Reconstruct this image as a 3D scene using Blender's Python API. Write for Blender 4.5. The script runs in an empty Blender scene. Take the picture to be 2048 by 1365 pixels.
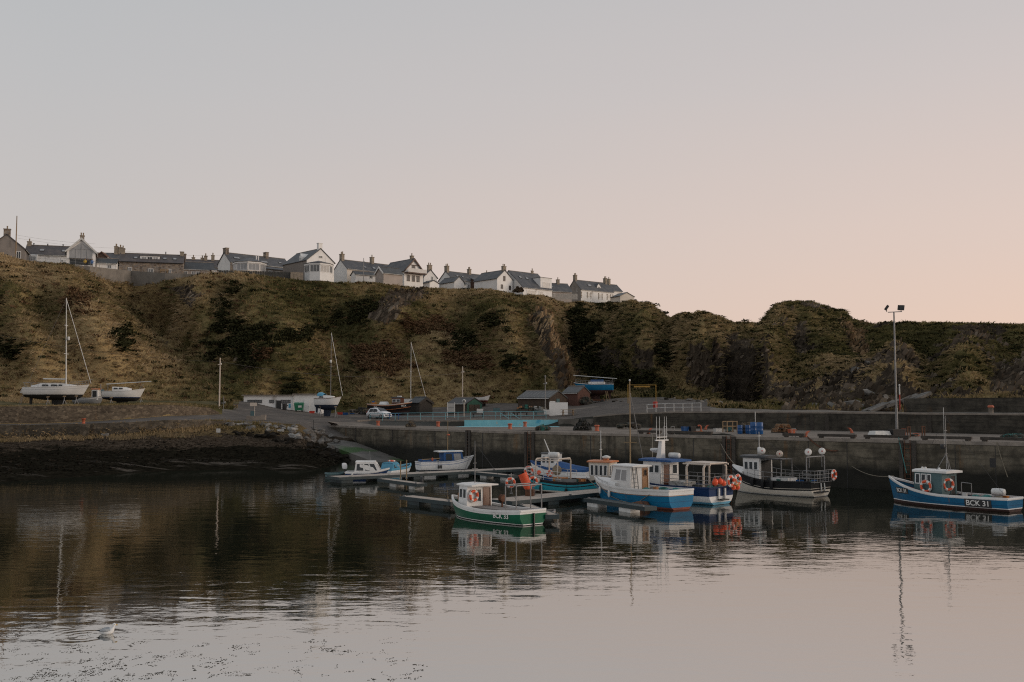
# Scottish harbour at dusk: boats, quay, cliff and village
import bpy, math, random
import numpy as np
from mathutils import Vector, Matrix
R = math.radians
rnd = random.Random(7)
rng = np.random.default_rng(11)
scn = bpy.context.scene
COL = scn.collection
# ------------------------------------------------------------------ camera frame (2048 x 1365 photo)
F, CX, CY, HY, EYE = 1991.0, 1024.0, 682.5, 812.0, 6.0
AL = math.atan((HY - CY) / F)
FW = Vector((0, math.cos(AL), math.sin(AL))); UP = Vector((0, -math.sin(AL), math.cos(AL))); RT = Vector((1, 0, 0))
CAM = Vector((0, 0, EYE))
def ray(px, py): return RT * ((px - CX) / F) + UP * ((CY - py) / F) + FW
def P(px, py, Y):
    r = ray(px, py); return CAM + r * (Y / r.y)
def G(px, py, z=0.0):
    r = ray(px, py); return CAM + r * ((z - EYE) / r.z)
def proj(p):
    d = Vector(p) - CAM; k = d.dot(FW)
    return CX + F * d.x / k, CY - F * d.dot(UP) / k
# ------------------------------------------------------------------ materials
MATS = {}
def ramp(nt, stops, interp='LINEAR'):
    n = nt.nodes.new('ShaderNodeValToRGB'); cr = n.color_ramp; cr.interpolation = interp
    while len(cr.elements) < len(stops): cr.elements.new(0.5)
    for e, (p, c) in zip(cr.elements, stops):
        e.position = p; e.color = (c[0], c[1], c[2], 1)
    return n
def pm(name, col, col2=None, scale=4.0, rough=.6, metal=0.0, bump=0.0, bscale=None, spec=.5, detail=5, stretch=None, alpha=None, lo=.35, hi=.68, extra=None):
    """painted / weathered surface: two tones mixed by object-space noise, optional bump"""
    m = bpy.data.materials.new(name); m.use_nodes = True; nt = m.node_tree; L = nt.links
    b = nt.nodes['Principled BSDF']
    b.inputs['Roughness'].default_value = rough; b.inputs['Metallic'].default_value = metal
    b.inputs['Specular IOR Level'].default_value = spec
    if col2 is None: col2 = tuple(c * .72 for c in col)
    tc = nt.nodes.new('ShaderNodeTexCoord'); mp = nt.nodes.new('ShaderNodeMapping')
    L.new(tc.outputs['Object'], mp.inputs['Vector'])
    if stretch: mp.inputs['Scale'].default_value = stretch
    nz = nt.nodes.new('ShaderNodeTexNoise'); nz.inputs['Scale'].default_value = scale; nz.inputs['Detail'].default_value = detail
    nz.inputs['Roughness'].default_value = .65
    L.new(mp.outputs['Vector'], nz.inputs['Vector'])
    rp = ramp(nt, [(lo, col2), (hi, col)])
    L.new(nz.outputs['Fac'], rp.inputs['Fac'])
    out = rp.outputs['Color']
    if extra:   # (colour, scale, threshold, stretch): stains with their own shape
        for (c3, s3, th, st3) in extra:
            mp3 = nt.nodes.new('ShaderNodeMapping'); L.new(tc.outputs['Object'], mp3.inputs['Vector'])
            if st3: mp3.inputs['Scale'].default_value = st3
            n3 = nt.nodes.new('ShaderNodeTexNoise'); n3.inputs['Scale'].default_value = s3; n3.inputs['Detail'].default_value = 6
            L.new(mp3.outputs['Vector'], n3.inputs['Vector'])
            r3 = ramp(nt, [(th, (0, 0, 0)), (min(1, th + .09), (1, 1, 1))]); L.new(n3.outputs['Fac'], r3.inputs['Fac'])
            mx = nt.nodes.new('ShaderNodeMix'); mx.data_type = 'RGBA'
            L.new(r3.outputs['Color'], mx.inputs[0]); L.new(out, mx.inputs[6]); mx.inputs[7].default_value = (*c3, 1)
            out = mx.outputs[2]
    L.new(out, b.inputs['Base Color'])
    if bump:
        bp = nt.nodes.new('ShaderNodeBump'); bp.inputs['Strength'].default_value = bump; bp.inputs['Distance'].default_value = .05
        n2 = nt.nodes.new('ShaderNodeTexNoise'); n2.inputs['Scale'].default_value = bscale or scale * 4; n2.inputs['Detail'].default_value = 6
        L.new(mp.outputs['Vector'], n2.inputs['Vector']); L.new(n2.outputs['Fac'], bp.inputs['Height']); L.new(bp.outputs['Normal'], b.inputs['Normal'])
    MATS[name] = m
    return m
# ------------------------------------------------------------------ mesh builder
class MB:
    def __init__(s): s.v = []; s.f = []; s.m = []; s.sm = []
    def add(s, vs, fs, mi=0, smooth=False):
        o = len(s.v); s.v += [tuple(v) for v in vs]
        for f in fs: s.f.append(tuple(i + o for i in f)); s.m.append(mi); s.sm.append(smooth)
        return s
    def box(s, c, d, rz=0.0, mi=0, ry=0.0, rx=0.0):
        hx, hy, hz = d[0] / 2, d[1] / 2, d[2] / 2
        vs = [Vector((x, y, z)) for z in (-hz, hz) for y in (-hy, hy) for x in (-hx, hx)]
        if rz or ry or rx:
            mt = Matrix.Rotation(rz, 3, 'Z') @ Matrix.Rotation(ry, 3, 'Y') @ Matrix.Rotation(rx, 3, 'X'); vs = [mt @ v for v in vs]
        c = Vector(c)
        return s.add([v + c for v in vs], [(0, 2, 3, 1), (4, 5, 7, 6), (0, 1, 5, 4), (2, 6, 7, 3), (0, 4, 6, 2), (1, 3, 7, 5)], mi)
    def tube(s, p, q, r, r2=None, n=6, mi=0, caps=True):
        p = Vector(p); q = Vector(q); r2 = r if r2 is None else r2; d = q - p
        if d.length < 1e-6: return s
        d.normalize(); a = d.orthogonal().normalized(); b = d.cross(a)
        vs = []
        for c, rr in ((p, r), (q, r2)):
            for k in range(n):
                t = 2 * math.pi * k / n; vs.append(c + (a * math.cos(t) + b * math.sin(t)) * rr)
        fs = [(k, (k + 1) % n, n + (k + 1) % n, n + k) for k in range(n)]
        s.add(vs, fs, mi, n > 5)
        if caps: s.add(vs[:n], [tuple(reversed(range(n)))], mi); s.add(vs[n:], [tuple(range(n))], mi)
        return s
    def path(s, pts, r, n=6, mi=0):
        for a, b in zip(pts[:-1], pts[1:]): s.tube(a, b, r, n=n, mi=mi)
        return s
    def loft(s, rings, closed=True, cap0=True, cap1=True, mi=0, smooth=True, mrow=None):
        n = len(rings[0]); o = [v for r in rings for v in r]; fs = []; ms = []
        kk = n if closed else n - 1
        base = len(s.v); s.v += [tuple(v) for v in o]
        for i in range(len(rings) - 1):
            for k in range(kk):
                s.f.append((base + i * n + k, base + i * n + (k + 1) % n, base + (i + 1) * n + (k + 1) % n, base + (i + 1) * n + k))
                s.m.append(mrow[k] if mrow else mi); s.sm.append(smooth)
        if cap0: s.add(rings[0], [tuple(reversed(range(n)))], mi)
        if cap1: s.add(rings[-1], [tuple(range(n))], mi)
        return s
    def lathe(s, prof, c=(0, 0, 0), n=12, mi=0, axis='Z', smooth=True):
        rings = []
        for r, h in prof:
            ring = []
            for k in range(n):
                t = 2 * math.pi * k / n
                q = (r * math.cos(t), r * math.sin(t), h)
                if axis == 'X': q = (h, r * math.cos(t), r * math.sin(t))
                if axis == 'Y': q = (r * math.sin(t), h, r * math.cos(t))
                ring.append(Vector(q) + Vector(c))
            rings.append(ring)
        return s.loft(rings, mi=mi, smooth=smooth)
    def ball(s, c, r, n=10, mi=0, sc=(1, 1, 1)):
        m = max(4, n // 2 + 1); prof = []
        rings = []
        for i in range(m + 1):
            a = math.pi * i / m; rr = max(1e-3, math.sin(a)); h = -math.cos(a)
            rings.append([Vector((rr * math.cos(2 * math.pi * k / n) * r * sc[0], rr * math.sin(2 * math.pi * k / n) * r * sc[1], h * r * sc[2])) + Vector(c) for k in range(n)])
        return s.loft(rings, mi=mi)
    def torus(s, c, R1, r, axis='Z', n=20, m=8, mis=None, mi=0, rot=None):
        vs = []; c = Vector(c)
        for i in range(n):
            t = 2 * math.pi * i / n
            for j in range(m):
                u = 2 * math.pi * j / m
                q = Vector(((R1 + r * math.cos(u)) * math.cos(t), (R1 + r * math.cos(u)) * math.sin(t), r * math.sin(u)))
                if axis == 'X': q = Vector((q.z, q.x, q.y))
                if axis == 'Y': q = Vector((q.x, q.z, q.y))
                if rot is not None: q = rot @ q
                vs.append(q + c)
        o = len(s.v); s.v += [tuple(v) for v in vs]
        for i in range(n):
            for j in range(m):
                s.f.append((o + i * m + j, o + ((i + 1) % n) * m + j, o + ((i + 1) % n) * m + (j + 1) % m, o + i * m + (j + 1) % m))
                s.m.append(mis(i / n) if mis else mi); s.sm.append(True)
        return s
    def prism(s, pts, z0, z1, mi=0):
        n = len(pts); vs = [(p[0], p[1], z0) for p in pts] + [(p[0], p[1], z1) for p in pts]
        return s.add(vs, [tuple(reversed(range(n))), tuple(range(n, 2 * n))] + [(k, (k + 1) % n, n + (k + 1) % n, n + k) for k in range(n)], mi)
    def ext(s, pts, off, mi=0):
        """closed polygon (3-D points) extruded along off"""
        n = len(pts); off = Vector(off); vs = [Vector(p) for p in pts]; vs += [v + off for v in vs]
        return s.add(vs, [tuple(reversed(range(n))), tuple(range(n, 2 * n))] + [(k, (k + 1) % n, n + (k + 1) % n, n + k) for k in range(n)], mi)
    def quad(s, pts, mi=0): return s.add(pts, [tuple(range(len(pts)))], mi)
    def xf(s, mt):
        s.v = [tuple(mt @ Vector(v)) for v in s.v]; return s
    def build(s, name, mats, parent=None, loc=(0, 0, 0), rz=0.0):
        me = bpy.data.meshes.new(name); me.from_pydata(s.v, [], s.f)
        if not isinstance(mats, (list, tuple)): mats = [mats]
        for m in mats: me.materials.append(MATS[m] if isinstance(m, str) else m)
        me.polygons.foreach_set('material_index', s.m); me.polygons.foreach_set('use_smooth', s.sm); me.update()
        import bmesh
        bm = bmesh.new(); bm.from_mesh(me); bmesh.ops.recalc_face_normals(bm, faces=bm.faces); bm.to_mesh(me); bm.free()
        o = bpy.data.objects.new(name, me); COL.objects.link(o); o.location = loc; o.rotation_euler = (0, 0, rz)
        if parent: o.parent = parent
        return o
def tag(o, label=None, cat=None, group=None, kind=None):
    if label: o['label'] = label
    if cat: o['category'] = cat
    if group: o['group'] = group
    if kind: o['kind'] = kind
    return o
def thing(name, label, cat, loc=(0, 0, 0), rz=0.0, group=None):
    o = bpy.data.objects.new(name, None); COL.objects.link(o); o.location = loc; o.rotation_euler = (0, 0, rz); o.empty_display_size = .3
    return tag(o, label, cat, group)
def kids(o): return [c for c in bpy.data.objects if c.parent == o]
def dup(root, loc, rz=None, label=None, group=None, sc=None):
    def cp(o, par):
        c = o.copy(); COL.objects.link(c)
        if par: c.parent = par
        for ch in o.children: cp(ch, c)
        return c
    r = cp(root, None); r.location = loc
    if rz is not None: r.rotation_euler = (0, 0, rz)
    if sc: r.scale = (sc, sc, sc)
    return tag(r, label, None, group)
def npmesh(name, V, Fq, mat, attr=None, smooth=False):
    me = bpy.data.meshes.new(name); n = Fq.shape[1]
    me.vertices.add(len(V)); me.vertices.foreach_set('co', V.astype(np.float32).ravel())
    me.loops.add(Fq.size); me.loops.foreach_set('vertex_index', Fq.astype(np.int32).ravel())
    me.polygons.add(len(Fq)); me.polygons.foreach_set('loop_start', np.arange(0, Fq.size, n, dtype=np.int32))
    try: me.polygons.foreach_set('loop_total', np.full(len(Fq), n, dtype=np.int32))
    except Exception: pass
    me.update(calc_edges=True)
    me.polygons.foreach_set('use_smooth', np.full(len(Fq), smooth))
    for k, a in (attr or {}).items():
        at = me.attributes.new(k, 'FLOAT', 'POINT'); at.data.foreach_set('value', a.astype(np.float32))
    me.materials.append(mat); me.validate()
    o = bpy.data.objects.new(name, me); COL.objects.link(o); return o
# ------------------------------------------------------------------ numpy noise
_T = np.random.default_rng(3).random((256, 256))
def vnoise(x, y):
    xi = np.floor(x).astype(int); yi = np.floor(y).astype(int); fx = x - xi; fy = y - yi
    fx = fx * fx * (3 - 2 * fx); fy = fy * fy * (3 - 2 * fy)
    g = lambda a, b: _T[a & 255, b & 255]
    return (g(xi, yi) * (1 - fx) + g(xi + 1, yi) * fx) * (1 - fy) + (g(xi, yi + 1) * (1 - fx) + g(xi + 1, yi + 1) * fx) * fy
def fbm(x, y, o=4, gain=.5):
    t = 0; a = 1; s = 0
    for k in range(o):
        t = t + a * vnoise(x * 2 ** k + 17.3 * k, y * 2 ** k + 5.1 * k); s += a; a *= gain
    return t / s
def ridged(x, y, o=4):
    t = 0; a = 1; s = 0
    for k in range(o):
        t = t + a * (1 - np.abs(2 * vnoise(x * 2 ** k + 9.7 * k, y * 2 ** k + 3.3 * k) - 1)); s += a; a *= .55
    return t / s
def inpoly(px, py, poly):
    c = np.zeros(np.shape(px), bool); n = len(poly)
    for i in range(n):
        x1, y1 = poly[i]; x2, y2 = poly[(i + 1) % n]
        if y1 == y2: continue
        k = ((y1 > py) != (y2 > py)) & (px < (x2 - x1) * (py - y1) / (y2 - y1) + x1)
        c ^= k
    return c
# ------------------------------------------------------------------ terrain: profile stations by bearing
# roles: 0 seabed, 1 shore, 2 beach top, 3 lower level, 4 its back, 5 upper level, 6 cliff foot, 7/8 cliff face, 9 cliff edge, 10 houses, 11 far
WALLPX = [(655, 851), (1000, 862), (1300, 868.5), (1600, 875.5), (1900, 882), (2048, 885.5), (2700, 902)]
DECKZ = 3.6
WE = [G(x, y, DECKZ) for x, y in WALLPX]
def wallD(u):
    for a, b in zip(WE[:-1], WE[1:]):
        if u <= b.x / b.y * F + CX or b is WE[-1]:
            k = (u - CX) / F; t = (k * a.y - a.x) / ((b.x - a.x) - k * (b.y - a.y)); return a.y + (b.y - a.y) * t
ST = {
 -700: [(50, -2.5), (62, 0), (98, 2.6), (100, 3.9), (104, 3.9), (105, 5.8), (136, 6.4), (150, 14), (166, 23), (182, 33), (215, 34), (600, 36)],
 0:    [(58, -2.5), (78, 0), (104.5, 2.6), (105.2, 3.9), (110, 4.0), (110.8, 5.8), (140, 6.5), (154, 15), (170, 24.5), (186, 33), (215, 33.8), (600, 36)],
 130:  [(62, -2.5), (84, 0), (105, 2.8), (105.7, 4.0), (111.5, 4.1), (112.3, 5.85), (142, 6.5), (155, 14.5), (173, 24), (188, 32.2), (216, 33.5), (600, 36)],
 260:  [(68, -2.5), (90, 0), (106, 3.0), (106.8, 4.2), (114, 4.5), (114.8, 5.95), (146, 6.6), (163, 14), (184, 23), (203, 30.7), (216, 32.6), (600, 36)],
 340:  [(70, -2.5), (93, 0), (108, 3.2), (108.8, 4.4), (117, 4.8), (118, 6.0), (148, 6.6), (164, 14.5), (184, 23.5), (200, 31.8), (222, 33), (600, 37)],
 450:  [(72, -2.5), (95, 0), (116, 3.7), (118.5, 4.2), (127, 4.9), (135, 5.5), (151, 6.5), (161, 16), (180, 25.5), (196, 32.2), (228, 33.6), (600, 38)],
 600:  [(72, -2.5), (95, 0), (112, 3.3), (115, 3.9), (126, 4.2), (140, 4.6), (158, 5.5), (167, 15), (184, 25), (199, 32.2), (232, 34.2), (600, 39)],
 630: [(72, -2.5), (95.5, 0), (111, 1.7), (117.5, 2.8), (127, 4.05), (141, 4.5), (158, 5.4), (167.5, 14.9), (184.5, 25), (200, 32.1), (234, 34.4), (600, 39)],
 655: [(73, -2.5), (96, -.2), (111, 1.2), (119.5, 2.6), (127.5, 4.0), (141, 4.45), (159, 5.3), (168, 14.8), (185, 25), (200, 32.1), (236, 34.6), (600, 39)],
 690: [(74, -2.5), (97, -.8), (109, .2), (119.5, 2.2), (128.5, 3.95), (141, 4.4), (160, 5.2), (169, 14.5), (186, 25), (202, 32.1), (238, 34.8), (600, 39)],
 720: [(75, -3), (100, -2), (111, -1), (119.5, 2.4), (131, 4.05), (141, 4.35), (160, 5.2), (170, 14.3), (188, 25), (205, 32.2), (242, 35.0), (600, 39)],
 750:  [(85, -3), (114.3, -2), (114.8, 3.3), (120, 3.6), (132, 4.1), (142, 4.3), (161, 5.2), (170, 14), (189, 25), (208, 32.4), (246, 35.2), (600, 40)],
 900:  [(75, -3), (102.2, -2), (102.7, 3.3), (118, 3.35), (119, 4.2), (140, 4.6), (163, 5.7), (174, 13.5), (199, 24), (233, 34.1), (264, 36.2), (600, 41)],
 1060: [(68, -3), (93.3, -2), (93.8, 3.3), (118, 3.35), (119, 4.25), (140, 5.3), (158, 6.8), (165, 14), (182, 23.6), (243, 33.3), (276, 36.4), (600, 42)],
 1100: [(67, -3), (92, -2), (92.5, 3.3), (117.5, 3.35), (118.5, 4.3), (139, 5.4), (157, 7.0), (163, 14), (177, 21.2), (246, 32.9), (284, 36.5), (600, 42)],
 1128: [(66, -3), (91, -2), (91.5, 3.3), (117, 3.35), (118, 4.4), (138, 5.5), (156, 7.2), (163, 15.4), (222, 17.5), (250, 32.0), (292, 36.6), (600, 42)],
 1135: [(66, -3), (91, -2), (91.5, 3.3), (117, 3.35), (118, 4.4), (138, 5.5), (157, 7.2), (161, 12.5), (224, 17), (252, 32.0), (292, 36.6), (600, 42)],
 1148: [(66, -3), (90.5, -2), (91, 3.3), (117, 3.35), (118, 4.5), (138, 5.55), (160, 7.4), (176, 9.5), (226, 17), (254, 32.6), (296, 36.8), (600, 42)],
 1160: [(65, -3), (90, -2), (90.5, 3.3), (117, 3.35), (118, 4.6), (138, 5.6), (186, 9.2), (205, 13), (230, 22.5), (258, 33.3), (300, 37.2), (600, 42)],
 1240: [(64, -3), (87.5, -2), (88, 3.3), (113, 3.35), (114, 5.1), (136, 6.2), (178, 9.0), (188, 17), (212, 26), (270, 34.3), (306, 37.6), (600, 42)],
 1300: [(63, -3), (85.6, -2), (86.1, 3.3), (110, 3.35), (111, 5.2), (135, 6.4), (174, 8.8), (185, 17), (211, 25), (270, 33.2), (316, 34), (600, 38)],
 1340: [(62, -3), (84.2, -2), (84.7, 3.3), (108, 3.35), (109, 5.3), (134, 6.5), (170, 8.6), (182, 17), (210, 23), (262, 29.0), (320, 29), (600, 36)],
 1430: [(60, -3), (81.3, -2), (81.8, 3.3), (105, 3.35), (106, 5.35), (120, 5.8), (152, 7.4), (159, 15), (186, 20.5), (250, 26.2), (320, 27), (600, 34)],
 1432: [(60, -3), (81.3, -2), (81.8, 3.3), (105, 3.35), (106, 5.35), (120, 5.8), (141, 7.0), (147, 15), (184, 20.5), (250, 26.2), (320, 27), (600, 34)],
 1443: [(60, -3), (80.9, -2), (81.4, 3.3), (104.8, 3.35), (105.8, 5.35), (118, 5.7), (168, 6.6), (173, 16), (196, 21), (250, 26.2), (320, 27), (600, 34)],
 1450: [(60, -3), (80.6, -2), (81.1, 3.3), (104.5, 3.35), (105.5, 5.35), (118, 5.7), (172, 6.6), (177, 16), (196, 21), (250, 26.2), (320, 27), (600, 34)],
 1505: [(58, -3), (78.8, -2), (79.3, 3.3), (102, 3.35), (103, 5.35), (114, 5.6), (172, 6.5), (177, 16), (197, 20.5), (240, 25), (320, 25.5), (600, 32)],
 1518: [(57.5, -3), (78.4, -2), (78.9, 3.3), (101.5, 3.35), (102.5, 5.35), (113, 5.6), (168, 6.5), (173, 16), (197, 20.5), (242, 25.5), (310, 26), (600, 32)],
 1530: [(57, -3), (78, -2), (78.5, 3.3), (101, 3.35), (102, 5.35), (112, 5.6), (139, 6.8), (147, 15.5), (205, 21.5), (250, 27.6), (300, 27), (600, 32)],
 1552: [(56.8, -3), (77.2, -2), (77.7, 3.3), (100.2, 3.35), (101.2, 5.35), (111, 5.5), (130, 6.6), (160, 15), (215, 25.5), (257, 31.9), (300, 30), (600, 33)],
 1580: [(56, -3), (76.4, -2), (76.9, 3.3), (99.5, 3.35), (100.5, 5.35), (110, 5.5), (130, 6.6), (190, 16.5), (232, 28), (262, 33.4), (300, 32), (600, 34)],
 1625: [(55, -3), (75, -2), (75.5, 3.3), (98, 3.35), (99, 5.35), (108, 5.5), (126, 6.5), (185, 16.5), (230, 28), (262, 33.6), (300, 32), (600, 34)],
 1650: [(55, -3), (74.4, -2), (74.9, 3.3), (97, 3.35), (98, 5.35), (108, 5.5), (124, 6.4), (180, 15.5), (226, 26.5), (260, 32.4), (296, 31), (600, 33)],
 1690: [(54.3, -3), (73.3, -2), (73.8, 3.3), (95.4, 3.35), (96.4, 5.35), (106, 5.4), (118, 6.1), (165, 13), (212, 23), (248, 30.0), (285, 29), (600, 31)],
 1700: [(54, -3), (73, -2), (73.5, 3.3), (95, 3.35), (96, 5.35), (106, 5.4), (116, 6.0), (160, 12), (205, 21), (238, 27.0), (280, 27), (600, 30)],
 1740: [(53, -3), (72, -2), (72.5, 3.3), (93.6, 3.35), (94.6, 5.35), (104, 5.4), (109, 5.9), (130, 8.5), (180, 15), (222, 24.2), (262, 25), (600, 28)],
 1850: [(52, -3), (69.2, -2), (69.7, 3.3), (89.5, 3.35), (90.5, 5.3), (99, 5.4), (116, 6.4), (140, 10), (168, 15.5), (196, 22), (210, 23.6), (600, 25)],
 2048: [(50, -3), (65.1, -2), (65.6, 3.3), (82.5, 3.35), (83.5, 5.3), (93, 5.4), (112, 6.4), (136, 10.5), (162, 15.5), (190, 21), (206, 22.6), (600, 25)],
 2750: [(38, -3), (53.2, -2), (53.7, 3.3), (68, 3.35), (69, 5.3), (78, 5.4), (104, 6.4), (130, 10.5), (156, 15), (184, 20), (206, 21), (600, 24)],
}
SK = sorted(ST); SD = np.array([[p[0] for p in ST[k]] for k in SK], float); SZ = np.array([[p[1] for p in ST[k]] for k in SK], float)
_q = sorted(set(SK) | set(range(735, 2750, 45)))
_SD = np.array([[np.interp(u, SK, SD[:, i]) for i in range(12)] for u in _q]); _SZ = np.array([[np.interp(u, SK, SZ[:, i]) for i in range(12)] for u in _q])
for n_, u in enumerate(_q):
    if u >= 735: _SD[n_, 1] = wallD(u) + .75; _SD[n_, 2] = wallD(u) + 1.3; _SZ[n_, 1] = -2; _SD[n_, 3] = max(_SD[n_, 3], _SD[n_, 2] + 1)
SK, SD, SZ = _q, _SD, _SZ
_br = np.array([np.clip((u - 330) / 100, -.15, 1) if u < 1200 else max(0, 1 - (u - 1200) / 100) for u in SK]); SZ[:, 9] -= .75 * _br; SZ[:, 10] -= 1.2 * _br
AMP = np.array([.1, .14, .25, .02, .02, .05, .25, .9, 1.2, .35, .05, .8])
def prof(u, t):
    """bearing u (photo px), role parameter t -> depth, height, noise amplitude"""
    u = np.asarray(u, float); t = np.asarray(t, float)
    i = np.clip(np.floor(t).astype(int), 0, 10); ft = t - i
    j = np.clip(np.searchsorted(SK, u) - 1, 0, len(SK) - 2); k = np.array(SK)
    fu = np.clip((u - k[j]) / (k[j + 1] - k[j]), 0, 1)
    def bl(A): return (A[j, i] * (1 - fu) + A[j + 1, i] * fu) * (1 - ft) + (A[j, i + 1] * (1 - fu) + A[j + 1, i + 1] * fu) * ft
    return bl(SD), bl(SZ), AMP[i] * (1 - ft) + AMP[i + 1] * ft
def broad(X, Y): return (fbm(X / 19, Y / 30, 2) - .5) * 1.5 + (.62 - ridged(X / 15 + 31, Y / 40, 2)) * -.7
def bumps(X, Y, u, amp):
    w = np.clip((u - 1150) / 120, 0, 1)         # rockier to the right
    a = broad(X, Y) * 5.5 + (fbm(X / 5 + 9, Y / 5, 3) - .5) * 1.7
    b = (ridged(X / 11, Y / 11, 5) - .62) * 4.6 + (fbm(X / 3, Y / 3, 3) - .5) * 2.0
    small = (fbm(X / 1.6, Y / 1.6, 3) - .5) * .55
    return amp * (a * (1 - .7 * w) + b * w * 1.1 + small)
def warp(u, t):
    """irregular bearing so that gullies and spurs wander"""
    c = np.clip((t - 6.2) / 1.0, 0, 1) * np.clip((9.2 - t) / .8, 0, 1)
    return u + c * (fbm(u / 70 + 3, t * 1.3, 3) - .5) * 46 * (1 - .88 * np.exp(-((u - 1125) / 80) ** 2))
us = np.concatenate([np.arange(-700, -60, 24), np.arange(-60, 2110, 5.5), np.arange(2110, 2751, 24)])
SUB = [6, 34, 2, 8, 8, 18, 26, 46, 50, 22, 18]
ts = np.concatenate([np.arange(n) / n + i for i, n in enumerate(SUB)] + [[11.0]])
U, T = np.meshgrid(us, ts)                       # rows = t
D_, Z_, A_ = prof(warp(U, T), T)
def sculpt(u, t):
    """gullies (+) and noses (-) cut into the slope, in metres of depth"""
    w = np.clip((t - 6.15) / .9, 0, 1) * np.clip((9.05 - t) / .9, 0, 1); d = 9 - t
    g = lambda c, s_: np.exp(-((u - c) / s_) ** 2)
    return 1.3 * w * (11 * g(268 + d * 48, 52) - 8 * g(120 + d * 42, 62) + 7 * g(455 - d * 8, 34) - 5 * g(540 + d * 20, 55) + 5 * g(655 + d * 14, 40) - 8 * g(795, 48) * np.clip((t - 7.6) / .5, 0, 1) + 6 * g(905 + d * 22, 36) - 5 * g(985 + d * 25, 36) + 5 * g(1055 + d * 6, 22) - 6 * g(-20 + d * 40, 45)
                + (1 - np.clip((1180 - u) / 30, 0, 1)) * (9 * g(1215, 26) - 7 * g(1275 + d * 12, 36) + 8 * g(1335, 26) - 6 * g(1395, 30) - 9 * g(1775 + d * 15, 40) + 9 * g(1850, 38) - 8 * g(1930, 40) + 8 * g(2000, 36)))
D_ = np.maximum.accumulate(D_ + sculpt(U, T), axis=0)
X_ = (U - CX) / F * D_
ZN = Z_ + bumps(X_, D_, U, A_)
DR = prof(U, T)[0]
colD = [D_[:, i] for i in range(len(us))]
def ground(X, Y):
    """height of the terrain under a point (single values)"""
    u = X / Y * F + CX; i = int(np.clip(np.searchsorted(us, u), 1, len(us) - 1)); f = (u - us[i - 1]) / (us[i] - us[i - 1])
    return float((1 - f) * np.interp(Y, colD[i - 1], ZN[:, i - 1]) + f * np.interp(Y, colD[i], ZN[:, i]))
def on(px, D, dz=0.0):
    """ground point that shows at photo column px at depth D"""
    z = 6.0
    for _ in range(3):
        k = D * math.cos(AL) + (z - EYE) * math.sin(AL); X = (px - CX) / F * k; z = ground(X, D)
    return Vector((X, D, z + dz))
def pick(px, py, d0=60.0, d1=420.0):
    """first ground point seen along a photo pixel"""
    r = ray(px, py); Y = d0
    while Y < d1:
        p = CAM + r * (Y / r.y)
        if ground(p.x, p.y) >= p.z: return p
        Y += .4
    return CAM + r * (d1 / r.y)
# photo-space of every vertex, used to lay the ground cover, painted recess shade included
k_ = D_ * math.cos(AL) + (ZN - EYE) * math.sin(AL)
PX = CX + F * X_ / k_; PY = CY - F * (-D_ * math.sin(AL) + (ZN - EYE) * math.cos(AL)) / k_
def soft(poly, px, py, amt=14, s=18.0):
    wx = (fbm(px / s, py / s, 3) - .5) * 2 * amt; wy = (fbm(px / s + 40, py / s + 7, 3) - .5) * 2 * amt
    return inpoly(px + wx, py + wy, poly)
GORSE_AND_SHADE = [[(395, 722), (420, 660), (470, 640), (520, 652), (560, 668), (625, 640), (645, 652), (600, 692), (560, 690), (500, 745), (472, 735), (455, 705)],
         [(405, 640), (415, 615), (450, 600), (470, 560), (480, 575), (455, 622), (440, 650)], [(212, 668), (240, 650), (268, 682), (240, 700), (215, 695)],
         [(-10, 676), (30, 690), (62, 704), (20, 716), (-10, 712)], [(660, 640), (740, 595), (760, 615), (700, 660)], [(890, 700), (910, 672), (945, 668), (960, 690), (920, 712)], [(1000, 712), (1050, 735), (1045, 752), (1010, 745)],
         [(960, 640), (1005, 632), (1010, 655), (980, 662)], [(1120, 625), (1170, 620), (1200, 690), (1190, 760), (1165, 750)], [(1180, 770), (1190, 735), (1290, 740), (1330, 772), (1250, 780)],  # second one here is the recess's shadow, painted as dark cover
         [(1170, 600), (1230, 604), (1240, 618), (1180, 612)], [(1290, 700), (1330, 680), (1340, 720), (1310, 740)], [(560, 775), (600, 755), (610, 790), (570, 800)]]
ROCK = [[(738, 640), (748, 600), (790, 578), (850, 575), (850, 596), (800, 612), (790, 645), (755, 652)], [(1055, 640), (1085, 610), (1110, 650), (1135, 700), (1150, 770), (1120, 785), (1100, 730)],
        [(1425, 790), (1430, 700), (1460, 660), (1500, 680), (1535, 700), (1545, 800)], [(1560, 778), (1640, 768), (1700, 745), (1760, 762), (1810, 745), (1800, 830), (1560, 820)], [(1580, 690), (1600, 640), (1615, 645), (1612, 700), (1600, 730)],
        [(1675, 640), (1700, 640), (1735, 690), (1730, 725), (1695, 700)], [(1960, 745), (2060, 730), (2060, 790), (1990, 790)], [(1860, 690), (1900, 672), (1930, 690), (1900, 705)],
        [(1170, 720), (1215, 690), (1250, 720), (1220, 760)], [(470, 725), (500, 690), (515, 720), (490, 745)], [(350, 690), (300, 680), (320, 700)], [(345, 585), (375, 572), (410, 590), (380, 615)]]
gm = np.zeros(U.shape); rm = np.zeros(U.shape)
for p in GORSE_AND_SHADE: gm = np.maximum(gm, soft(p, PX, PY, 26, 13.0))
gm = gm * (fbm(X_ / 2.2 + 70, D_ / 2.2, 3) > .40)
for p in ROCK: rm = np.maximum(rm, soft(p, PX, PY))
dzx = np.abs(np.gradient(ZN, axis=0)) / np.maximum(.05, np.abs(np.gradient(D_, axis=0)))
rm = np.maximum(rm, ((dzx > 1.7) & (T > 6.1) & (T < 9.5) & (U > 1150)) * 1.0)
rk = fbm(X_ / 7 + 50, D_ / 7, 4)
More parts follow.
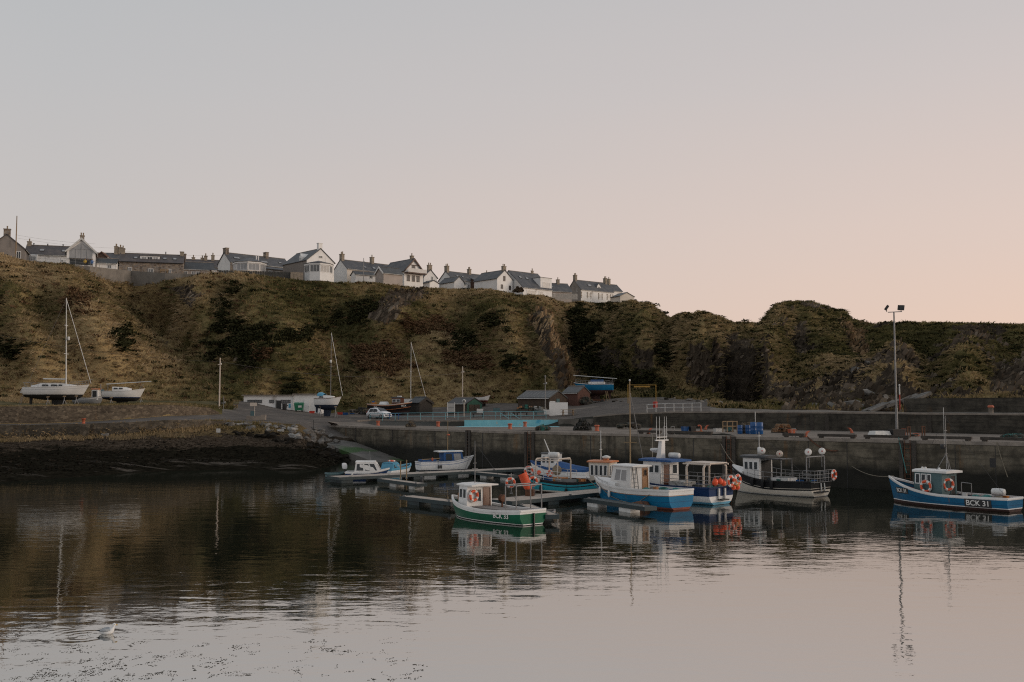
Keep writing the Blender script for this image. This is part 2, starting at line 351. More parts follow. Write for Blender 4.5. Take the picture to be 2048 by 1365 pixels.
rm = np.where((U > 1530) & (T > 5.6) & (T < 9), np.maximum(rm, (rk > np.where(U > 1740, .575, .62)) * 1.0), rm)
cave = inpoly(PX, PY, [(1438, 810), (1432, 760), (1445, 700), (1470, 676), (1505, 700), (1532, 760), (1536, 812)]) & (D_ > 140)
gm[cave] = 0; rm[cave] = 1
TINT = np.clip(.55 + broad(X_, D_) * .55 + (fbm(X_ / 22, D_ / 22, 3) - .5) * 1.1 + (fbm(X_ / 3.5, D_ / 3.5, 3) - .5) * .55 - .10 * np.clip((U - 1150) / 100, 0, 1), 0, 1)
TINT = np.where(soft([(200, 550), (300, 560), (370, 620), (420, 700), (330, 730), (250, 640)], PX, PY), np.clip(TINT + .2, 0, 1), TINT)

TINT = np.where(U > 1150, .17 + .66 * TINT, TINT)
def terrain_mat(name, kind):
    m = bpy.data.materials.new(name); m.use_nodes = True; nt = m.node_tree; L = nt.links; b = nt.nodes['Principled BSDF']
    b.inputs['Roughness'].default_value = .92; b.inputs['Specular IOR Level'].default_value = 0.0
    tc = nt.nodes.new('ShaderNodeTexCoord')
    def at(n):
        a = nt.nodes.new('ShaderNodeAttribute'); a.attribute_name = n; return a.outputs['Fac']
    def noise(s, d=6, st=None):
        n = nt.nodes.new('ShaderNodeTexNoise'); n.inputs['Scale'].default_value = s; n.inputs['Detail'].default_value = d; n.inputs['Roughness'].default_value = .7
        if st:
            mp = nt.nodes.new('ShaderNodeMapping'); mp.inputs['Scale'].default_value = st; L.new(tc.outputs['Object'], mp.inputs['Vector']); L.new(mp.outputs['Vector'], n.inputs['Vector'])
        else: L.new(tc.outputs['Object'], n.inputs['Vector'])
        return n.outputs['Fac']
    def mix(f, a, c, mode='MIX'):
        n = nt.nodes.new('ShaderNodeMix'); n.data_type = 'RGBA'; n.blend_type = mode
        if isinstance(f, float): n.inputs[0].default_value = f
        else: L.new(f, n.inputs[0])
        L.new(a, n.inputs[6]); L.new(c, n.inputs[7]); return n.outputs[2]
    def rp(f, st):
        r = ramp(nt, st); L.new(f, r.inputs['Fac']); return r.outputs['Color']
    if kind == 'hill':
        ad = nt.nodes.new('ShaderNodeMath'); ad.operation = 'MULTIPLY_ADD'; L.new(noise(.9), ad.inputs[0]); ad.inputs[1].default_value = .5; 
        a2 = nt.nodes.new('ShaderNodeMath'); a2.operation = 'SUBTRACT'; L.new(at('tint'), a2.inputs[0]); a2.inputs[1].default_value = .25; L.new(a2.outputs[0], ad.inputs[2])
        g = rp(ad.outputs[0], [(.12, (0.064, 0.059, 0.026)), (.36, (0.128, 0.109, 0.047)), (.55, (0.237, 0.177, 0.084)), (.85, (0.346, 0.252, 0.128))])
        r = rp(noise(.55, 8, (1, 1, .35)), [(.3, (.018, .015, .012)), (.5, (.06, .047, .035)), (.64, (.115, .09, .066)), (.8, (.2, .165, .125))])
        dk = rp(noise(1.2), [(.3, (.012, .014, .008)), (.7, (.04, .038, .02))])
        c = mix(at('gorse_and_shade'), g, dk); c = mix(at('rock'), c, r)
        L.new(c, b.inputs['Base Color'])
        bp = nt.nodes.new('ShaderNodeBump'); bp.inputs['Strength'].default_value = .9; bp.inputs['Distance'].default_value = .7
        L.new(noise(.9, 8), bp.inputs['Height']); L.new(bp.outputs['Normal'], b.inputs['Normal'])
    elif kind == 'beach':
        h = nt.nodes.new('ShaderNodeSeparateXYZ'); L.new(tc.outputs['Object'], h.inputs[0])
        wet = nt.nodes.new('ShaderNodeMath'); wet.operation = 'MULTIPLY_ADD'; L.new(noise(.35, 6), wet.inputs[0]); wet.inputs[1].default_value = 2.2
        hh = nt.nodes.new('ShaderNodeMath'); hh.operation = 'SUBTRACT'; L.new(h.outputs['Z'], hh.inputs[0]); hh.inputs[1].default_value = 2.75; L.new(hh.outputs[0], wet.inputs[2])
        stone = rp(noise(2.2, 8), [(.3, (.022, .018, .014)), (.52, (.06, .047, .035)), (.8, (.16, .13, .1))])
        weed = rp(noise(1.6, 8), [(.35, (.007, .0065, .005)), (.6, (.02, .018, .013)), (.85, (.06, .052, .04))])
        straw = rp(noise(1.1, 6), [(.35, (.05, .038, .022)), (.7, (.2, .145, .075))])
        f1 = rp(wet.outputs[0], [(.0, (0, 0, 0)), (.25, (1, 1, 1))]); f2 = rp(wet.outputs[0], [(.95, (0, 0, 0)), (1.0, (1, 1, 1))])
        c = mix(f1, weed, stone)
        sk = rp(noise(.55, 7, (.3, 1.6, 1)), [(.56, (0, 0, 0)), (.64, (1, 1, 1))]); lw = rp(h.outputs['Z'], [(.0, (0, 0, 0)), (.12, (.9, .9, .9)), (.75, (.8, .8, .8)), (1, (0, 0, 0))])
        pl = nt.nodes.new('ShaderNodeMix'); pl.data_type = 'RGBA'; pl.blend_type = 'MULTIPLY'; pl.inputs[0].default_value = 1; L.new(sk, pl.inputs[6]); L.new(lw, pl.inputs[7])
        wt = nt.nodes.new('ShaderNodeRGB'); wt.outputs[0].default_value = (.10, .088, .075, 1); c = mix(pl.outputs[2], c, wt.outputs[0])
        q = nt.nodes.new('ShaderNodeMath'); q.operation = 'GREATER_THAN'; L.new(wet.outputs[0], q.inputs[0]); q.inputs[1].default_value = 1.12
        c = mix(q.outputs[0], c, straw)
        L.new(c, b.inputs['Base Color'])
        rr = rp(f1, [(0, (.6, .6, .6)), (1, (.95, .95, .95))]); L.new(rr, b.inputs['Roughness'])
        bp = nt.nodes.new('ShaderNodeBump'); bp.inputs['Strength'].default_value = 1.0; bp.inputs['Distance'].default_value = .25
        L.new(noise(2.2, 9), bp.inputs['Height']); L.new(bp.outputs['Normal'], b.inputs['Normal'])
    return m
M_HILL = terrain_mat('hill_grass', 'hill'); M_BEACH = terrain_mat('beach', 'beach')
pm('asphalt', (.128, .111, .097), (.078, .069, .062), .35, .9, spec=.12, bump=.25, bscale=8, detail=8, extra=[((.175, .15, .125), .25, .6, (1, 2.5, 1)), ((.055, .052, .05), .5, .62, None)])
pm('yard', (.15, .125, .075), (.06, .058, .03), .6, .95, spec=0.0, bump=.6, bscale=3, detail=8)
pm('concrete', (.19, .17, .145), (.105, .097, .086), .5, .9, spec=.12, bump=.25, bscale=6, detail=8, extra=[((.07, .068, .062), .4, .6, (1, 1, .5))])
pm('seabed_mud', (.03, .028, .02), (.015, .015, .01), .5, .9)
# split the one grid into setting objects by role
idx = np.arange(U.size).reshape(U.shape)
QA = np.stack([idx[:-1, :-1], idx[:-1, 1:], idx[1:, 1:], idx[1:, :-1]], -1)
tm = (T[:-1, :-1] + T[1:, :-1]) / 2; um = (U[:-1, :-1] + U[:-1, 1:]) / 2
cls = np.full(tm.shape, 'hill', dtype=object)
cls[tm < 3] = 'beach'
cls[(tm < 3) & (um > 735)] = 'seabed'
cls[(tm > 3) & (tm < 4) & (um < 470)] = 'road'
cls[(tm > 5) & (tm < 6) & (um < 445)] = 'yard'
cls[(tm > 3) & (tm < 6) & (um >= 470) & (um < 1420)] = 'road'
cls[(tm > 4) & (tm < 5) & (um >= 1420)] = 'walk'
cls[(tm > 3) & (tm < 4) & (um >= 735)] = 'seabed'
cls[(tm > 5.35) & (tm < 6) & (um > 1150) & (um < 1420)] = 'rough'
cls[(tm > 4) & (tm < 5.0) & (um > 445) & (um < 470)] = 'road'
cls[(tm > 5.55) & (tm < 6) & (um >= 445) & (um < 480)] = 'yard'
allV = np.stack([X_, D_, ZN], -1).reshape(-1, 3)
def sub(name, key, mat, attrs=True, smooth=True):
    q = QA[cls == key].reshape(-1, 4)
    if not len(q): return None
    uq, inv = np.unique(q, return_inverse=True)
    at = {'tint': TINT.ravel()[uq], 'gorse_and_shade': gm.ravel()[uq], 'rock': rm.ravel()[uq]} if attrs else None
    o = npmesh(name, allV[uq], inv.reshape(-1, 4), mat, at, smooth); o['kind'] = 'structure'; return o
sub('hillside', 'hill', M_HILL); sub('beach', 'beach', M_BEACH); sub('seabed', 'seabed', MATS['seabed_mud'])
sub('road', 'road', MATS['asphalt']); sub('yard_ground', 'yard', MATS['yard']); sub('walkway', 'walk', MATS['concrete']); sub('rough_ground', 'rough', M_HILL)
# ------------------------------------------------------------------ grass tufts and gorse: cover nobody could count
def tuft_mat(name, stops, rough=.9, trans=0.0):
    m = bpy.data.materials.new(name); m.use_nodes = True; nt = m.node_tree; b = nt.nodes['Principled BSDF']; b.inputs['Roughness'].default_value = rough
    b.inputs['Specular IOR Level'].default_value = 0.0
    a = nt.nodes.new('ShaderNodeAttribute'); a.attribute_name = 'tint'; r = ramp(nt, stops); nt.links.new(a.outputs['Fac'], r.inputs['Fac']); nt.links.new(r.outputs['Color'], b.inputs['Base Color'])
    if trans:
        tr = nt.nodes.new('ShaderNodeBsdfTranslucent'); nt.links.new(r.outputs['Color'], tr.inputs['Color']); ms = nt.nodes.new('ShaderNodeMixShader'); ms.inputs[0].default_value = trans
        nt.links.new(b.outputs[0], ms.inputs[1]); nt.links.new(tr.outputs[0], ms.inputs[2]); nt.links.new(ms.outputs[0], nt.nodes['Material Output'].inputs['Surface'])
    return m
M_TUFT = tuft_mat('dry_grass', [(.05, (0.070, 0.067, 0.028)), (.30, (0.143, 0.123, 0.051)), (.5, (0.250, 0.188, 0.098)), (.72, (0.345, 0.255, 0.142)), (1, (0.46, 0.345, 0.205))], .9, .45)
M_GORSE = tuft_mat('gorse_leaves', [(0, (.014, .016, .008)), (.5, (.034, .034, .016)), (1, (.085, .07, .035))])
def cell_samples(maskf, n, r):
    """random points on the grid cells, weighted by true area"""
    P00 = allV.reshape(U.shape + (3,))
    e1 = P00[:-1, 1:] - P00[:-1, :-1]; e2 = P00[1:, :-1] - P00[:-1, :-1]
    ar = np.linalg.norm(np.cross(e1, e2), axis=-1) * maskf
    p = (ar / ar.sum()).ravel(); c = r.choice(p.size, n, p=p); i, j = np.unravel_index(c, ar.shape)
    a = r.random(n)[:, None]; b = r.random(n)[:, None]
    q = P00[i, j] + e1[i, j] * a + e2[i, j] * b
    nn = np.cross(e1[i, j], e2[i, j]); nn /= np.linalg.norm(nn, axis=1)[:, None]; nn[nn[:, 2] < 0] *= -1
    return q, nn, TINT[i, j]
def blades(q, nn, tint, nb, ln, wd, lean, r, droop=.35, spread=.25):
    n = len(q); m = n * nb
    base = np.repeat(q, nb, 0) + r.normal(0, spread, (m, 3)) * [1, 1, .15]
    az = r.random(m) * 2 * np.pi; dn = np.repeat(nn, nb, 0)
    side = np.stack([np.cos(az), np.sin(az), np.zeros(m)], 1)
    down = np.stack([dn[:, 0], dn[:, 1], -np.hypot(dn[:, 0], dn[:, 1])], 1)
    d = dn * .55 + np.array([0, 0, .55]) + side * lean + down * droop; d /= np.linalg.norm(d, axis=1)[:, None]
    l = ln * np.repeat(r.uniform(.55, 1.25, n), nb) * r.uniform(.7, 1.2, m)
    w = np.cross(d, side + [0, 0, .01]); w /= np.linalg.norm(w, axis=1)[:, None] + 1e-6
    w *= (wd * r.uniform(.6, 1.3, m))[:, None]
    mid = base + d * (l * .55)[:, None]; tip = base + d * l[:, None] + down * (l * .35)[:, None] - np.array([0, 0, 1]) * (l * .12)[:, None]
    V = np.stack([base - w - dn * .06, base + w - dn * .06, mid + w * .8, mid - w * .8, tip], 1).reshape(-1, 3)
    o = np.arange(m)[:, None] * 5
    Fq = np.concatenate([o + [0, 1, 2, 3]], 0); Ft = o + np.array([3, 2, 4])
    t = np.clip(np.repeat(tint + r.normal(0, .09, n), nb) + r.normal(0, .05, m), 0, 1)
    return V, Fq, Ft, np.repeat(t, 5)
def tri_mesh(name, V, Fq, Ft, t, mat):
    F3 = np.concatenate([Fq[:, [0, 1, 2]], Fq[:, [0, 2, 3]], Ft], 0)
    o = npmesh(name, V, F3, mat, {'tint': t}); o['kind'] = 'stuff'; return o
gmc = gm[:-1, :-1]; rmc = rm[:-1, :-1]
face_h = ((cls == 'hill') | (cls == 'rough')) & (tm > 5) & (tm < 10.2) & (um > -150) & (um < 2200)
r1 = np.random.default_rng(5)
q, nn, tt = cell_samples(face_h * (1 - gmc) * (1 - .93 * rmc) * (.35 + .65 * (tm < 9.6)), 125000, r1)
V, Fq, Ft, t = blades(q, nn, tt, 4, .46, .075, .45, r1)
tri_mesh('dry_grass', V, Fq, Ft, t, M_TUFT)
q, nn, tt = cell_samples((((cls == 'yard') & (np.minimum(tm - 5, 6 - tm) < .22)) | ((cls == 'beach') & (tm > 1.9) & (um < 560)) | ((cls == 'hill') & (tm > 2.9) & (tm < 3.1) & (um > 430) & (um < 560))) & (um > -100), 7000, r1)
V, Fq, Ft, t = blades(q, nn, np.clip(tt, .3, .8), 5, .34, .05, .6, r1)
tri_mesh('verge_grass', V, Fq, Ft, t, M_TUFT)
q, nn, tt = cell_samples(face_h * (1 - gmc) * (1 - rmc) * (tm < 9.4), 9000, r1)
V, Fq, Ft, t = blades(q, nn, np.clip(tt + r1.choice([-.22, .02, .12], 9000), 0, 1), 9, .85, .09, .75, r1, .5, .35)
tri_mesh('grass_tussocks', V, Fq, Ft, t, M_TUFT)
M_BRACK = tuft_mat('bracken', [(0, (.05, .03, .017)), (.5, (.12, .072, .04)), (1, (.18, .11, .06))])
bpm = np.zeros(U.shape)
for p_ in ([(690, 690), (760, 690), (830, 730), (800, 742), (720, 735)], [(790, 640), (880, 640), (900, 665), (820, 668)], [(120, 590), (160, 585), (175, 620), (130, 625)], [(880, 700), (990, 720), (980, 740), (890, 730)], [(480, 700), (540, 700), (545, 722), (490, 720)]): bpm = np.maximum(bpm, soft(p_, PX, PY, 20))
q, nn, tt = cell_samples(face_h * (bpm[:-1, :-1] + .015 * (um < 1150)) * (1 - rmc) * (tm < 9.2), 4500, r1)
V, Fq, Ft, t = blades(q, nn, .5 + 0 * tt, 8, .7, .1, 1.0, r1, .3, .35)
tri_mesh('bracken', V, Fq, Ft, t, M_BRACK)
q, nn, tt = cell_samples(face_h * (gmc + .03 * (um > 1150) * (1 - rmc) + .012 * (1 - rmc)) * (tm < 9.3), 9000, r1)
V, Fq, Ft, t = blades(q, nn, .45 + 0 * tt, 16, .55, .12, 1.1, r1, .1, .42)
V[:, 2] += .15
tri_mesh('gorse_and_shade', V, Fq, Ft, t, M_GORSE)  # gorse, plus dark cover standing in for the recess shade

def shards(name, q, nn, tint, size, asp, axis, jit, mat, r, sink=.3):
    """angular stones: skewed boxes set into the ground along a bedding direction"""
    n = len(q); ax = np.array(axis) + r.normal(0, jit, (n, 3)); ax /= np.linalg.norm(ax, axis=1)[:, None]
    b = np.cross(ax, nn + r.normal(0, .3, (n, 3))); b /= np.linalg.norm(b, axis=1)[:, None] + 1e-6; c = np.cross(ax, b)
    s = (size[0] * (size[1] / size[0]) ** (r.random(n) ** 1.6))[:, None]
    A_1, B_1, C_1 = ax * s * asp[0], b * s * asp[1], c * s * asp[2]
    cen = q - nn * s * sink * asp[2]
    V = np.stack([cen + x * A_1 * r.uniform(.55, 1.1, (n, 1)) + y * B_1 * r.uniform(.5, 1.1, (n, 1)) + z * C_1 * r.uniform(.5, 1.1, (n, 1)) for z in (-1, 1) for y in (-1, 1) for x in (-1, 1)], 1).reshape(-1, 3)
    o = np.arange(n)[:, None] * 8; Fq = np.concatenate([o + f for f in ([0, 2, 3, 1], [4, 5, 7, 6], [0, 1, 5, 4], [2, 6, 7, 3], [0, 4, 6, 2], [1, 3, 7, 5])], 0)
    ob = npmesh(name, V, Fq, mat, {'tint': np.repeat(np.clip(tint + r.normal(0, .16, n), 0, 1), 8)}); ob['kind'] = 'stuff'; return ob
M_SHARD = tuft_mat('bedrock', [(0, (.022, .018, .014)), (.35, (.06, .048, .036)), (.65, (.115, .09, .067)), (1, (.21, .175, .135))])
M_OCHRE_LIT = tuft_mat('ochre_rock_sunlit', [(0, (.035, .023, .014)), (.4, (.12, .078, .044)), (.7, (.22, .148, .085)), (1, (.33, .235, .14))])  # lichen rock, lightened and warmed to paint sunlight on spur and crag
M_SHINGLE = tuft_mat('shingle', [(0, (.005, .0045, .0035)), (.3, (.017, .014, .0105)), (.6, (.045, .034, .024)), (.85, (.10, .078, .056)), (1, (.24, .215, .18))], .9)
r2 = np.random.default_rng(8)
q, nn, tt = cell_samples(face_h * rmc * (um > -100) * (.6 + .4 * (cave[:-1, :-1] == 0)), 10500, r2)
rock_tone = np.clip((fbm(q[:, 0] / 6, q[:, 1] / 6, 3) - .5) * 1.2 + .42, 0, 1)  # random patches of lighter and darker stone
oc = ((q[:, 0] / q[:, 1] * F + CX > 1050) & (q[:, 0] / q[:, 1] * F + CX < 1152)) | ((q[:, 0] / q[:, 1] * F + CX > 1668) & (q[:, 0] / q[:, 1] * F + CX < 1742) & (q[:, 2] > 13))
shards('ochre_rock_face_sunlit', q[oc], nn[oc], np.clip(rock_tone[oc] + .15, 0, 1), (.16, .8), (1.5, .5, .34), (.35, .1, .9), .14, M_OCHRE_LIT, r2)
q, nn, rock_tone = q[~oc], nn[~oc], rock_tone[~oc]
shards('rock_face', q, nn, rock_tone, (.16, .85), (1.3, .5, .34), (.5, .1, .8), .14, M_SHARD, r2)
bm_ = (cls == 'beach') & (um > -200) & (um < 760)
q, nn, tt = cell_samples(bm_ * (tm > 1.1) * (tm < 2.05), 12000, r2)
hz = np.clip(.02 + .27 * (q[:, 2] + (fbm(q[:, 0] / 4, q[:, 1] / 4, 3) - .5) * 2.4 - .9), .02, .62)
shards('beach_shingle', q, nn, hz, (.025, .12), (1, .75, .4), (1, 0, 0), .8, M_SHINGLE, r2, .1)

pm('glass', (.06, .07, .075), (.045, .05, .055), 1, .08, spec=.14)
pm('glass_pale', (.34, .34, .34), (.22, .23, .24), .6, .3, spec=.5)
pm('harl_white', (.80, .79, .77), (.68, .67, .655), .45, .9, bump=.15, bscale=14, detail=8, extra=[((.46, .44, .41), .35, .66, (1, 1, .35))])
pm('harl_cream', (.66, .60, .53), (.54, .49, .43), .45, .9, bump=.15, bscale=14, extra=[((.4, .36, .32), .35, .68, (1, 1, .35))])
pm('harl_pink', (.40, .35, .315), (.31, .275, .25), .5, .9, bump=.15, bscale=14)
pm('harl_grey', (.255, .225, .20), (.19, .17, .155), .6, .9, bump=.2, bscale=14, extra=[((.13, .115, .1), .3, .64, (1, 1, .4))])
def stone_mat(name, cols, sc, mortar=(.2, .18, .16)):
    m = bpy.data.materials.new(name); m.use_nodes = True; nt = m.node_tree; L = nt.links; b = nt.nodes['Principled BSDF']; b.inputs['Roughness'].default_value = .9
    tc = nt.nodes.new('ShaderNodeTexCoord'); mp = nt.nodes.new('ShaderNodeMapping'); mp.inputs['Scale'].default_value = (1, 1, 1.5); L.new(tc.outputs['Object'], mp.inputs['Vector'])
    vo = nt.nodes.new('ShaderNodeTexVoronoi'); vo.inputs['Scale'].default_value = sc; L.new(mp.outputs['Vector'], vo.inputs['Vector'])
    bw = nt.nodes.new('ShaderNodeRGBToBW'); L.new(vo.outputs['Color'], bw.inputs[0]); r = ramp(nt, [(.2 + .6 * i / (len(cols) - 1), c) for i, c in enumerate(cols)]); L.new(bw.outputs[0], r.inputs['Fac'])
    v2 = nt.nodes.new('ShaderNodeTexVoronoi'); v2.feature = 'DISTANCE_TO_EDGE'; v2.inputs['Scale'].default_value = sc; L.new(mp.outputs['Vector'], v2.inputs['Vector'])
    r2 = ramp(nt, [(.03, (1, 1, 1)), (.09, (0, 0, 0))]); L.new(v2.outputs['Distance'], r2.inputs['Fac'])
    mx = nt.nodes.new('ShaderNodeMix'); mx.data_type = 'RGBA'; L.new(r2.outputs[0], mx.inputs[0]); L.new(r.outputs[0], mx.inputs[6]); mx.inputs[7].default_value = (*mortar, 1); L.new(mx.outputs[2], b.inputs['Base Color'])
    MATS[name] = m
stone_mat('stone', [(.10, .075, .055), (.20, .15, .11), (.30, .24, .18), (.15, .13, .12)], 2.2)
stone_mat('stone_fine', [(.20, .165, .12), (.32, .26, .19), (.26, .22, .17)], 3.2)
def slate_mat(name, c1, c2, c3):
    m = bpy.data.materials.new(name); m.use_nodes = True; nt = m.node_tree; L = nt.links; b = nt.nodes['Principled BSDF']; b.inputs['Roughness'].default_value = .62
    tc = nt.nodes.new('ShaderNodeTexCoord'); sp = nt.nodes.new('ShaderNodeSeparateXYZ'); L.new(tc.outputs['Object'], sp.inputs[0]); cb = nt.nodes.new('ShaderNodeCombineXYZ')
    L.new(sp.outputs['X'], cb.inputs[0]); L.new(sp.outputs['Z'], cb.inputs[1]); L.new(sp.outputs['Y'], cb.inputs[2])
    br = nt.nodes.new('ShaderNodeTexBrick'); br.inputs['Scale'].default_value = 3.2; br.inputs['Mortar Size'].default_value = .012; br.inputs['Color1'].default_value = (*c1, 1); br.inputs['Color2'].default_value = (*c2, 1); br.inputs['Mortar'].default_value = (*[x * .4 for x in c1], 1)
    br.inputs['Brick Width'].default_value = .8; br.inputs['Row Height'].default_value = .45; L.new(cb.outputs[0], br.inputs['Vector'])
    nz = nt.nodes.new('ShaderNodeTexNoise'); nz.inputs['Scale'].default_value = .7; nz.inputs['Detail'].default_value = 7; L.new(tc.outputs['Object'], nz.inputs['Vector']); r = ramp(nt, [(.45, (0, 0, 0)), (.7, (.8, .8, .8))]); L.new(nz.outputs['Fac'], r.inputs['Fac'])
    mx = nt.nodes.new('ShaderNodeMix'); mx.data_type = 'RGBA'; L.new(r.outputs[0], mx.inputs[0]); L.new(br.outputs['Color'], mx.inputs[6]); mx.inputs[7].default_value = (*c3, 1); L.new(mx.outputs[2], b.inputs['Base Color']); MATS[name] = m
slate_mat('slate', (.085, .088, .095), (.058, .06, .066), (.12, .115, .11))
slate_mat('slate_brown', (.085, .075, .075), (.06, .054, .055), (.12, .1, .09))
slate_mat('slate_dark', (.05, .056, .06), (.038, .042, .046), (.075, .075, .075))
pm('paint_white', (.76, .76, .75), (.64, .64, .63), 1.5, .5)
pm('brown_trim', (.10, .05, .03), (.06, .032, .02), 2, .6)
pm('steel_roof', (.075, .078, .078), (.048, .05, .05), .8, .5, extra=[((.12, .12, .115), .4, .62, (.3, 1, 1))])
pm('fence_dark', (.06, .06, .055), (.035, .035, .032), 2, .9)
pm('fence_pale', (.45, .42, .38), (.33, .31, .28), 2, .8)
pm('straw', (.30, .215, .115), (.2, .145, .08), 3, .95)
pm('glass_mid', (.16, .165, .165), (.09, .095, .1), .8, .15, spec=.5)
pm('path_conc', (.22, .20, .175), (.14, .128, .112), .6, .9, bump=.2)
# ------------------------------------------------------------------ quay, walls, slipway
def wall_mat(name, top, topd, wet, tide, brick=None, streak=.5):
    """stained wall: pale top, dark weed below the tide line (both true colours of the wall)"""
    m = bpy.data.materials.new(name); m.use_nodes = True; nt = m.node_tree; L = nt.links; b = nt.nodes['Principled BSDF']
    b.inputs['Roughness'].default_value = .85; b.inputs['Specular IOR Level'].default_value = .3
    tc = nt.nodes.new('ShaderNodeTexCoord'); sp = nt.nodes.new('ShaderNodeSeparateXYZ'); L.new(tc.outputs['Object'], sp.inputs[0])
    def noise(s, st=(1, 1, 1), d=7):
        mp = nt.nodes.new('ShaderNodeMapping'); mp.inputs['Scale'].default_value = st; L.new(tc.outputs['Object'], mp.inputs['Vector'])
        n = nt.nodes.new('ShaderNodeTexNoise'); n.inputs['Scale'].default_value = s; n.inputs['Detail'].default_value = d; n.inputs['Roughness'].default_value = .65; L.new(mp.outputs['Vector'], n.inputs['Vector']); return n.outputs['Fac']
    def mix(f, a, c):
        n = nt.nodes.new('ShaderNodeMix'); n.data_type = 'RGBA'; L.new(f, n.inputs[0])
        for i, v in ((6, a), (7, c)):
            if isinstance(v, tuple): n.inputs[i].default_value = (*v, 1)
            else: L.new(v, n.inputs[i])
        return n.outputs[2]
    def rp(f, st):
        r = ramp(nt, st); L.new(f, r.inputs['Fac']); return r.outputs['Color']
    c = rp(noise(.9, (1, 1, 1), 10), [(.36, topd), (.62, top)])
    c = mix(rp(noise(1.3, (1, 1, .12)), [(.5, (0, 0, 0)), (.72, (streak, streak, streak))]), c, tuple(x * .35 for x in topd))
    c = mix(rp(noise(.8, (1, 1, .16)), [(.60, (0, 0, 0)), (.70, (.7, .7, .7))]), c, (.15, .08, .032))
    c = mix(rp(noise(2.6, (1, 1, .3)), [(.72, (0, 0, 0)), (.78, (.8, .8, .8))]), c, (.30, .29, .27))
    c = mix(rp(noise(1.0, (.25, .25, 3.2)), [(.5, (0, 0, 0)), (.62, (.6, .6, .6))]), c, tuple(x * .5 for x in topd))
    if brick:
        vo = nt.nodes.new('ShaderNodeTexVoronoi'); vo.inputs['Scale'].default_value = brick; vo.feature = 'F1'
        mp = nt.nodes.new('ShaderNodeMapping'); mp.inputs['Scale'].default_value = (1, 1, 1.5); L.new(tc.outputs['Object'], mp.inputs['Vector']); L.new(mp.outputs['Vector'], vo.inputs['Vector'])
        bw = nt.nodes.new('ShaderNodeRGBToBW'); L.new(vo.outputs['Color'], bw.inputs[0])
        c2 = rp(bw.outputs[0], [(.2, tuple(x * .35 for x in topd)), (.5, topd), (.72, top), (.95, tuple(min(1, x * 1.9) for x in top))])
        n = nt.nodes.new('ShaderNodeMix'); n.data_type = 'RGBA'; n.inputs[0].default_value = .42; L.new(c, n.inputs[6]); L.new(c2, n.inputs[7]); c = n.outputs[2]
    if tide is not None:
        ad = nt.nodes.new('ShaderNodeMath'); ad.operation = 'MULTIPLY_ADD'; L.new(noise(.5, (1, 1, 1)), ad.inputs[0]); ad.inputs[1].default_value = 1.5; L.new(sp.outputs['Z'], ad.inputs[2])
        mr = nt.nodes.new('ShaderNodeMapRange'); L.new(ad.outputs[0], mr.inputs[0]); mr.inputs[1].default_value = tide + .35; mr.inputs[2].default_value = tide + 1.15; mr.inputs[3].default_value = 1; mr.inputs[4].default_value = 0
        wv = rp(noise(1.6), [(.3, tuple(x * .5 for x in wet)), (.7, wet)])
        c = mix(mr.outputs[0], c, wv)
    L.new(c, b.inputs['Base Color'])
    bp = nt.nodes.new('ShaderNodeBump'); bp.inputs['Strength'].default_value = .6; bp.inputs['Distance'].default_value = .12
    L.new(noise(3.0 if not brick else brick * 1.2, (1, 1, 1.4)), bp.inputs['Height']); L.new(bp.outputs['Normal'], b.inputs['Normal'])
    MATS[name] = m; return m
wall_mat('quay_face', (.165, .142, .105), (.06, .052, .038), (.02, .019, .014), 1.75, None, .8)
wall_mat('upper_face', (.085, .076, .06), (.03, .027, .022), (.03, .028, .02), None)
wall_mat('rubble', (.17, .135, .095), (.085, .065, .045), (.03, .03, .02), None, 3.6)
wall_mat('rubble_low', (.12, .10, .075), (.06, .05, .036), (.03, .03, .02), None, 3.0)
pm('deck', (.245, .21, .178), (.135, .117, .1), .45, .9, spec=.12, bump=.2, bscale=7, detail=8, extra=[((.085, .08, .07), .6, .62, None)])
pm('kerb', (.28, .24, .2), (.165, .143, .122), 1.2, .85, bump=.2)
pm('slip', (.15, .135, .12), (.075, .07, .06), .5, .8, bump=.3, extra=[((.028, .075, .012), .22, .50, None), ((.028, .026, .02), .35, .6, None)])
pm('pool_blue', (.22, .48, .53), (.15, .39, .45), 1.0, .6, extra=[((.06, .30, .42), .5, .64, None), ((.36, .38, .34), 1.6, .62, None), ((.25, .28, .25), 2.2, .7, None)])
pm('rail_blue', (.17, .38, .42), (.12, .3, .34), 3, .5)
pm('rail_white', (.62, .62, .6), (.45, .45, .43), 3, .5)
pm('galv', (.27, .27, .27), (.17, .17, .17), 5, .5, .4)
pm('rust', (.16, .065, .03), (.06, .03, .02), 6, .9)
pm('orange_paint', (.50, .12, .05), (.30, .075, .035), 3.5, .6)
pm('timber_dark', (.075, .062, .05), (.03, .027, .023), 3, .9, stretch=(1, 4, 4), bump=.3)
pm('timber', (.30, .21, .12), (.17, .115, .065), 3, .8, stretch=(1, 5, 5))
pm('black_paint', (.02, .02, .021), (.012, .012, .012), 3, .5)
pm('rope', (.26, .22, .16), (.14, .12, .09), 8, .9)
pm('green_net', (.02, .13, .10), (.012, .05, .045), 6, .9)
pm('blue_plastic', (.012, .10, .30), (.01, .065, .2), 2, .4)
pm('yellow_plastic', (.62, .22, .03), (.4, .14, .02), 3, .45)
pm('white_plastic', (.68, .68, .66), (.5, .5, .48), 3, .45)
pm('red_plastic', (.5, .045, .025), (.33, .03, .02), 3, .45)
pm('net_dark', (.045, .05, .04), (.018, .02, .016), 9, .95)
pm('net_orange', (.42, .19, .08), (.2, .1, .05), 9, .95)
pm('net_teal', (.08, .28, .26), (.03, .1, .1), 9, .95)
pm('net_tan', (.34, .27, .18), (.16, .12, .08), 9, .95)
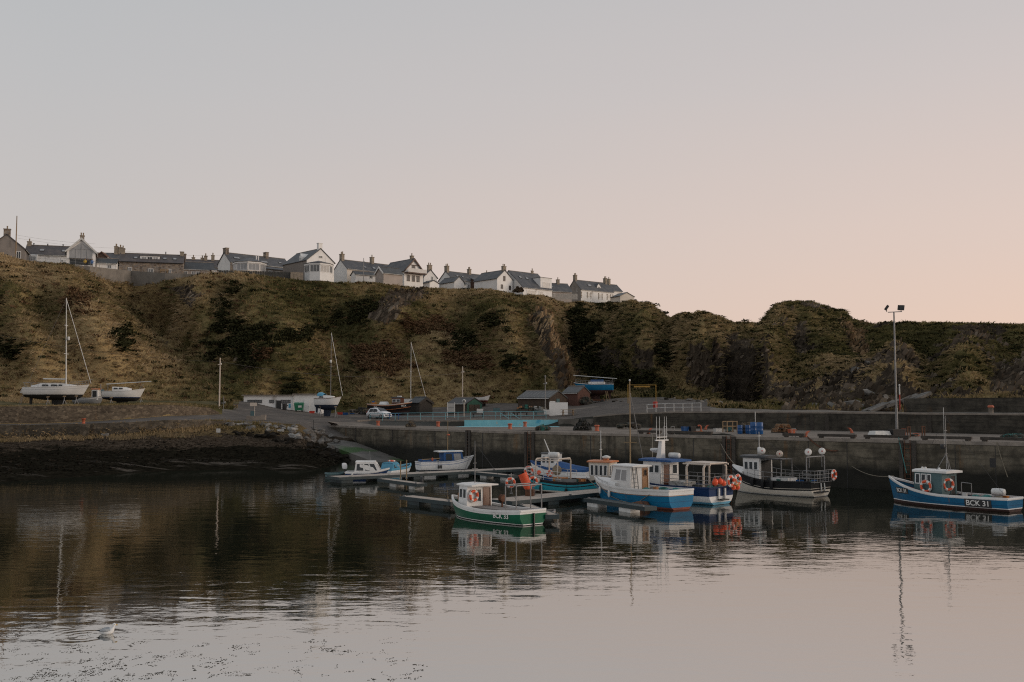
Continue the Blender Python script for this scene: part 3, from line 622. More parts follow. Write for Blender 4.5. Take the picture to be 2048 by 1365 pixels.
def ribbon(pts, zb, zt, th, mb=None, mi=0):
    """wall along plan points (x, y); zb / zt value or list; th = thickness away from the viewer"""
    mb = mb or MB(); n = len(pts); zb = zb if hasattr(zb, '__len__') else [zb] * n; zt = zt if hasattr(zt, '__len__') else [zt] * n
    rings = []
    for i, p in enumerate(pts):
        a = Vector(pts[max(0, i - 1)][:2]); c = Vector(pts[min(n - 1, i + 1)][:2]); d = (c - a).normalized(); nn = Vector((-d.y, d.x))
        if nn.y < 0: nn = -nn
        q = Vector(p[:2]) + nn * th
        rings.append([(p[0], p[1], zb[i]), (p[0], p[1], zt[i]), (q.x, q.y, zt[i]), (q.x, q.y, zb[i])])
    return mb.loft(rings, mi=mi, smooth=False)
def wpt(u, inn=0.0, z=DECKZ):
    """point on the quay edge at bearing u, moved inn metres in over the deck"""
    D = float(np.interp(u, [w.x / w.y * F + CX for w in WE], [w.y for w in WE])); 
    for a, b in zip(WE[:-1], WE[1:]):
        ua = a.x / a.y * F + CX; ub = b.x / b.y * F + CX
        if ua <= u <= ub or b is WE[-1]:
            s = (u - CX) / F; t = (s * a.y - a.x) / ((b.x - a.x) - s * (b.y - a.y)); p = a + (b - a) * t
            d = (b - a).normalized(); n = Vector((-d.y, d.x, 0)); return Vector((p.x, p.y, z)) + n * inn
wu = [652, 720, 800, 900, 1000, 1100, 1200, 1300, 1400, 1500, 1600, 1700, 1800, 1900, 2048, 2300, 2650]
q = thing('quay_wall', 'long dark concrete harbour quay wall stained with weed, boats moored under it', 'harbour wall', wpt(1300, 0, 0))
off = -Vector(q.location)
def loc_pts(pts): return [Vector(p) + off for p in pts]
ribbon(loc_pts([wpt(u) for u in wu]), -3.0, 3.34, 1.0).build('wall_face', 'quay_face', q)
ribbon(loc_pts([wpt(u, -.04) for u in wu]), 3.36, 3.585, .7).build('coping', 'kerb', q)
jb = MB()
for u in (712, 785, 870, 965, 1180, 1250, 1385, 1525, 1613, 1690, 1905, 1985):
    a = wpt(u, -.012, 0) + off; b = wpt(u + 1.3, -.012, 0) + off
    jb.add([(a.x, a.y, -1), (b.x, b.y, -1), (b.x, b.y, 3.33), (a.x, a.y, 3.33)], [(0, 1, 2, 3)])
jb.build('expansion_joint', 'black_paint', q)
for u, w_ in ((938, .5), (1060, .9), (1457, .9), (1812, .9)):
    mb = MB(); c = wpt(u) + off; d = (wpt(u + 4) - wpt(u)).normalized(); rz = math.atan2(d.y, d.x)
    for s in (-1, 1): mb.box((c.x + d.x * w_ * .5 * s, c.y + d.y * w_ * .5 * s, 1.2), (.28, .34, 4.7), rz)
    mb.box((c.x - .12 * d.y, c.y + .12 * d.x, 1.2), (w_, .05, 4.6), rz)
    f = mb.build('fender_post', 'timber_dark', q)
    lb = MB(); s0 = c - Vector((-d.y, d.x, 0)) * .14
    for s in (-.2, .2): lb.tube((s0.x + d.x * s, s0.y + d.y * s, -1), (s0.x + d.x * s, s0.y + d.y * s, 3.9 - DECKZ + 3.3), .03)
    for k in range(15): z = -.9 + k * .3; lb.tube((s0.x - d.x * .2, s0.y - d.y * .2, z), (s0.x + d.x * .2, s0.y + d.y * .2, z), .02)
    lb.build('ladder', 'rust', q)
sq = MB(); c = wpt(1974, -.015, 0) + off; e = wpt(1986, -.015, 0) + off
d = (e - c).normalized(); sq.ext([(c.x, c.y, 1.9), (e.x, e.y, 1.9), (e.x, e.y, 2.5), (c.x, c.y, 2.5)], Vector((-d.y, d.x, 0)) * .1); sq.build('drain_opening', 'black_paint', q)
# deck
bk = {650: 121.5, 700: 128, 750: 132, 820: 124.5, 900: 118.6, 1060: 118.6, 1135: 117.6, 1240: 113.6, 1340: 108.6, 1430: 105.6, 1530: 101.6, 1650: 97.6, 1740: 94.2, 1850: 90.1, 2048: 83.1, 2300: 77, 2700: 69}
db = MB(); du = list(range(655, 2690, 15)); vs = []
for u in du:
    D1 = float(np.interp(u, list(bk), list(bk.values()))); e = wpt(u, .64, 3.588); s = (u - CX) / F
    zb = 3.588 if u > 760 else 3.588 + (760 - u) / 105 * .5
    p1 = Vector((s * D1, D1, zb)); vs += [e, e + (p1 - e) * .5, p1]
db.add(vs, [(3 * i + k, 3 * i + 3 + k, 3 * i + 4 + k, 3 * i + 1 + k) for i in range(len(du) - 1) for k in (0, 1)])
o = db.build('quay_deck', 'deck'); o['kind'] = 'structure'
# slipway beside the wall
sb = MB(); n = 16; rows = []; d0 = (WE[1] - WE[0]).normalized(); n0 = Vector((d0.y, -d0.x, 0)); n0 = n0 if n0.y < 0 else -n0
for i in range(n + 1):
    s_ = -8 + 31 * i / n; z = 4.05 - .157 * (s_ + 8); w0 = WE[0] + d0 * s_; wd = 4.6 - .9 * i / n; l = w0 + n0 * wd
    rows.append([(w0.x, w0.y, z), (l.x, l.y, z), (l.x + n0.x * .2, l.y + n0.y * .2, z - 1.8), (w0.x, w0.y, z - 1.8)])
sb.loft(rows, smooth=False)
o = sb.build('slipway', 'slip'); o['kind'] = 'structure'
# left sea wall, retaining wall, upper wall, parapet, kerb
def rolepts(u0, u1, t, n, amp=0):
    out = []
    for u in np.linspace(u0, u1, n):
        D, z, _ = prof(u, t); out.append((float((u - CX) / F * D), float(D), float(z)))
    return out
pts = rolepts(-690, 455, 2.03, 60); zt = [float(prof(u, 3.0)[1]) + .06 for u in np.linspace(-690, 455, 60)]
tag(ribbon(pts, 1.6, zt, .9).build('sea_wall', 'rubble_low'), 'low rough stone sea wall between weedy beach and lower road', 'sea wall')
mb = MB(); c = Vector(rolepts(167, 186, 2.36, 2)[0]); 
tag(ribbon(rolepts(163, 180, 1.96, 3), 1.6, 4.08, .5).build('stone_buttress', 'rubble_low'), 'squat square buttress against the sea wall under the red bollard', 'buttress')
pts = rolepts(-690, 440, 4.03, 60); zt = [float(prof(u, 5.0)[1]) + .12 for u in np.linspace(-690, 440, 60)]; zt[-1] -= .5
tag(ribbon(pts, 3.4, zt, .9).build('retaining_wall', 'rubble'), 'mossy rubble retaining wall holding up the boat yard above the lower road', 'retaining wall')
us2 = np.linspace(1186, 2700, 50); pts = rolepts(1186, 2700, 3.06, 50)
uw = thing('upper_wall', 'dark upper harbour wall carrying the walkway behind the quay deck', 'harbour wall', (pts[20][0], pts[20][1], 3.5)); off = -Vector(uw.location)
ribbon([Vector(p) + off for p in pts], 3.3 - 3.5, [float(prof(u, 4.0)[1]) - .10 - 3.5 for u in us2], 1.1).build('wall_face', 'upper_face', uw)
ribbon([(p[0] + off.x, p[1] + off.y - .05) for p in pts], [float(prof(u, 4.0)[1]) - .098 - 3.5 for u in us2], [float(prof(u, 4.0)[1]) + .06 - 3.5 for u in us2], 1.3).build('coping', 'kerb', uw)
for u in (1622, 1652, 1856):
    D, z, _ = prof(u, 3.06); x = (u - CX) / F * D; mb = MB(); mb.box((x + off.x, D + off.y - .05, 4.3 - 3.5), (.35, .12, 1.7), -.6); mb.build('wall_pipe', 'timber_dark', uw)
pts = rolepts(1806, 2700, 4.75, 30)
tag(ribbon(pts, 5.0, [6.72 + .15 * (i / 29) for i in range(30)], .7).build('parapet_wall', 'upper_face'), 'grey concrete parapet wall standing on the upper walkway in front of rocks', 'parapet wall')
kp = rolepts(716, 928, 3.97, 16)
tag(ribbon(kp, 3.4, [p[2] + .12 for p in kp], .5).build('terrace_kerb', 'kerb'), 'pale concrete kerb edging the terrace left of the blue pool', 'kerb')
# paddling pool
pz = 118.05
pool = thing('paddling_pool', 'empty light blue painted paddling pool below the terrace railing', 'pool', (on(1022, pz).x, pz, 3.59)); off = -Vector(pool.location)
a = Vector(((929 - CX) / F * pz, pz, 0)); b = Vector(((1116 - CX) / F * pz, pz, 0))
mb = MB(); mb.ext([(a.x + off.x, 0, 0), (b.x + off.x, 0, 0), (b.x + off.x, 0, .78), (a.x + off.x, 0, .72)], (0, .5, 0)); mb.build('pool_wall', 'pool_blue', pool)
mb = MB(); mb.add([(a.x + off.x - 1, -4.5, .004), (b.x + off.x, -4.5, .004), (b.x + off.x, 0, .004), (a.x + off.x, 0, .004)], [(0, 1, 2, 3)]); mb.build('pool_floor', 'pool_blue', pool)
mb = MB(); mb.box(((a.x + b.x) / 2 + off.x, .28, .82), (b.x - a.x, .6, .09)); mb.build('coping', 'kerb', pool)
mb = MB(); c0 = b + Vector((.02, 0, 0)); e = on(1192, 116.0)
tag(ribbon([(b.x + .02, pz - .4), (b.x + 1.6, pz - .6), (e.x, e.y)], 3.3, [4.42, 4.45, 4.5], 1.6).build('pool_end_block', 'concrete'), 'bare concrete block closing the right end of the blue pool', 'concrete block')
# ------------------------------------------------------------------ deck furniture
def hoop_rail(name, mats, pts, h, label, cat, rails=2, r=.035, step=1):
    c = Vector(pts[0]); t = thing(name, label, cat, c)
    for i, p in enumerate(pts):
        p = Vector(p) - c; MB().tube(p, p + Vector((0, 0, h)), r, n=6).build('post', mats, t)
    for k in range(rails):
        z = h * (1 - k / rails) - (.0 if k else r)
        MB().path([Vector(p) - c + Vector((0, 0, z)) for p in pts], r * .9).build('rail', mats, t)
    return t
hoop_rail('terrace_railing', 'rail_blue', [on(u, float(np.interp(u, [740, 900, 1092], [131.5, 120.6, 120.3])), 0) for u in np.linspace(740, 1092, 15)], 1.05, 'pale blue tubular railing along the terrace above the paddling pool', 'railing')
hoop_rail('white_railing', 'rail_white', [on(u, float(np.interp(u, [1294, 1402], [111.5, 107.5])), 0) for u in np.linspace(1294, 1402, 7)], .95, 'white tubular railing on the corner of the upper harbour wall', 'railing')
t = thing('pool_steps', 'light blue stair handrails leading down into the paddling pool', 'handrail', on(1019, 119.5))
for s in (0, 1.25):
    mb = MB(); mb.path([(-1.1 + s, .4, .9), (.1 + s, -1.2, .1), (.1 + s, -1.2, -.65)], .035); mb.tube((-1.1 + s, .4, .9), (-1.1 + s, .4, 0), .035); mb.build('handrail', 'rail_blue', t)
def bollard(px, py, label, sc=1.0, z=DECKZ, grp='orange mooring bollards along the quay edge'):
    p = G(px, py, z); t = thing('mooring_bollard', label, 'bollard', p, 0, grp)
    MB().lathe([(.24 * sc, 0), (.24 * sc, .03), (.19 * sc, .06), (.185 * sc, .42 * sc)], n=14).build('post', 'orange_paint', t)
    MB().lathe([(.185 * sc, .42 * sc), (.25 * sc, .46 * sc), (.25 * sc, .54 * sc), (.17 * sc, .58 * sc)], n=14).build('cap', 'orange_paint', t)
for px, py, lb in ((756, 851.5, 'orange bollard on the quay edge below the white parked car'), (876, 853.5, 'orange bollard right of the small heap of creels'), (1020, 858.5, 'orange bollard in front of the blue pool wall'),
                   (1050, 853.8, 'orange bollard just right of the pool stair handrails'), (1194, 862.5, 'faded red bollard right of the big dark creel heap')):
    bollard(px, py, lb)
p = on(167, 106.4); t = thing('mooring_bollard', 'red bollard alone on the left sea wall', 'bollard', (p.x, p.y, float(prof(167, 3.0)[1]) + .05))
MB().lathe([(.2, 0), (.17, .05), (.16, .42), (.24, .46), (.24, .56)], n=14).build('post', 'orange_paint', t)
def hookbol(px, py, label, rz=0.0, mat='orange_paint'):
    p = G(px, py, DECKZ); t = thing('horn_bollard', label, 'bollard', p, rz, 'horned mooring bollards on the quay edge'); t.scale = (.8, .8, .8)
    MB().box((0, 0, .02), (.5, .4, .04)).build('base_plate', 'rust', t)
    mb = MB(); mb.loft([[Vector((x + r * math.cos(k * math.pi / 4), r * math.sin(k * math.pi / 4), z)) for k in range(8)] for x, z, r in ((0, .03, .17), (.03, .2, .15), (.12, .4, .14), (.26, .55, .15), (.42, .6, .14))]); mb.build('horn', mat, t)
hookbol(1297, 868, 'leaning pink-orange horn bollard with a rope, behind the tall wooden mast', .3); hookbol(1411, 860, 'orange horn bollard behind the stacked blue and black crates', .0)
hookbol(1611, 875, 'rusty orange horn bollard holding the drooping chain', .2); hookbol(1704, 867, 'orange horn bollard with flat top left of the white upturned box', 2.9)
# timber baulks along the edge
for k, (u0, u1, lb) in enumerate(((1272, 1316, 'short timber baulk on the quay edge behind the tall wooden mast'), (1330, 1418, 'timber baulk on the quay edge below the blue and black crates'), (1560, 1603, 'timber baulk on the quay edge below the orange creels'), (1630, 1706, 'timber baulk on the quay edge left of the white upturned box'),
        (1722, 1812, 'timber baulk on the quay edge below the light mast'), (1836, 1936, 'long timber baulk on the quay edge behind the blue boat mast'), (1954, 2080, 'timber baulk on the quay edge below the green nets'))):
    a = wpt(u0, .35, DECKZ); b = wpt(u1, .35, DECKZ); d = b - a; t = thing('timber_baulk', lb, 'timber beam', (a + b) / 2, math.atan2(d.y, d.x), 'timber baulks bolted along the quay edge')
    MB().box((0, 0, .20), (d.length, .28, .2)).build('beam', 'timber_dark', t)
    m = max(2, int(d.length / 1.6))
    for i in range(m): MB().box((-d.length / 2 + .25 + i * (d.length - .5) / (m - 1), 0, .05), (.3, .26, .098)).build('block', 'timber_dark', t)
# creels (lobster pots)
def make_creel(net, label, grp):
    t = thing('lobster_creel', label, 'lobster pot', (0, 0, 0), 0, grp)
    MB().box((0, 0, .03), (.72, .46, .06)).build('base', 'timber_dark', t)
    fb = MB()
    for x in (-.34, -.11, .12, .34): fb.path([(x, .22 * math.cos(a), .06 + .36 * math.sin(a)) for a in np.linspace(0, math.pi, 8)], .016, n=5)
    for a in (.6, 1.57, 2.54): fb.tube((-.34, .22 * math.cos(a), .06 + .36 * math.sin(a)), (.34, .22 * math.cos(a), .06 + .36 * math.sin(a)), .013, n=5)
    fb.build('frame', 'net_tan' if net == 'net_orange' else 'black_paint', t)
    nb = MB()
    for x in np.linspace(-.33, .33, 11): nb.path([(x, .213 * math.cos(a), .06 + .35 * math.sin(a)) for a in np.linspace(0, math.pi, 7)], .009, n=3)
    for a in np.linspace(.1, 3.04, 9): nb.tube((-.34, .213 * math.cos(a), .06 + .35 * math.sin(a)), (.34, .213 * math.cos(a), .06 + .35 * math.sin(a)), .009, n=3)
    for x in (-.33, .33):
        nb.path([(x, 0, .06), (x, 0, .4)], .01, n=3); nb.path([(x, -.15, .2), (x, .15, .2)], .01, n=3); nb.path([(x, -.12, .07), (x, -.1, .3)], .01, n=3)
    nb.ball((0, 0, .17), .13, 8, sc=(1.6, 1, .8))
    nb.build('netting', net, t); return t
def pile(net, spots, label, grp):
    o0 = make_creel(net, label, grp)
    for i, (p, rz) in enumerate(spots):
        if i == 0: o0.location = p; o0.rotation_euler = (0, 0, rz)
        else: dup(o0, p, rz, label, grp)
def heap(px0, px1, py, rows, net, label, grp, dep=1, jit=.12):
    a = G(px0, py, DECKZ); b = G(px1, py, DECKZ); sp = []; d = b - a; L_ = d.length; u = d.normalized(); nrm = Vector((-u.y, u.x, 0))
    for r_ in range(rows):
        n = max(1, int((L_ - r_ * .5) / .62))
        for dd in range(dep):
            for i in range(n):
                x = (L_ - n * .62) / 2 + .31 + i * .62
                sp.append((a + u * (x + rnd.uniform(-jit, jit)) + nrm * (dd * .6 + rnd.uniform(-.05, .1)) + Vector((0, 0, r_ * .36)), math.atan2(u.y, u.x) + 1.57 + rnd.uniform(-.5, .5)))
    pile(net, sp, label, grp)
heap(1146, 1188, 861.5, 3, 'net_dark', 'black netted lobster creel in the big dark heap left of the faded red bollard', 'black lobster creels heaped on the quay', 2, .2)
heap(808, 834, 855, 2, 'net_tan', 'tan netted lobster creel in the small heap between two orange bollards', 'small heap of creels by the terrace', 1)
heap(1543, 1592, 866, 2, 'net_orange', 'orange brown lobster creel in the double row right of the blue barrels', 'orange creels stacked on the quay', 2, .06)
heap(1470, 1528, 860, 2, 'net_tan', 'tan hooped lobster creel stacked behind the blue barrels', 'creels behind the blue barrels', 1, .06)
heap(1448, 1472, 864, 1, 'net_teal', 'turquoise netted creel inside the wooden rack', 'turquoise creels in the rack', 1, .03)
# barrels
def barrel(px, py, mat, label, h=.86, r=.26):
    t = thing('plastic_barrel', label, 'barrel', G(px, py, DECKZ), 0, 'plastic barrels on the quay')
    MB().lathe([(r * .9, 0), (r, .06), (r, h * .3), (r * 1.04, h * .33), (r, h * .36), (r, h * .64), (r * 1.04, h * .67), (r, h * .7), (r, h - .06), (r * .88, h)], n=14).build('drum', mat, t)
    MB().lathe([(r * .86, h), (r * .86, h + .02), (r * .8, h + .03)], n=14).build('lid', 'black_paint', t)
for px, py, m, lb in ((1480, 868, 'blue_plastic', 'short blue barrel leftmost of the barrel row'), (1488, 867.5, 'black_paint', 'black barrel among the blue barrels'), (1496, 868, 'blue_plastic', 'blue barrel just right of the black barrel'),
                      (1507, 868.5, 'blue_plastic', 'taller blue barrel in front of the thin white pole'), (1520, 869, 'blue_plastic', 'blue barrel at the right end of the row')):
    barrel(px, py, m, lb, 1.0 if px > 1500 else .74, .27 if px > 1500 else .22)
rk_ = thing('creel_rack', 'open wooden rack frame with turquoise creels on the quay', 'rack', G(1460, 865, DECKZ), .5)
for x in (-.58, .58):
    for y in (-.3, .3): MB().box((x, y, .5), (.07, .07, 1.0)).build('post', 'timber', rk_)
for z in (.55, .98):
    mb = MB()
    for y in (-.3, .3): mb.box((0, y - .002, z), (1.26, .05, .07))
    mb.build('rail', 'timber', rk_)
def crate(name, px, py, size, mat, label, cat='crate', rz=0.4, rim=True, taper=.86):
    p = G(px, py, DECKZ); t = thing(name, label, cat, p, rz); w, d, h = size
    def ring(s, z): return [Vector((w / 2 * a * s, d / 2 * b * s, z)) for a, b in ((-1, -1), (1, -1), (1, 1), (-1, 1))]
    MB().loft([ring(taper, 0), ring(1, h), ring(.9, h), ring(taper * .9, .04)], smooth=False).build('body', mat, t)
    MB().loft([ring(1.04, h - .05), ring(1.04, h + .012), ring(.94, h + .012), ring(.94, h - .05)], smooth=False, cap0=False, cap1=False).build('rim', mat, t)
    return t
crate('fish_crate', 1370, 863, (.62, .45, .42), 'blue_plastic', 'blue fish crate at the left of the crate group'); crate('fish_crate', 1385, 863, (.6, .45, .48), 'black_paint', 'black crate standing beside the blue fish crate')
crate('fish_crate', 1393, 866, (1.0, .5, .13), 'yellow_plastic', 'flat yellow fish box lying in front of the black crate')
crate('fish_crate', 1584, 867, (.62, .42, .34), 'orange_paint', 'orange box at the right end of the orange creels')
t = thing('suction_hose', 'bent orange hose end standing right of the black crate', 'hose', G(1398, 863, DECKZ)); mb = MB(); mb.path([(-.1, 0, .5), (.02, 0, .56), (.14, 0, .5), (.2, 0, .38), (.2, 0, .0)], .08, n=8); mb.build('hose', 'orange_paint', t)
MB().torus((.2, 0, .03), .1, .03).build('collar', 'orange_paint', t)
t = thing('fish_box_stack', 'pale weathered tub left of the wooden creel rack', 'tub', G(1436, 864, DECKZ), .3)
mb = MB(); mb.loft([[Vector((a * .38 * s, b * .26 * s, z)) for a, b in ((-1, -1), (1, -1), (1, 1), (-1, 1))] for s, z in ((.8, 0), (1, .3), (.9, .3), (.75, .06))], smooth=False); mb.build('tub', 'white_plastic', t)
MB().box((0, 0, .32), (.72, .5, .03)).build('lid', 'galv', t)
t = thing('upturned_box', 'white upturned fish bin on the quay left of the light mast', 'fish bin', G(1759, 873, DECKZ), .25)
MB().loft([[Vector((a * .75 * s, b * .5 * s, z)) for a, b in ((-1, -1), (1, -1), (1, 1), (-1, 1))] for s, z in ((1.05, 0), (1.05, .08), (1, .09), (.82, .42))], smooth=False).build('bin', 'white_plastic', t)
for x in (-.5, .4): MB().box((x, -.51, .1), (.25, .1, .12)).build('foot', 'white_plastic', t)
t = crate('rubbish_skip', 1794, 873, (1.15, .7, .55), 'black_paint', 'black plastic bin at the foot of the light mast', 'bin', .25, True, .9); MB().box((.6, -.02, .35), (.05, .5, .5)).build('end_plate', 'orange_paint', t)
for px, py, h, lb in ((1818, 875, .75, 'thin rusty frame nearest the black bin'), (1847, 872, .72, 'orange rusty frame post right of the rope coil')):
    t = thing('quay_stanchion', lb, 'metal frame', G(px, py, DECKZ), .4, 'rusty frames on the quay')
    for s in (-.13, .13): MB().box((s, 0, h / 2), (.06, .08, h)).build('leg', 'rust', t)
    MB().box((0, 0, h + .03), (.36, .1, .06)).build('top_bar', 'rust', t)
def netheap(px, py, w, d, h, mat, label, seed):
    r = random.Random(seed); t = thing('net_heap', label, 'fishing nets', G(px, py, DECKZ), .3)
    mb = MB()
    for k in range(int(10 * w)): mb.ball((r.uniform(-w / 2, w / 2) * .8, r.uniform(-d / 2, d / 2) * .7, h * .2), r.uniform(.16, .3), 8, sc=(1.3, 1, .8 * h / .4))
    mb.build('bundle', 'net_dark', t)
    for k in range(int(7 * w)):
        rb = MB(); x = r.uniform(-w / 2, w / 2) * .85; rb.path([(x + .22 * math.cos(a) * r.uniform(.8, 1.3), -.2 + .2 * math.sin(a), h * (.45 + .35 * math.sin(a + x * 3))) for a in np.linspace(0, 5.5, 10)], .022, n=4); rb.build('rope_loop', mat, t)
netheap(2030, 877, 2.4, .7, .42, 'net_teal', 'heap of dark nets with green ropes at the right end of the quay', 3)
netheap(1828, 873, .5, .4, .3, 'orange_paint', 'small coil of green and orange rope right of the light mast', 4)
for px, lb in ((1323, 'grey ladder hoop on the quay edge, left of a pair'), (1338, 'grey ladder hoop on the quay edge, right of a pair'), (1580, 'pale ladder hoop in front of the orange creels')):
    t = thing('ladder_hoop', lb, 'handrail', wpt(px, .45), .4, 'ladder hoops on the quay edge')
    MB().path([(-.17, 0, 0), (-.17, 0, .62), (.17, 0, .66), (.17, 0, 0)], .025).build('hoop', 'galv', t)
    for s in (-.17, .17): MB().box((s, 0, .015), (.12, .12, .03)).build('foot', 'galv', t)
# light mast
lm = thing('light_mast', 'tall grey floodlight mast with two lamps on the quay', 'light mast', G(1794, 870, DECKZ))
MB().box((0, 0, .03), (.5, .5, .06)).build('base_plate', 'rust', lm)
MB().tube((0, 0, .05), (0, 0, 2.2), .12, .11, 10).build('lower_pole', 'galv', lm); H = 10.2
MB().tube((0, 0, 2.2), (0, 0, H), .085, .06, 10).build('upper_pole', 'galv', lm)
MB().tube((-.5, 0, H), (.65, -.05, H + .05), .035).build('crossarm', 'galv', lm)
for x, rz, rx in ((.58, .15, .25), (-.62, 1.25, .6)):
    hd = MB().box((x, -.05, H + .38), (.5, .2, .42), rz, 0, 0, rx).build('lamp_head', 'black_paint', lm)
    mt = Matrix.Translation((x, -.05, H + .38)) @ Matrix.Rotation(rz, 4, 'Z') @ Matrix.Rotation(rx, 4, 'X')
    pb = MB().box((0, -.105, 0), (.4, .015, .32)); pb.xf(mt); pb.build('lens', 'glass', hd)
    MB().tube((x, -.05, H + .02), (x, -.05, H + .2), .03).build('bracket', 'black_paint', hd)
t = thing('beacon_pole', 'thin red and white marker pole behind the walkway near the light mast', 'marker pole', on(1800, 103.0)); p = t.location
MB().tube((0, 0, 0), (0, 0, 1.7), .07, .06, 8).build('red_pole', 'red_plastic', t); MB().tube((0, 0, 1.7), (0, 0, 2.6), .07, .06, 8).build('white_top', 'white_plastic', t); MB().ball((0, 0, 2.66), .1, 8).build('lamp', 'white_plastic', t)
t = thing('slim_pole', 'slim white pole standing behind the blue barrels', 'pole', G(1511, 868, DECKZ)); MB().tube((0, 0, 0), (0, 0, 1.9), .03, n=6).build('pole', 'rail_white', t); MB().lathe([(.1, 0), (.1, .03), (.04, .05)], n=8).build('foot', 'galv', t)
t = thing('stone_marker', 'pale capped stone bollard on the walkway left of the floodlight wall end', 'bollard', on(1982, 88.0)); MB().lathe([(.22, 0), (.2, .5), (.24, .52)], n=10).build('post', 'kerb', t); MB().lathe([(.27, .53), (.27, .66), (.15, .74)], n=10).build('cap', 'orange_paint', t)
# chain and ropes on the quay face
def rope(pts, r, mat, label, cat='rope', name='mooring_rope'):
    c = Vector(pts[0]); mb = MB(); mb.path([Vector(p) - c for p in pts], r, n=5); return tag(mb.build(name, mat, None, c), label, cat)
def sag(a, b, s, n=9): return [Vector(a).lerp(Vector(b), i / n) - Vector((0, 0, s * 4 * (i / n) * (1 - i / n))) for i in range(n + 1)]
rope(sag(wpt(1613, -.1, 3.7), wpt(1673, -.12, 2.7), .35), .055, 'rust', 'rusty chain drooping along the quay face from a horn bollard', 'chain', 'chain')
rope(sag(wpt(1795, -.1, 3.75), wpt(1813, -.5, 1.3), .05), .03, 'net_teal', 'teal rope hanging down the quay wall near the light mast')
rope(sag(wpt(1990, -.1, 3.6), wpt(2010, -.1, 1.3), .1), .03, 'rope', 'pale rope hanging down the quay wall above the small blue boat stern')
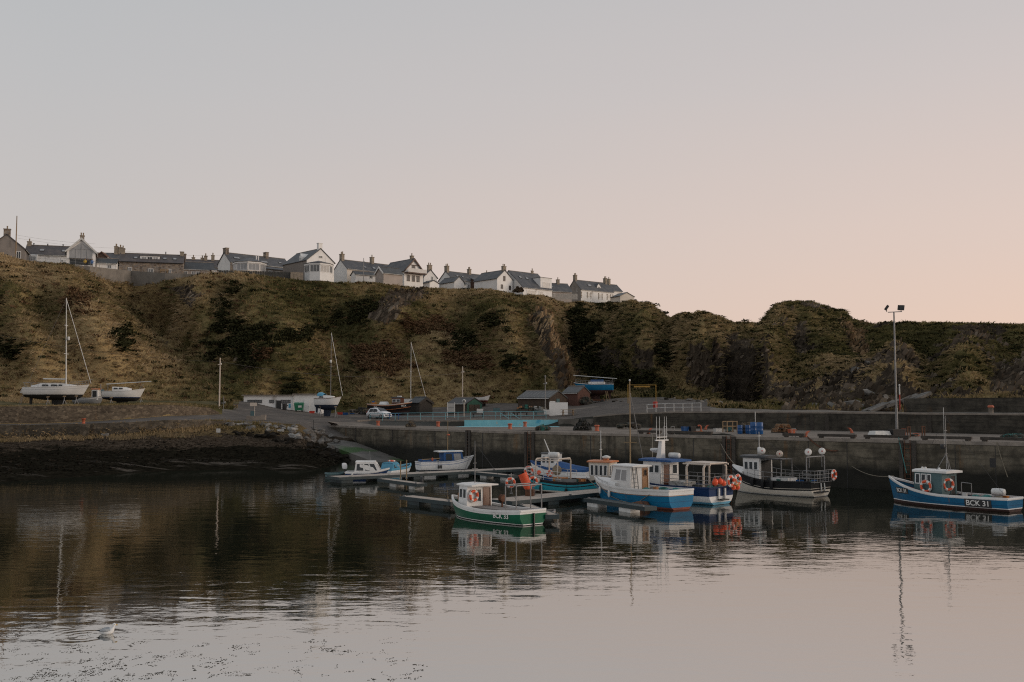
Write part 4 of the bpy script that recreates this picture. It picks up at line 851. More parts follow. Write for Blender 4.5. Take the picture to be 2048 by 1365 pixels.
# ------------------------------------------------------------------ village on the cliff top
def win(par, M_, c, w, h, frame='paint_white', pane='glass_mid', bars=1, proud=.06):
    """window: frame part with a pane sub-part; M_ maps local (x, out, z) to the house"""
    fb = MB(); t = .09
    for sx in (-1, 1): fb.box((sx * (w / 2 - t / 2), -proud / 2, 0), (t, proud, h))
    for sz in (-1, 1): fb.box((0, -proud / 2, sz * (h / 2 - t / 2)), (w - 2 * t, proud, t))
    for k in range(bars): x = -w / 2 + w * (k + 1) / (bars + 1); fb.box((x, -proud / 2 + .004, 0), (.06, proud - .012, h - 2 * t))
    mt = M_ @ Matrix.Translation(c); f = fb.xf(mt).build('window', frame, par)
    MB().box((0, -.016, 0), (w - 2 * t + .02, .03, h - 2 * t + .02)).xf(mt).build('pane', pane, f)
    return f
FRONT = Matrix.Identity(4)
def house(label, o, th, L, W, hw, hr, wall='harl_white', roof='slate', chim=(), wins=(), sky=(), cat='house', group=None, name='house', apex=.5, ov=.18, bottom=-2.5, skew=None, door=(), gable_wins=(), stack='stone_fine', verge=None, gframe='paint_white'):
    """ridge along local x, front wall at y=0 facing -y, left gable at x=0"""
    h = thing(name, label, cat, o, th, group); ya = W * apex; back = hw + hr - hr * ((W - ya) / ya) if skew is None else skew
    g = [(0, 0, bottom), (0, 0, hw), (0, ya, hw + hr), (0, W, back), (0, W, bottom)]
    MB().ext(g, (L, 0, 0)).build('wall', wall, h)
    rb = MB(); tk = .16; n1 = Vector((0, -hr, ya)).normalized(); n2 = Vector((0, (hw + hr - back), W - ya)).normalized()
    e1 = Vector((0, 0, hw)) - Vector((0, ya, hr)).normalized() * ov * 1.6; tp = Vector((0, ya, hw + hr)); e2 = Vector((0, W, back)) + Vector((0, W - ya, back - hw - hr)).normalized() * ov * 1.6
    q = [e1 + n1 * .012, tp + Vector((0, 0, .016)), tp + Vector((0, 0, tk)), e1 + n1 * tk]
    rb.ext([v + Vector((-ov, 0, 0)) for v in q], (L + 2 * ov, 0, 0))
    q = [tp + Vector((0, 0, .016)), e2 + n2 * .012, e2 + n2 * tk, tp + Vector((0, 0, tk))]
    rb.ext([v + Vector((-ov, 0, 0)) for v in q], (L + 2 * ov, 0, 0))
    r = rb.build('roof', roof, h)
    cr = MB().tube((-ov, ya, hw + hr + tk), (L + ov, ya, hw + hr + tk), .09, n=6).build('ridge_tiles', 'kerb' if verge is None else roof, r)
    if verge:
        for x in (-ov - .03,):
            vb = MB(); vb.ext([(x, e1.y, e1.z - .18), (x, e1.y, e1.z + .16), (x, ya, hw + hr + tk + .04), (x, ya, hw + hr - .26)], (-.08, 0, 0)); vb.ext([(x, ya, hw + hr - .26), (x, ya, hw + hr + tk + .04), (x, e2.y, e2.z + .16), (x, e2.y, e2.z - .18)], (-.08, 0, 0)); vb.build('bargeboard', verge, r)
    gb = MB().tube((0, e1.y - .05, e1.z + .02), (L, e1.y - .05, e1.z + .02), .06, n=6).build('gutter', 'rail_white' if wall != 'stone' else 'black_paint', h)
    for c in chim:
        x, ch, w_ = c[0], c[1], c[2]; np_ = c[3] if len(c) > 3 else 2; sm = c[4] if len(c) > 4 else stack; z0 = hw + hr - .55
        cb = MB(); cb.box((x, ya, z0 + (ch + .55) / 2), (.75, w_, ch + .55)); cb.box((x, ya, z0 + ch + .55 + .07), (.9, w_ + .16, .14)); k = cb.build('chimney', sm, r)
        for i in range(np_):
            y = ya + (i - (np_ - 1) / 2) * w_ * .5; MB().lathe([(.13, 0), (.12, .45), (.15, .5), (.15, .58)], (x, y, hw + hr + ch + .14), 8).build('chimney_pot', 'net_tan', k)
    for x, z, w_, hh in wins: win(h, FRONT, (x, 0, z), w_, hh)
    GL = Matrix(((0, 1, 0, 0), (-1, 0, 0, 0), (0, 0, 1, 0), (0, 0, 0, 1)))     # left gable: local x -> -y
    for y, z, w_, hh in gable_wins: win(h, GL, (-y, 0, z), w_, hh, gframe, 'glass')
    for x, z, w_, hh in door:
        d = MB().box((x, -.03, z + hh / 2), (w_, .08, hh)).build('door', 'brown_trim', h); MB().ball((x + w_ * .36, -.09, z + hh * .48), .05, 6).build('handle', 'galv', d)
    sl = math.atan2(hr, ya)
    for x, v, w_, hh in sky:    # v = height fraction up the front slope
        c = Vector((x, ya * v, hw + hr * v)) + n1 * (tk + .05); mt = Matrix.Translation(c) @ Matrix.Rotation(sl, 4, 'X')
        f = MB().box((0, 0, 0), (w_, hh, .1)).xf(mt).build('skylight', 'steel_roof', r); MB().box((0, 0, .052), (w_ - .16, hh - .16, .02)).xf(mt).build('pane', 'glass_pale', f)
    return h
def dormer(h, x, y, z, w, d, hw, hr, wall='paint_white', roof='slate', flat=False):
    p = [(x - w / 2, y, z), (x + w / 2, y, z), (x + w / 2, y, z + hw), (x, y, z + hw + hr), (x - w / 2, y, z + hw)] if not flat else [(x - w / 2, y, z), (x + w / 2, y, z), (x + w / 2, y, z + hw), (x - w / 2, y, z + hw)]
    f = MB().ext(p, (0, d, 0)).build('dormer', wall, h); rb = MB()
    if flat: rb.box((x, y + d / 2 - .1, z + hw + .07), (w + .25, d + .2, .13))
    else:
        for s in (-1, 1): rb.ext([(x + s * (w / 2 + .15), y - .12, z + hw - .14), (x, y - .12, z + hw + hr + .02), (x, y - .12, z + hw + hr + .14), (x + s * (w / 2 + .15), y - .12, z + hw)], (0, d, 0))
    rb.build('dormer_roof', roof, f); return f
def P2(px, py, D): return P(px, py, D)
A = R(42); CW = R(132)
# 1 brown gable at the left edge
house('grey-brown harled gable house at the far left end of the cliff-top row', P2(49, 524, 196), R(110), 8, 6.6, 2.5, 2.75, 'harl_grey', 'slate_brown', [(.4, 1.05, 1.2, 1, 'stone')], gable_wins=[(1.1, 1.3, .85, 1.5)])
# 2 long low cottage
h = house('long low white cottage with brown slate roof beside the tall pole', P2(49, 528, 206), R(16), 9.2, 5.4, 2.1, 2.15, 'harl_white', 'slate_brown', [(.35, .75, .8, 1)], [(7.2, .9, .5, .5)], [(3.1, .42, .95, .8), (7.4, .42, .95, .8)])
mb = MB(); mb.ext([(0.1, -1.6, -2), (0.1, -1.6, 1.75), (0.1, -.02, 2.05), (0.1, -.02, -2)], (2.5, 0, 0)); f = mb.build('porch', 'paint_white', h); win(h, Matrix.Translation((0, -1.6, 0)), (1.35, 0, .95), 2.2, 1.0, bars=2, pane='glass_pale')
for x in (1.2, 3.9, 6.9): MB().lathe([(.1, 0), (.1, .35), (.16, .36), (.16, .45)], (x, 2.7, 4.35), 8).build('roof_vent', 'black_paint', h)
# 3 modern glazed gable
h = house('white modern house with a big glazed gable above a terrace', P2(190, 536, 200), R(112), 5, 5.3, 3.25, 2.55, 'harl_white', 'slate', [(4.6, 1.2, .8, 2)], verge='rail_white', ov=.3)
GLm = Matrix(((0, 1, 0, 0), (-1, 0, 0, 0), (0, 0, 1, 0), (0, 0, 0, 1)))
mb = MB(); mb.ext([(-.02, .55, 1.75), (-.02, 4.75, 1.75), (-.02, 4.75, 3.3), (-.02, 2.65, 5.0), (-.02, .55, 3.3)], (-.04, 0, 0)); pn = mb.build('gable_glazing', 'glass_pale', h)
mb = MB()
for y in (1.6, 2.65, 3.7): mb.box((-.08, y, 2.65 if y != 2.65 else 3.2), (.05, .07, 1.9 if y != 2.65 else 2.9))
mb.box((-.09, 2.65, 3.62), (.05, 3.6, .07)); mb.build('glazing_bars', 'galv', pn)
MB().box((-.35, 2.65, 1.68), (.7, 4.4, .1)).build('balcony', 'galv', h); MB().ext([(-.02, .6, .45), (-.02, 4.7, .45), (-.02, 4.7, 1.55), (-.02, .6, 1.55)], (-.03, 0, 0)).build('lower_glazing', 'glass', h)
# 4 small outhouse and the houses behind it
house('small white outhouse with dark slate roof between glazed gable and stone cottage', P2(193, 541, 203), R(15), 3.8, 3.4, 1.55, 1.05, 'harl_white', 'slate_dark', (), [(2.5, .85, .8, .8)], name='outhouse', cat='outhouse')
house('grey slate roof house half hidden behind the small white outhouse', P2(190, 527, 222), R(12), 5.5, 5, 1.0, 1.6, 'harl_grey', 'slate', [(4.0, 1.6, 1.0, 2), (4.9, 1.4, .8, 2)])
house('little orange-brown gable peeping over the small white outhouse roof', P2(212, 519, 214), R(96), 3, 2.0, .6, .9, 'brown_trim', 'rust', name='garden_shed', cat='shed')
# 5 stone cottage
h = house('rubble stone cottage with brown slate roof and wide white dormer', P2(238, 551, 206), R(15), 12.6, 5.6, 3.0, 1.95, 'stone', 'slate_brown', [(.35, 1.0, .9, 1), (12.2, .75, .8, 0)], [(2.1, 1.25, .8, 1.0), (6.2, .9, 1.1, 1.4), (9.9, 1.15, .8, 1.0)], [(3.1, .4, .75, .8), (8.9, .42, .75, .8), (10.9, .42, .75, .8)])
d = dormer(h, 5.9, .9, 3.25, 3.9, 2.2, 1.15, 0, flat=True)
for x, pn in ((4.75, 'glass_pale'), (5.9, 'glass'), (7.05, 'glass_pale')): win(d, Matrix.Translation((0, .9, 0)), (x, 0, 3.83), 1.05, .85, pane=pn)
MB().lathe([(.1, 0), (.1, .8), (.15, .82)], (8.9, 3.0, 4.9), 8).build('flue', 'black_paint', h)
# 6 low slate building
h = house('low building with very dark slate roof and pink harled wall', P2(361, 553, 212), R(15), 6.6, 5, 1.6, 1.75, 'harl_pink', 'slate_dark', (), [(.9, .75, 1.1, .8), (2.6, .7, .8, 1.0), (3.6, .75, .9, .8)])
h = house('brown slate terrace roof with a row of chimneys behind the dark slate building', P2(362, 545, 240), R(14), 10, 6, 1.6, 1.9, 'harl_grey', 'slate_brown', [(.5, 1.3, 1.3, 0, 'stone'), (2.6, .55, .5, 1), (4.7, .5, .5, 1), (5.5, 1.0, .9, 2), (7.2, 1.2, .9, 2)])
t = thing('timber_conservatory', 'tiny dark timber bay with hipped roof beside the tall white gable', 'conservatory', P2(428, 549, 209), .4)
MB().box((0, 0, .0), (1.5, 1.4, 1.6)).build('wall', 'brown_trim', t); MB().loft([[Vector((a * .9, b * .85, .8)) for a, b in ((-1, -1), (1, -1), (1, 1), (-1, 1))], [Vector((a * .1, b * .1, 1.35)) for a, b in ((-1, -1), (1, -1), (1, 1), (-1, 1))]], smooth=False).build('roof', 'steel_roof', t)
win(t, Matrix.Translation((0, -.7, 0)), (0, 0, .2), 1.1, 1.0, pane='glass_pale')
# 7 big white house with cross wing
h = house('large white-gabled house with grey slate roof behind the dark fence', P2(460, 548, 226), A, 15.5, 6.2, 2.8, 2.35, 'harl_white', 'slate', [(.4, 1.05, 1.5, 0, 'stone'), (10.6, 1.1, 1.3, 0, 'stone')], [], [(2.2, .45, 1.5, .8), (5.9, .52, 1.2, .8), (9.0, .3, 1.7, .7), (13.3, .4, .8, .6)], gable_wins=[(1.0, .7, .3, .4)])
MB().box((6.5, -.04, .3), (13, .1, 5.0)).build('front_facing', 'stone', h)
for x in (7.0, 7.55): MB().tube((x, 1.0, 3.4), (x, 1.0, 4.9), .13, n=8).build('flue', 'paint_white', h)
mb = MB(); mb.ext([(7.5, -3.2, -2), (7.5, -3.2, 1.45), (7.5, -.1, 2.3), (7.5, -.1, -2)], (5.5, 0, 0)); ex = mb.build('lean_to', 'harl_grey', h)
mb = MB(); mb.ext([(7.3, -3.5, 1.45), (7.3, -.1, 2.4), (7.3, -.1, 2.52), (7.3, -3.5, 1.57)], (5.9, 0, 0)); mb.build('lean_to_roof', 'slate', ex)
for x in (8.4, 10.3, 11.7): win(h, Matrix.Translation((0, -3.2, 0)), (x, 0, .5), 1.0, 1.3)
def octo(par, c, r, z0, z1, za, wall, n=8, glaz=True, pane='glass_pale', rot=0.2):
    pts = [(c[0] + r * math.cos(rot + 2 * math.pi * k / n), c[1] + r * math.sin(rot + 2 * math.pi * k / n)) for k in range(n)]
    s = MB().prism(pts, z0, z1).build('sunroom', wall, par)
    MB().loft([[Vector((c[0] + (p[0] - c[0]) * f, c[1] + (p[1] - c[1]) * f, z)) for p in pts] for f, z in ((1.1, z1 + .01), (1.1, z1 + .12), (.06, za))], smooth=False).build('sunroom_roof', 'slate', s)
    MB().loft([[Vector((c[0] + (p[0] - c[0]) * f, c[1] + (p[1] - c[1]) * f, z)) for p in pts] for f, z in ((1.005, z1 - .3), (1.06, z1 - .3), (1.06, z1 - .01), (1.005, z1 - .01))], smooth=False, cap0=False, cap1=False).build('fascia', 'paint_white', s)
    for k in range(n):
        a = Vector((*pts[k], 0)); b = Vector((*pts[(k + 1) % n], 0)); m = (a + b) / 2; d = (b - a); nn = Vector((m.x - c[0], m.y - c[1], 0)).normalized()
        mt = Matrix.Translation((m.x, m.y, 0)) @ Matrix.Rotation(math.atan2(-nn.x, nn.y) + math.pi, 4, 'Z'); w = d.length
        if glaz: win(s, mt, (0, 0, z1 - 1.12), w * .94, 1.55, pane=pane, bars=2)
    return s
t = h; inv = t.matrix_basis.inverted() if False else (Matrix.Translation(h.location) @ Matrix.Rotation(A, 4, 'Z')).inverted()
q = inv @ P2(499, 546, 219); octo(h, (q.x, q.y), 3.5, -2.5, 2.05 + q.z, 3.35 + q.z, 'harl_cream', 8, True, 'glass_pale')
g = house('white cross wing with tall gable and chimney joined to the large white house', P2(668, 552, 223), CW, 10.5, 7.0, 2.9, 2.8, 'harl_white', 'slate', [(.5, 1.25, .95, 0, 'harl_white')], [], [], gable_wins=[(3.5, 3.9, 1.0, .6)])
inv = (Matrix.Translation(g.location) @ Matrix.Rotation(CW, 4, 'Z')).inverted(); q = inv @ P2(637, 551, 217.5)
octo(g, (q.x, q.y), 3.0, -1.5 + q.z, 2.3 + q.z, 3.2 + q.z, 'paint_white', 8, True, 'glass_mid', .35)
MB().box((5.3, 7.05, .2), (10.3, .08, 5.2)).build('courtyard_facing', 'harl_grey', g)
# left slope of the wing faces the courtyard: dormer and windows there
LB = Matrix(((-1, 0, 0, 0), (0, -1, 0, 7.0), (0, 0, 1, 0), (0, 0, 0, 1)))
dm = MB(); dm.ext([(3.3, 7.02, 2.0), (2.3, 7.02, 2.0), (2.3, 7.02, 3.9), (2.8, 7.02, 4.7), (3.3, 7.02, 3.9)], (0, -2.2, 0)); dd = dm.build('dormer', 'paint_white', g); win(dd, LB @ Matrix.Translation((0, -.02, 0)), (-2.8, 0, 3.1), .6, 1.3)
win(g, LB, (-4.6, 0, .9), .8, 1.2); win(g, LB, (-1.2, 0, .9), .8, 1.3)
mb = MB(); 
for k in range(34): mb.box((-8.5 + k * .5, 0, -.3 + .03 * (k % 3)), (.46, .04, 1.9))
mb2 = MB(); mb2.box((0, .05, .3), (17, .05, .1)); mb2.box((0, .05, -.5), (17, .05, .1))
f = thing('dark_fence', 'long dark board fence along the cliff edge before the large white house', 'fence', P2(512, 549, 213), R(11)); mb.build('boards', 'fence_dark', f); mb2.build('rails', 'fence_dark', f)
f = thing('garden_fence', 'short grey board fence right of the long dark fence', 'fence', P2(592, 550, 214), R(14)); mb = MB()
for k in range(9): mb.box((-1.0 + k * .3, 0, -.4), (.27, .04, 1.9))
mb.build('boards', 'stone_fine', f); MB().box((.2, .05, .2), (2.8, .05, .1)).build('rails', 'timber_dark', f)
# 8 cream house, outbuilding, balcony wing
h = house('cream-fronted white house with two tall stone chimneys in mid row', P2(694, 557, 236), A, 17, 5.8, 2.4, 2.3, 'harl_cream', 'slate', [(.35, 1.35, 1.1, 2), (9.0, 1.45, .9, 1)], [(2, 1.0, .5, .7)], [(5.6, .3, .7, .6), (8.2, .32, .8, .9)])
MB().ext([(-.03, .0, -2.4), (-.03, .0, 2.36), (-.03, 2.9, 4.62), (-.03, 5.8, 2.36), (-.03, 5.8, -2.4)], (-.03, 0, 0)).build('gable_facing', 'harl_white', h)
house('pale shed with corrugated grey roof in front of the cream house', P2(767, 561, 226), R(40), 5.2, 3.5, 1.75, 1.45, 'harl_pink', 'steel_roof', (), (), (), 'outhouse', name='outhouse', verge='paint_white')
house('low white lean-to with dark roof left of the corrugated shed', P2(711, 557, 231), R(30), 5.2, 3, 1.0, .75, 'harl_white', 'slate_dark', (), [(3.9, .5, .8, .7)], (), 'outhouse', name='outhouse')
h = house('white gable house with brown bargeboards and a timber balcony', P2(846, 567, 240), CW, 9.5, 5.6, 2.7, 2.9, 'harl_white', 'slate', [(.8, .8, .7, 1)], [], [(4, .5, .6, .9)], verge='brown_trim', ov=.35, gframe='brown_trim', gable_wins=[(2.9, 3.25, 1.0, 1.8), (1.5, .9, .9, 1.5), (2.9, .9, .9, 1.5), (4.4, .9, .9, 1.5)])
bl = MB().box((-.8, 2.8, 2.05), (1.6, 5.6, .22)).build('balcony', 'brown_trim', h); MB().ext([(-1.57, .05, 2.2), (-1.57, 5.55, 2.2), (-1.57, 5.55, 3.1), (-1.57, .05, 3.1)], (-.03, 0, 0)).build('glass_screen', 'glass_pale', bl)
mb = MB(); mb.box((-.1, 2.8, 4.15), (.12, 2.6, .14)); mb.build('tie_beam', 'brown_trim', h)
house('narrow white gable with stone chimney right of the balcony house', P2(874, 569, 255), CW, 7, 4.2, 1.6, 1.9, 'harl_white', 'slate', [(.45, 1.2, 1.1, 2)], gable_wins=[(1.6, 1.3, .6, 1.2)])
house('low white shed roof just right of the narrow white gable', P2(876, 573, 246), CW, 3, 2.6, .75, .5, 'harl_white', 'slate_dark', (), (), (), 'shed', name='garden_shed')
# 9 to 11
h = house('white house with two chimneys and brown glazed extension right of the gap', P2(905, 576, 263), A, 17, 6.0, 2.3, 2.35, 'harl_white', 'slate', [(.4, 1.4, 1.2, 2), (8.2, 1.25, .9, 2), (14.5, .9, 1.2, 1)], [(5.5, .9, .7, .9)], [(2.6, .45, .6, .8), (4.4, .4, .6, .8)])
ex = MB().ext([(6.2, -4.2, -2), (6.2, -4.2, 1.3), (6.2, -.03, 3.0), (6.2, -.03, -2)], (8.0, 0, 0)).build('extension', 'brown_trim', h); MB().ext([(5.8, -4.7, 1.3), (5.8, -.03, 3.1), (5.8, -.03, 3.28), (5.8, -4.7, 1.48)], (8.8, 0, 0)).build('extension_roof', 'slate', ex)
for x in (8.2, 9.7, 11.2, 12.8): win(h, Matrix.Translation((0, -4.2, 0)), (x, 0, .5), 1.35, 1.3, pane='glass_pale')
MB().box((6.9, -4.45, .3), (1.5, .4, 3.4)).build('stone_pier', 'stone_fine', h)
house('low white extension with dark slate roof at the left of its row', P2(906, 577, 257), A, 4.5, 4.5, 1.4, 1.0, 'harl_white', 'slate_dark', (), (), (), 'extension', name='house_extension')
house('small plain white gable in front of the two-chimney white house', P2(928, 577, 254), CW, 6, 3.2, 1.45, 1.35, 'harl_white', 'slate', (), (), (), 'extension', name='house_extension')
h = house('white gable house with twin chimney pots and three dark windows', P2(1025, 583, 252), CW, 9, 5.2, 2.9, 2.2, 'harl_white', 'slate', [(.4, .95, 1.0, 2)], [], [], gframe='brown_trim', gable_wins=[(2.8, 3.0, .7, 1.3), (3.6, .9, .7, 1.1), (.9, .8, .7, 1.1)])
h = house('large white house with long catslide roof and boxy two-storey bay', P2(1046, 593, 250), A, 10.2, 8.0, 2.35, 4.6, 'harl_white', 'slate', [(8.3, .7, .25, 1)], [(2.9, .9, 3.2, 1.7), (6.3, .9, 1.6, 1.7)], [(2.0, .62, .7, 1.0), (4.2, .58, .8, .9)], apex=.68, skew=4.6, bottom=-3)
bx = MB().box((8.4, 2.9, 1.4), (4.0, 5.2, 8.0)).build('box_bay', 'harl_white', h); MB().box((8.4, 2.9, 5.45), (4.2, 5.4, .1)).build('box_bay_roof', 'slate', bx); win(bx, Matrix.Translation((0, .3, 0)), (8.4, 0, 3.2), 2.6, 2.2, pane='glass_pale'); win(bx, Matrix.Translation((0, .3, 0)), (9.5, 0, .3), .8, 1.6)
# 12 to 14
h = house('low brown-walled house with slate roof behind the pale fence', P2(1090, 598, 268), R(22), 8.0, 6, 2.2, 2.4, 'harl_pink', 'slate', [(5.2, 1.1, .8, 1)], [(2.8, 1.1, .8, .9), (5.7, 1.1, 1.9, .9)], [(2.5, .5, .8, 1.0)])
mb = MB()
for k in range(20): mb.box((-4.5 + k * .47, 0, -.2), (.42, .04, 1.5))
f = thing('pale_fence', 'pale timber fence in front of the low brown-walled house', 'fence', P2(1120, 592, 261), R(4)); mb.build('boards', 'fence_pale', f); MB().box((0, .05, .2), (9.2, .05, .1)).build('rails', 'fence_pale', f)
h = house('detached white house with grey gable, stone quoins and chimneys at both ends', P2(1162, 597, 300), R(38), 13.5, 6.2, 2.75, 3.05, 'harl_white', 'slate', [(.4, 1.5, 1.1, 2), (13.0, 1.5, 1.1, 2)], [(3.3, 1.3, 1.0, 1.4), (8.0, 1.3, 1.0, 1.4), (11.6, 1.3, 1.0, 1.4)], [(4.8, .5, 1.4, .9)], gable_wins=[(1.6, 2.6, .5, 1.0)])
MB().ext([(-.03, .0, -2.4), (-.03, .0, 2.7), (-.03, 3.1, 5.75), (-.03, 6.2, 2.7), (-.03, 6.2, -2.4)], (-.03, 0, 0)).build('gable_facing', 'harl_grey', h)
for x in (.2, 3.3 - .75, 3.3 + .75, 8 - .75, 8 + .75, 11.6 - .75, 11.6 + .75, 13.3):
    mb = MB()
    for k in range(4): mb.box((x, -.03, .35 + k * .5), (.35 if k % 2 else .22, .07, .42))
    mb.build('quoin', 'stone_fine', h)
d = dormer(h, 8.2, .9, 3.3, 1.5, 2.2, 1.0, .9, 'paint_white', 'slate'); win(d, Matrix.Translation((0, .9, 0)), (8.2, 0, 3.85), .9, .9, pane='glass')
house('slate roof end with a chimney just behind the detached white house', P2(1226, 592, 312), R(38), 4, 5, 1.6, 2.2, 'harl_white', 'slate', [(.6, 1.7, .8, 1)])
house('low pale shed gable at the right end of the cliff-top row', P2(1268, 600, 300), R(118), 5, 5, .9, 1.1, 'harl_cream', 'steel_roof', (), (), (), 'shed', name='garden_shed')
# cliff-top path wall, railing, people, bench, pole
cp = [(-300, 500, 184), (-60, 513, 186.5), (0, 518.5, 188), (60, 521.5, 188.5), (120, 527, 189.5), (180, 533, 190.5), (215, 537, 196), (262, 542, 204), (330, 546.5, 202), (425, 550.5, 203)]
W_ = [P(*c) for c in cp]
tag(ribbon(W_, [w.z - (4.5 if 180 < c[0] < 330 else 2.0) for w, c in zip(W_, cp)], [w.z for w in W_], .45).build('path_wall', 'path_conc'), 'pale concrete wall edging the cliff-top footpath at the left', 'wall')
t = thing('footpath_railing', 'thin grey railing on the cliff-top footpath wall', 'railing', W_[2]); rp_ = []
for a, b in zip(W_[1:-1], W_[2:]):
    n = max(2, int((b - a).length / 2.2))
    for i in range(n): rp_.append(a.lerp(b, i / n) + Vector((0, .2, 0)))
for i, p in enumerate(rp_[:34]): MB().tube(p - W_[2], p - W_[2] + Vector((0, 0, 1.05)), .03, n=5).build('post', 'galv', t)
for z in (1.05, .6): MB().path([p - W_[2] + Vector((0, 0, z)) for p in rp_[:34]], .022, n=4).build('rail', 'galv', t)
def cyl_ring(c, rx, ry, n=10): return [Vector((c[0] + rx * math.cos(2 * math.pi * k / n), c[1] + ry * math.sin(2 * math.pi * k / n), c[2])) for k in range(n)]
def person(px, py, D, jacket, label, rz=0.0, lean=0.0):
    t = thing('person', label, 'person', P(px, py, D), rz, 'people on the cliff-top footpath')
    b = MB()      # body: legs, torso, arms and head as one surface through a skin skeleton
    J = {'pel': (0, 0, .92, .15), 'che': (lean * .5, 0, 1.32, .17), 'nek': (lean * .8, 0, 1.5, .065), 'hea': (lean, -.02, 1.66, .105), 'top': (lean, -.02, 1.74, .07),
         'hl': (-.1, 0, .86, .09), 'kl': (-.12, -.03, .48, .065), 'al': (-.12, .02, .08, .045), 'fl': (-.12, -.16, .04, .04), 'hr': (.1, 0, .86, .09), 'kr': (.12, -.03, .48, .065), 'ar': (.12, .02, .08, .045), 'fr': (.12, -.16, .04, .04),
         'sl': (-.2 + lean * .6, 0, 1.42, .06), 'el': (-.27 + lean * .4, -.02, 1.14, .05), 'wl': (-.2 + lean * .4, -.22, 1.0, .035), 'sr': (.2 + lean * .6, 0, 1.42, .06), 'er': (.27 + lean * .4, -.02, 1.14, .05), 'wr': (.2 + lean * .4, -.22, 1.0, .035)}
    ks = list(J); E = [('pel', 'che'), ('che', 'nek'), ('nek', 'hea'), ('hea', 'top'), ('pel', 'hl'), ('hl', 'kl'), ('kl', 'al'), ('al', 'fl'), ('pel', 'hr'), ('hr', 'kr'), ('kr', 'ar'), ('ar', 'fr'), ('che', 'sl'), ('sl', 'el'), ('el', 'wl'), ('che', 'sr'), ('sr', 'er'), ('er', 'wr')]
    me = bpy.data.meshes.new('body'); me.from_pydata([J[k][:3] for k in ks], [(ks.index(a), ks.index(c)) for a, c in E], []); o = bpy.data.objects.new('body', me); COL.objects.link(o); o.parent = t
    md = o.modifiers.new('skin', 'SKIN'); 
    for i, k in enumerate(ks): me.skin_vertices[0].data[i].radius = (J[k][3], J[k][3] * .85)
    me.skin_vertices[0].data[0].use_root = True
    s = o.modifiers.new('sub', 'SUBSURF'); s.levels = 1; s.render_levels = 1; me.materials.append(MATS['trousers'])
    jb = MB(); jb.loft([cyl_ring((lean * f, 0, z), rx, ry) for f, z, rx, ry in ((0, .82, .2, .17), (.1, .95, .21, .18), (.5, 1.32, .235, .19), (.7, 1.46, .18, .14), (.8, 1.53, .08, .08))])
    for s_ in (-1, 1): jb.tube((s_ * .2 + lean * .6, 0, 1.42), (s_ * .27 + lean * .4, -.02, 1.14), .085, .07, 8); jb.tube((s_ * .27 + lean * .4, -.02, 1.14), (s_ * .2 + lean * .4, -.2, 1.0), .07, .055, 8)
    jb.build('jacket', jacket, t); MB().ball((lean, 0, 1.72), .125, 10, sc=(1, 1.05, .9)).build('hair', 'brown_trim', t); MB().ball((lean, -.065, 1.65), .085, 8, sc=(.9, .7, 1.15)).build('face', 'skin', t)
pm('trousers', (.03, .032, .04), (.02, .02, .026), 5, .9); pm('jacket_yellow', (.5, .33, .05), (.36, .24, .04), 4, .8); pm('jacket_dark', (.02, .022, .03), None, 4, .8); pm('jacket_blue', (.07, .17, .38), (.05, .12, .28), 4, .8); pm('skin', (.45, .28, .2), None, 5, .6)
person(170, 535.5, 193.0, 'jacket_yellow', 'person in a yellow jacket standing behind the footpath wall', .2); person(174.6, 536, 193.2, 'jacket_dark', 'person in a dark jacket beside the yellow-jacketed one', -.1); person(183.5, 536.5, 193.4, 'jacket_blue', 'person in a blue jacket standing apart behind the footpath wall', .1)
t = thing('wooden_bench', 'yellow-brown wooden bench in front of the stone cottage', 'bench', P(328, 547.5, 203.6), R(10))
MB().box((0, 0, .45), (1.7, .45, .06)).build('seat', 'timber', t); MB().box((0, .25, .75), (1.7, .05, .4)).build('backrest', 'timber', t)
for x in (-.7, .7): MB().box((x, 0, .2), (.1, .42, .42)).build('leg', 'timber', t)
def pole(px, pyb, D, h, label, arm=True, r=.12, mat='timber', base=None, lamp=False):
    t = thing('utility_pole', label, 'utility pole', base if base is not None else P(px, pyb, D), 0, 'wooden utility poles')
    MB().tube((0, 0, -.5), (0, 0, h), r, r * .65, 8).build('pole', mat, t)
    if arm: MB().box((0, -r, h - .9), (.5, .12, .1)).build('crossarm', mat, t); MB().lathe([(.05, 0), (.06, .1), (.03, .16)], (.18, -r, h - .85), 6).build('insulator', 'white_plastic', t)
    return t
pole(31, 521, 189.5, 8.6, 'tall brown pole rising above the cliff-top wall at the left', False, .13); pole(727, 559, 226, 4.9, 'slim pole in front of the cream house with two chimneys', True, .1, 'galv')
t = pole(1186, 598, 285, 2.4, 'short thin post in front of the detached white house', False, .06, 'galv')
def wire(a, b, s, label, r=.02): 
    pts = sag(a, b, s, 14); c = Vector(pts[0]); mb = MB(); mb.path([p - c for p in pts], r, n=4); return tag(mb.build('overhead_wire', 'black_paint', None, c), label, 'wire', 'overhead wires')
wire(P(31, 476, 189.5), P(241, 497, 208), .4, 'thin wire from the tall brown pole to the stone cottage chimney', .015); wire(P(31, 470, 189.5), P(190, 488, 206), .3, 'thin wire from the tall brown pole over the glazed gable', .015)
wire(P(241, 502, 208), P(449, 512, 216), .3, 'thin wire over the low dark slate roof to the large white house', .012)
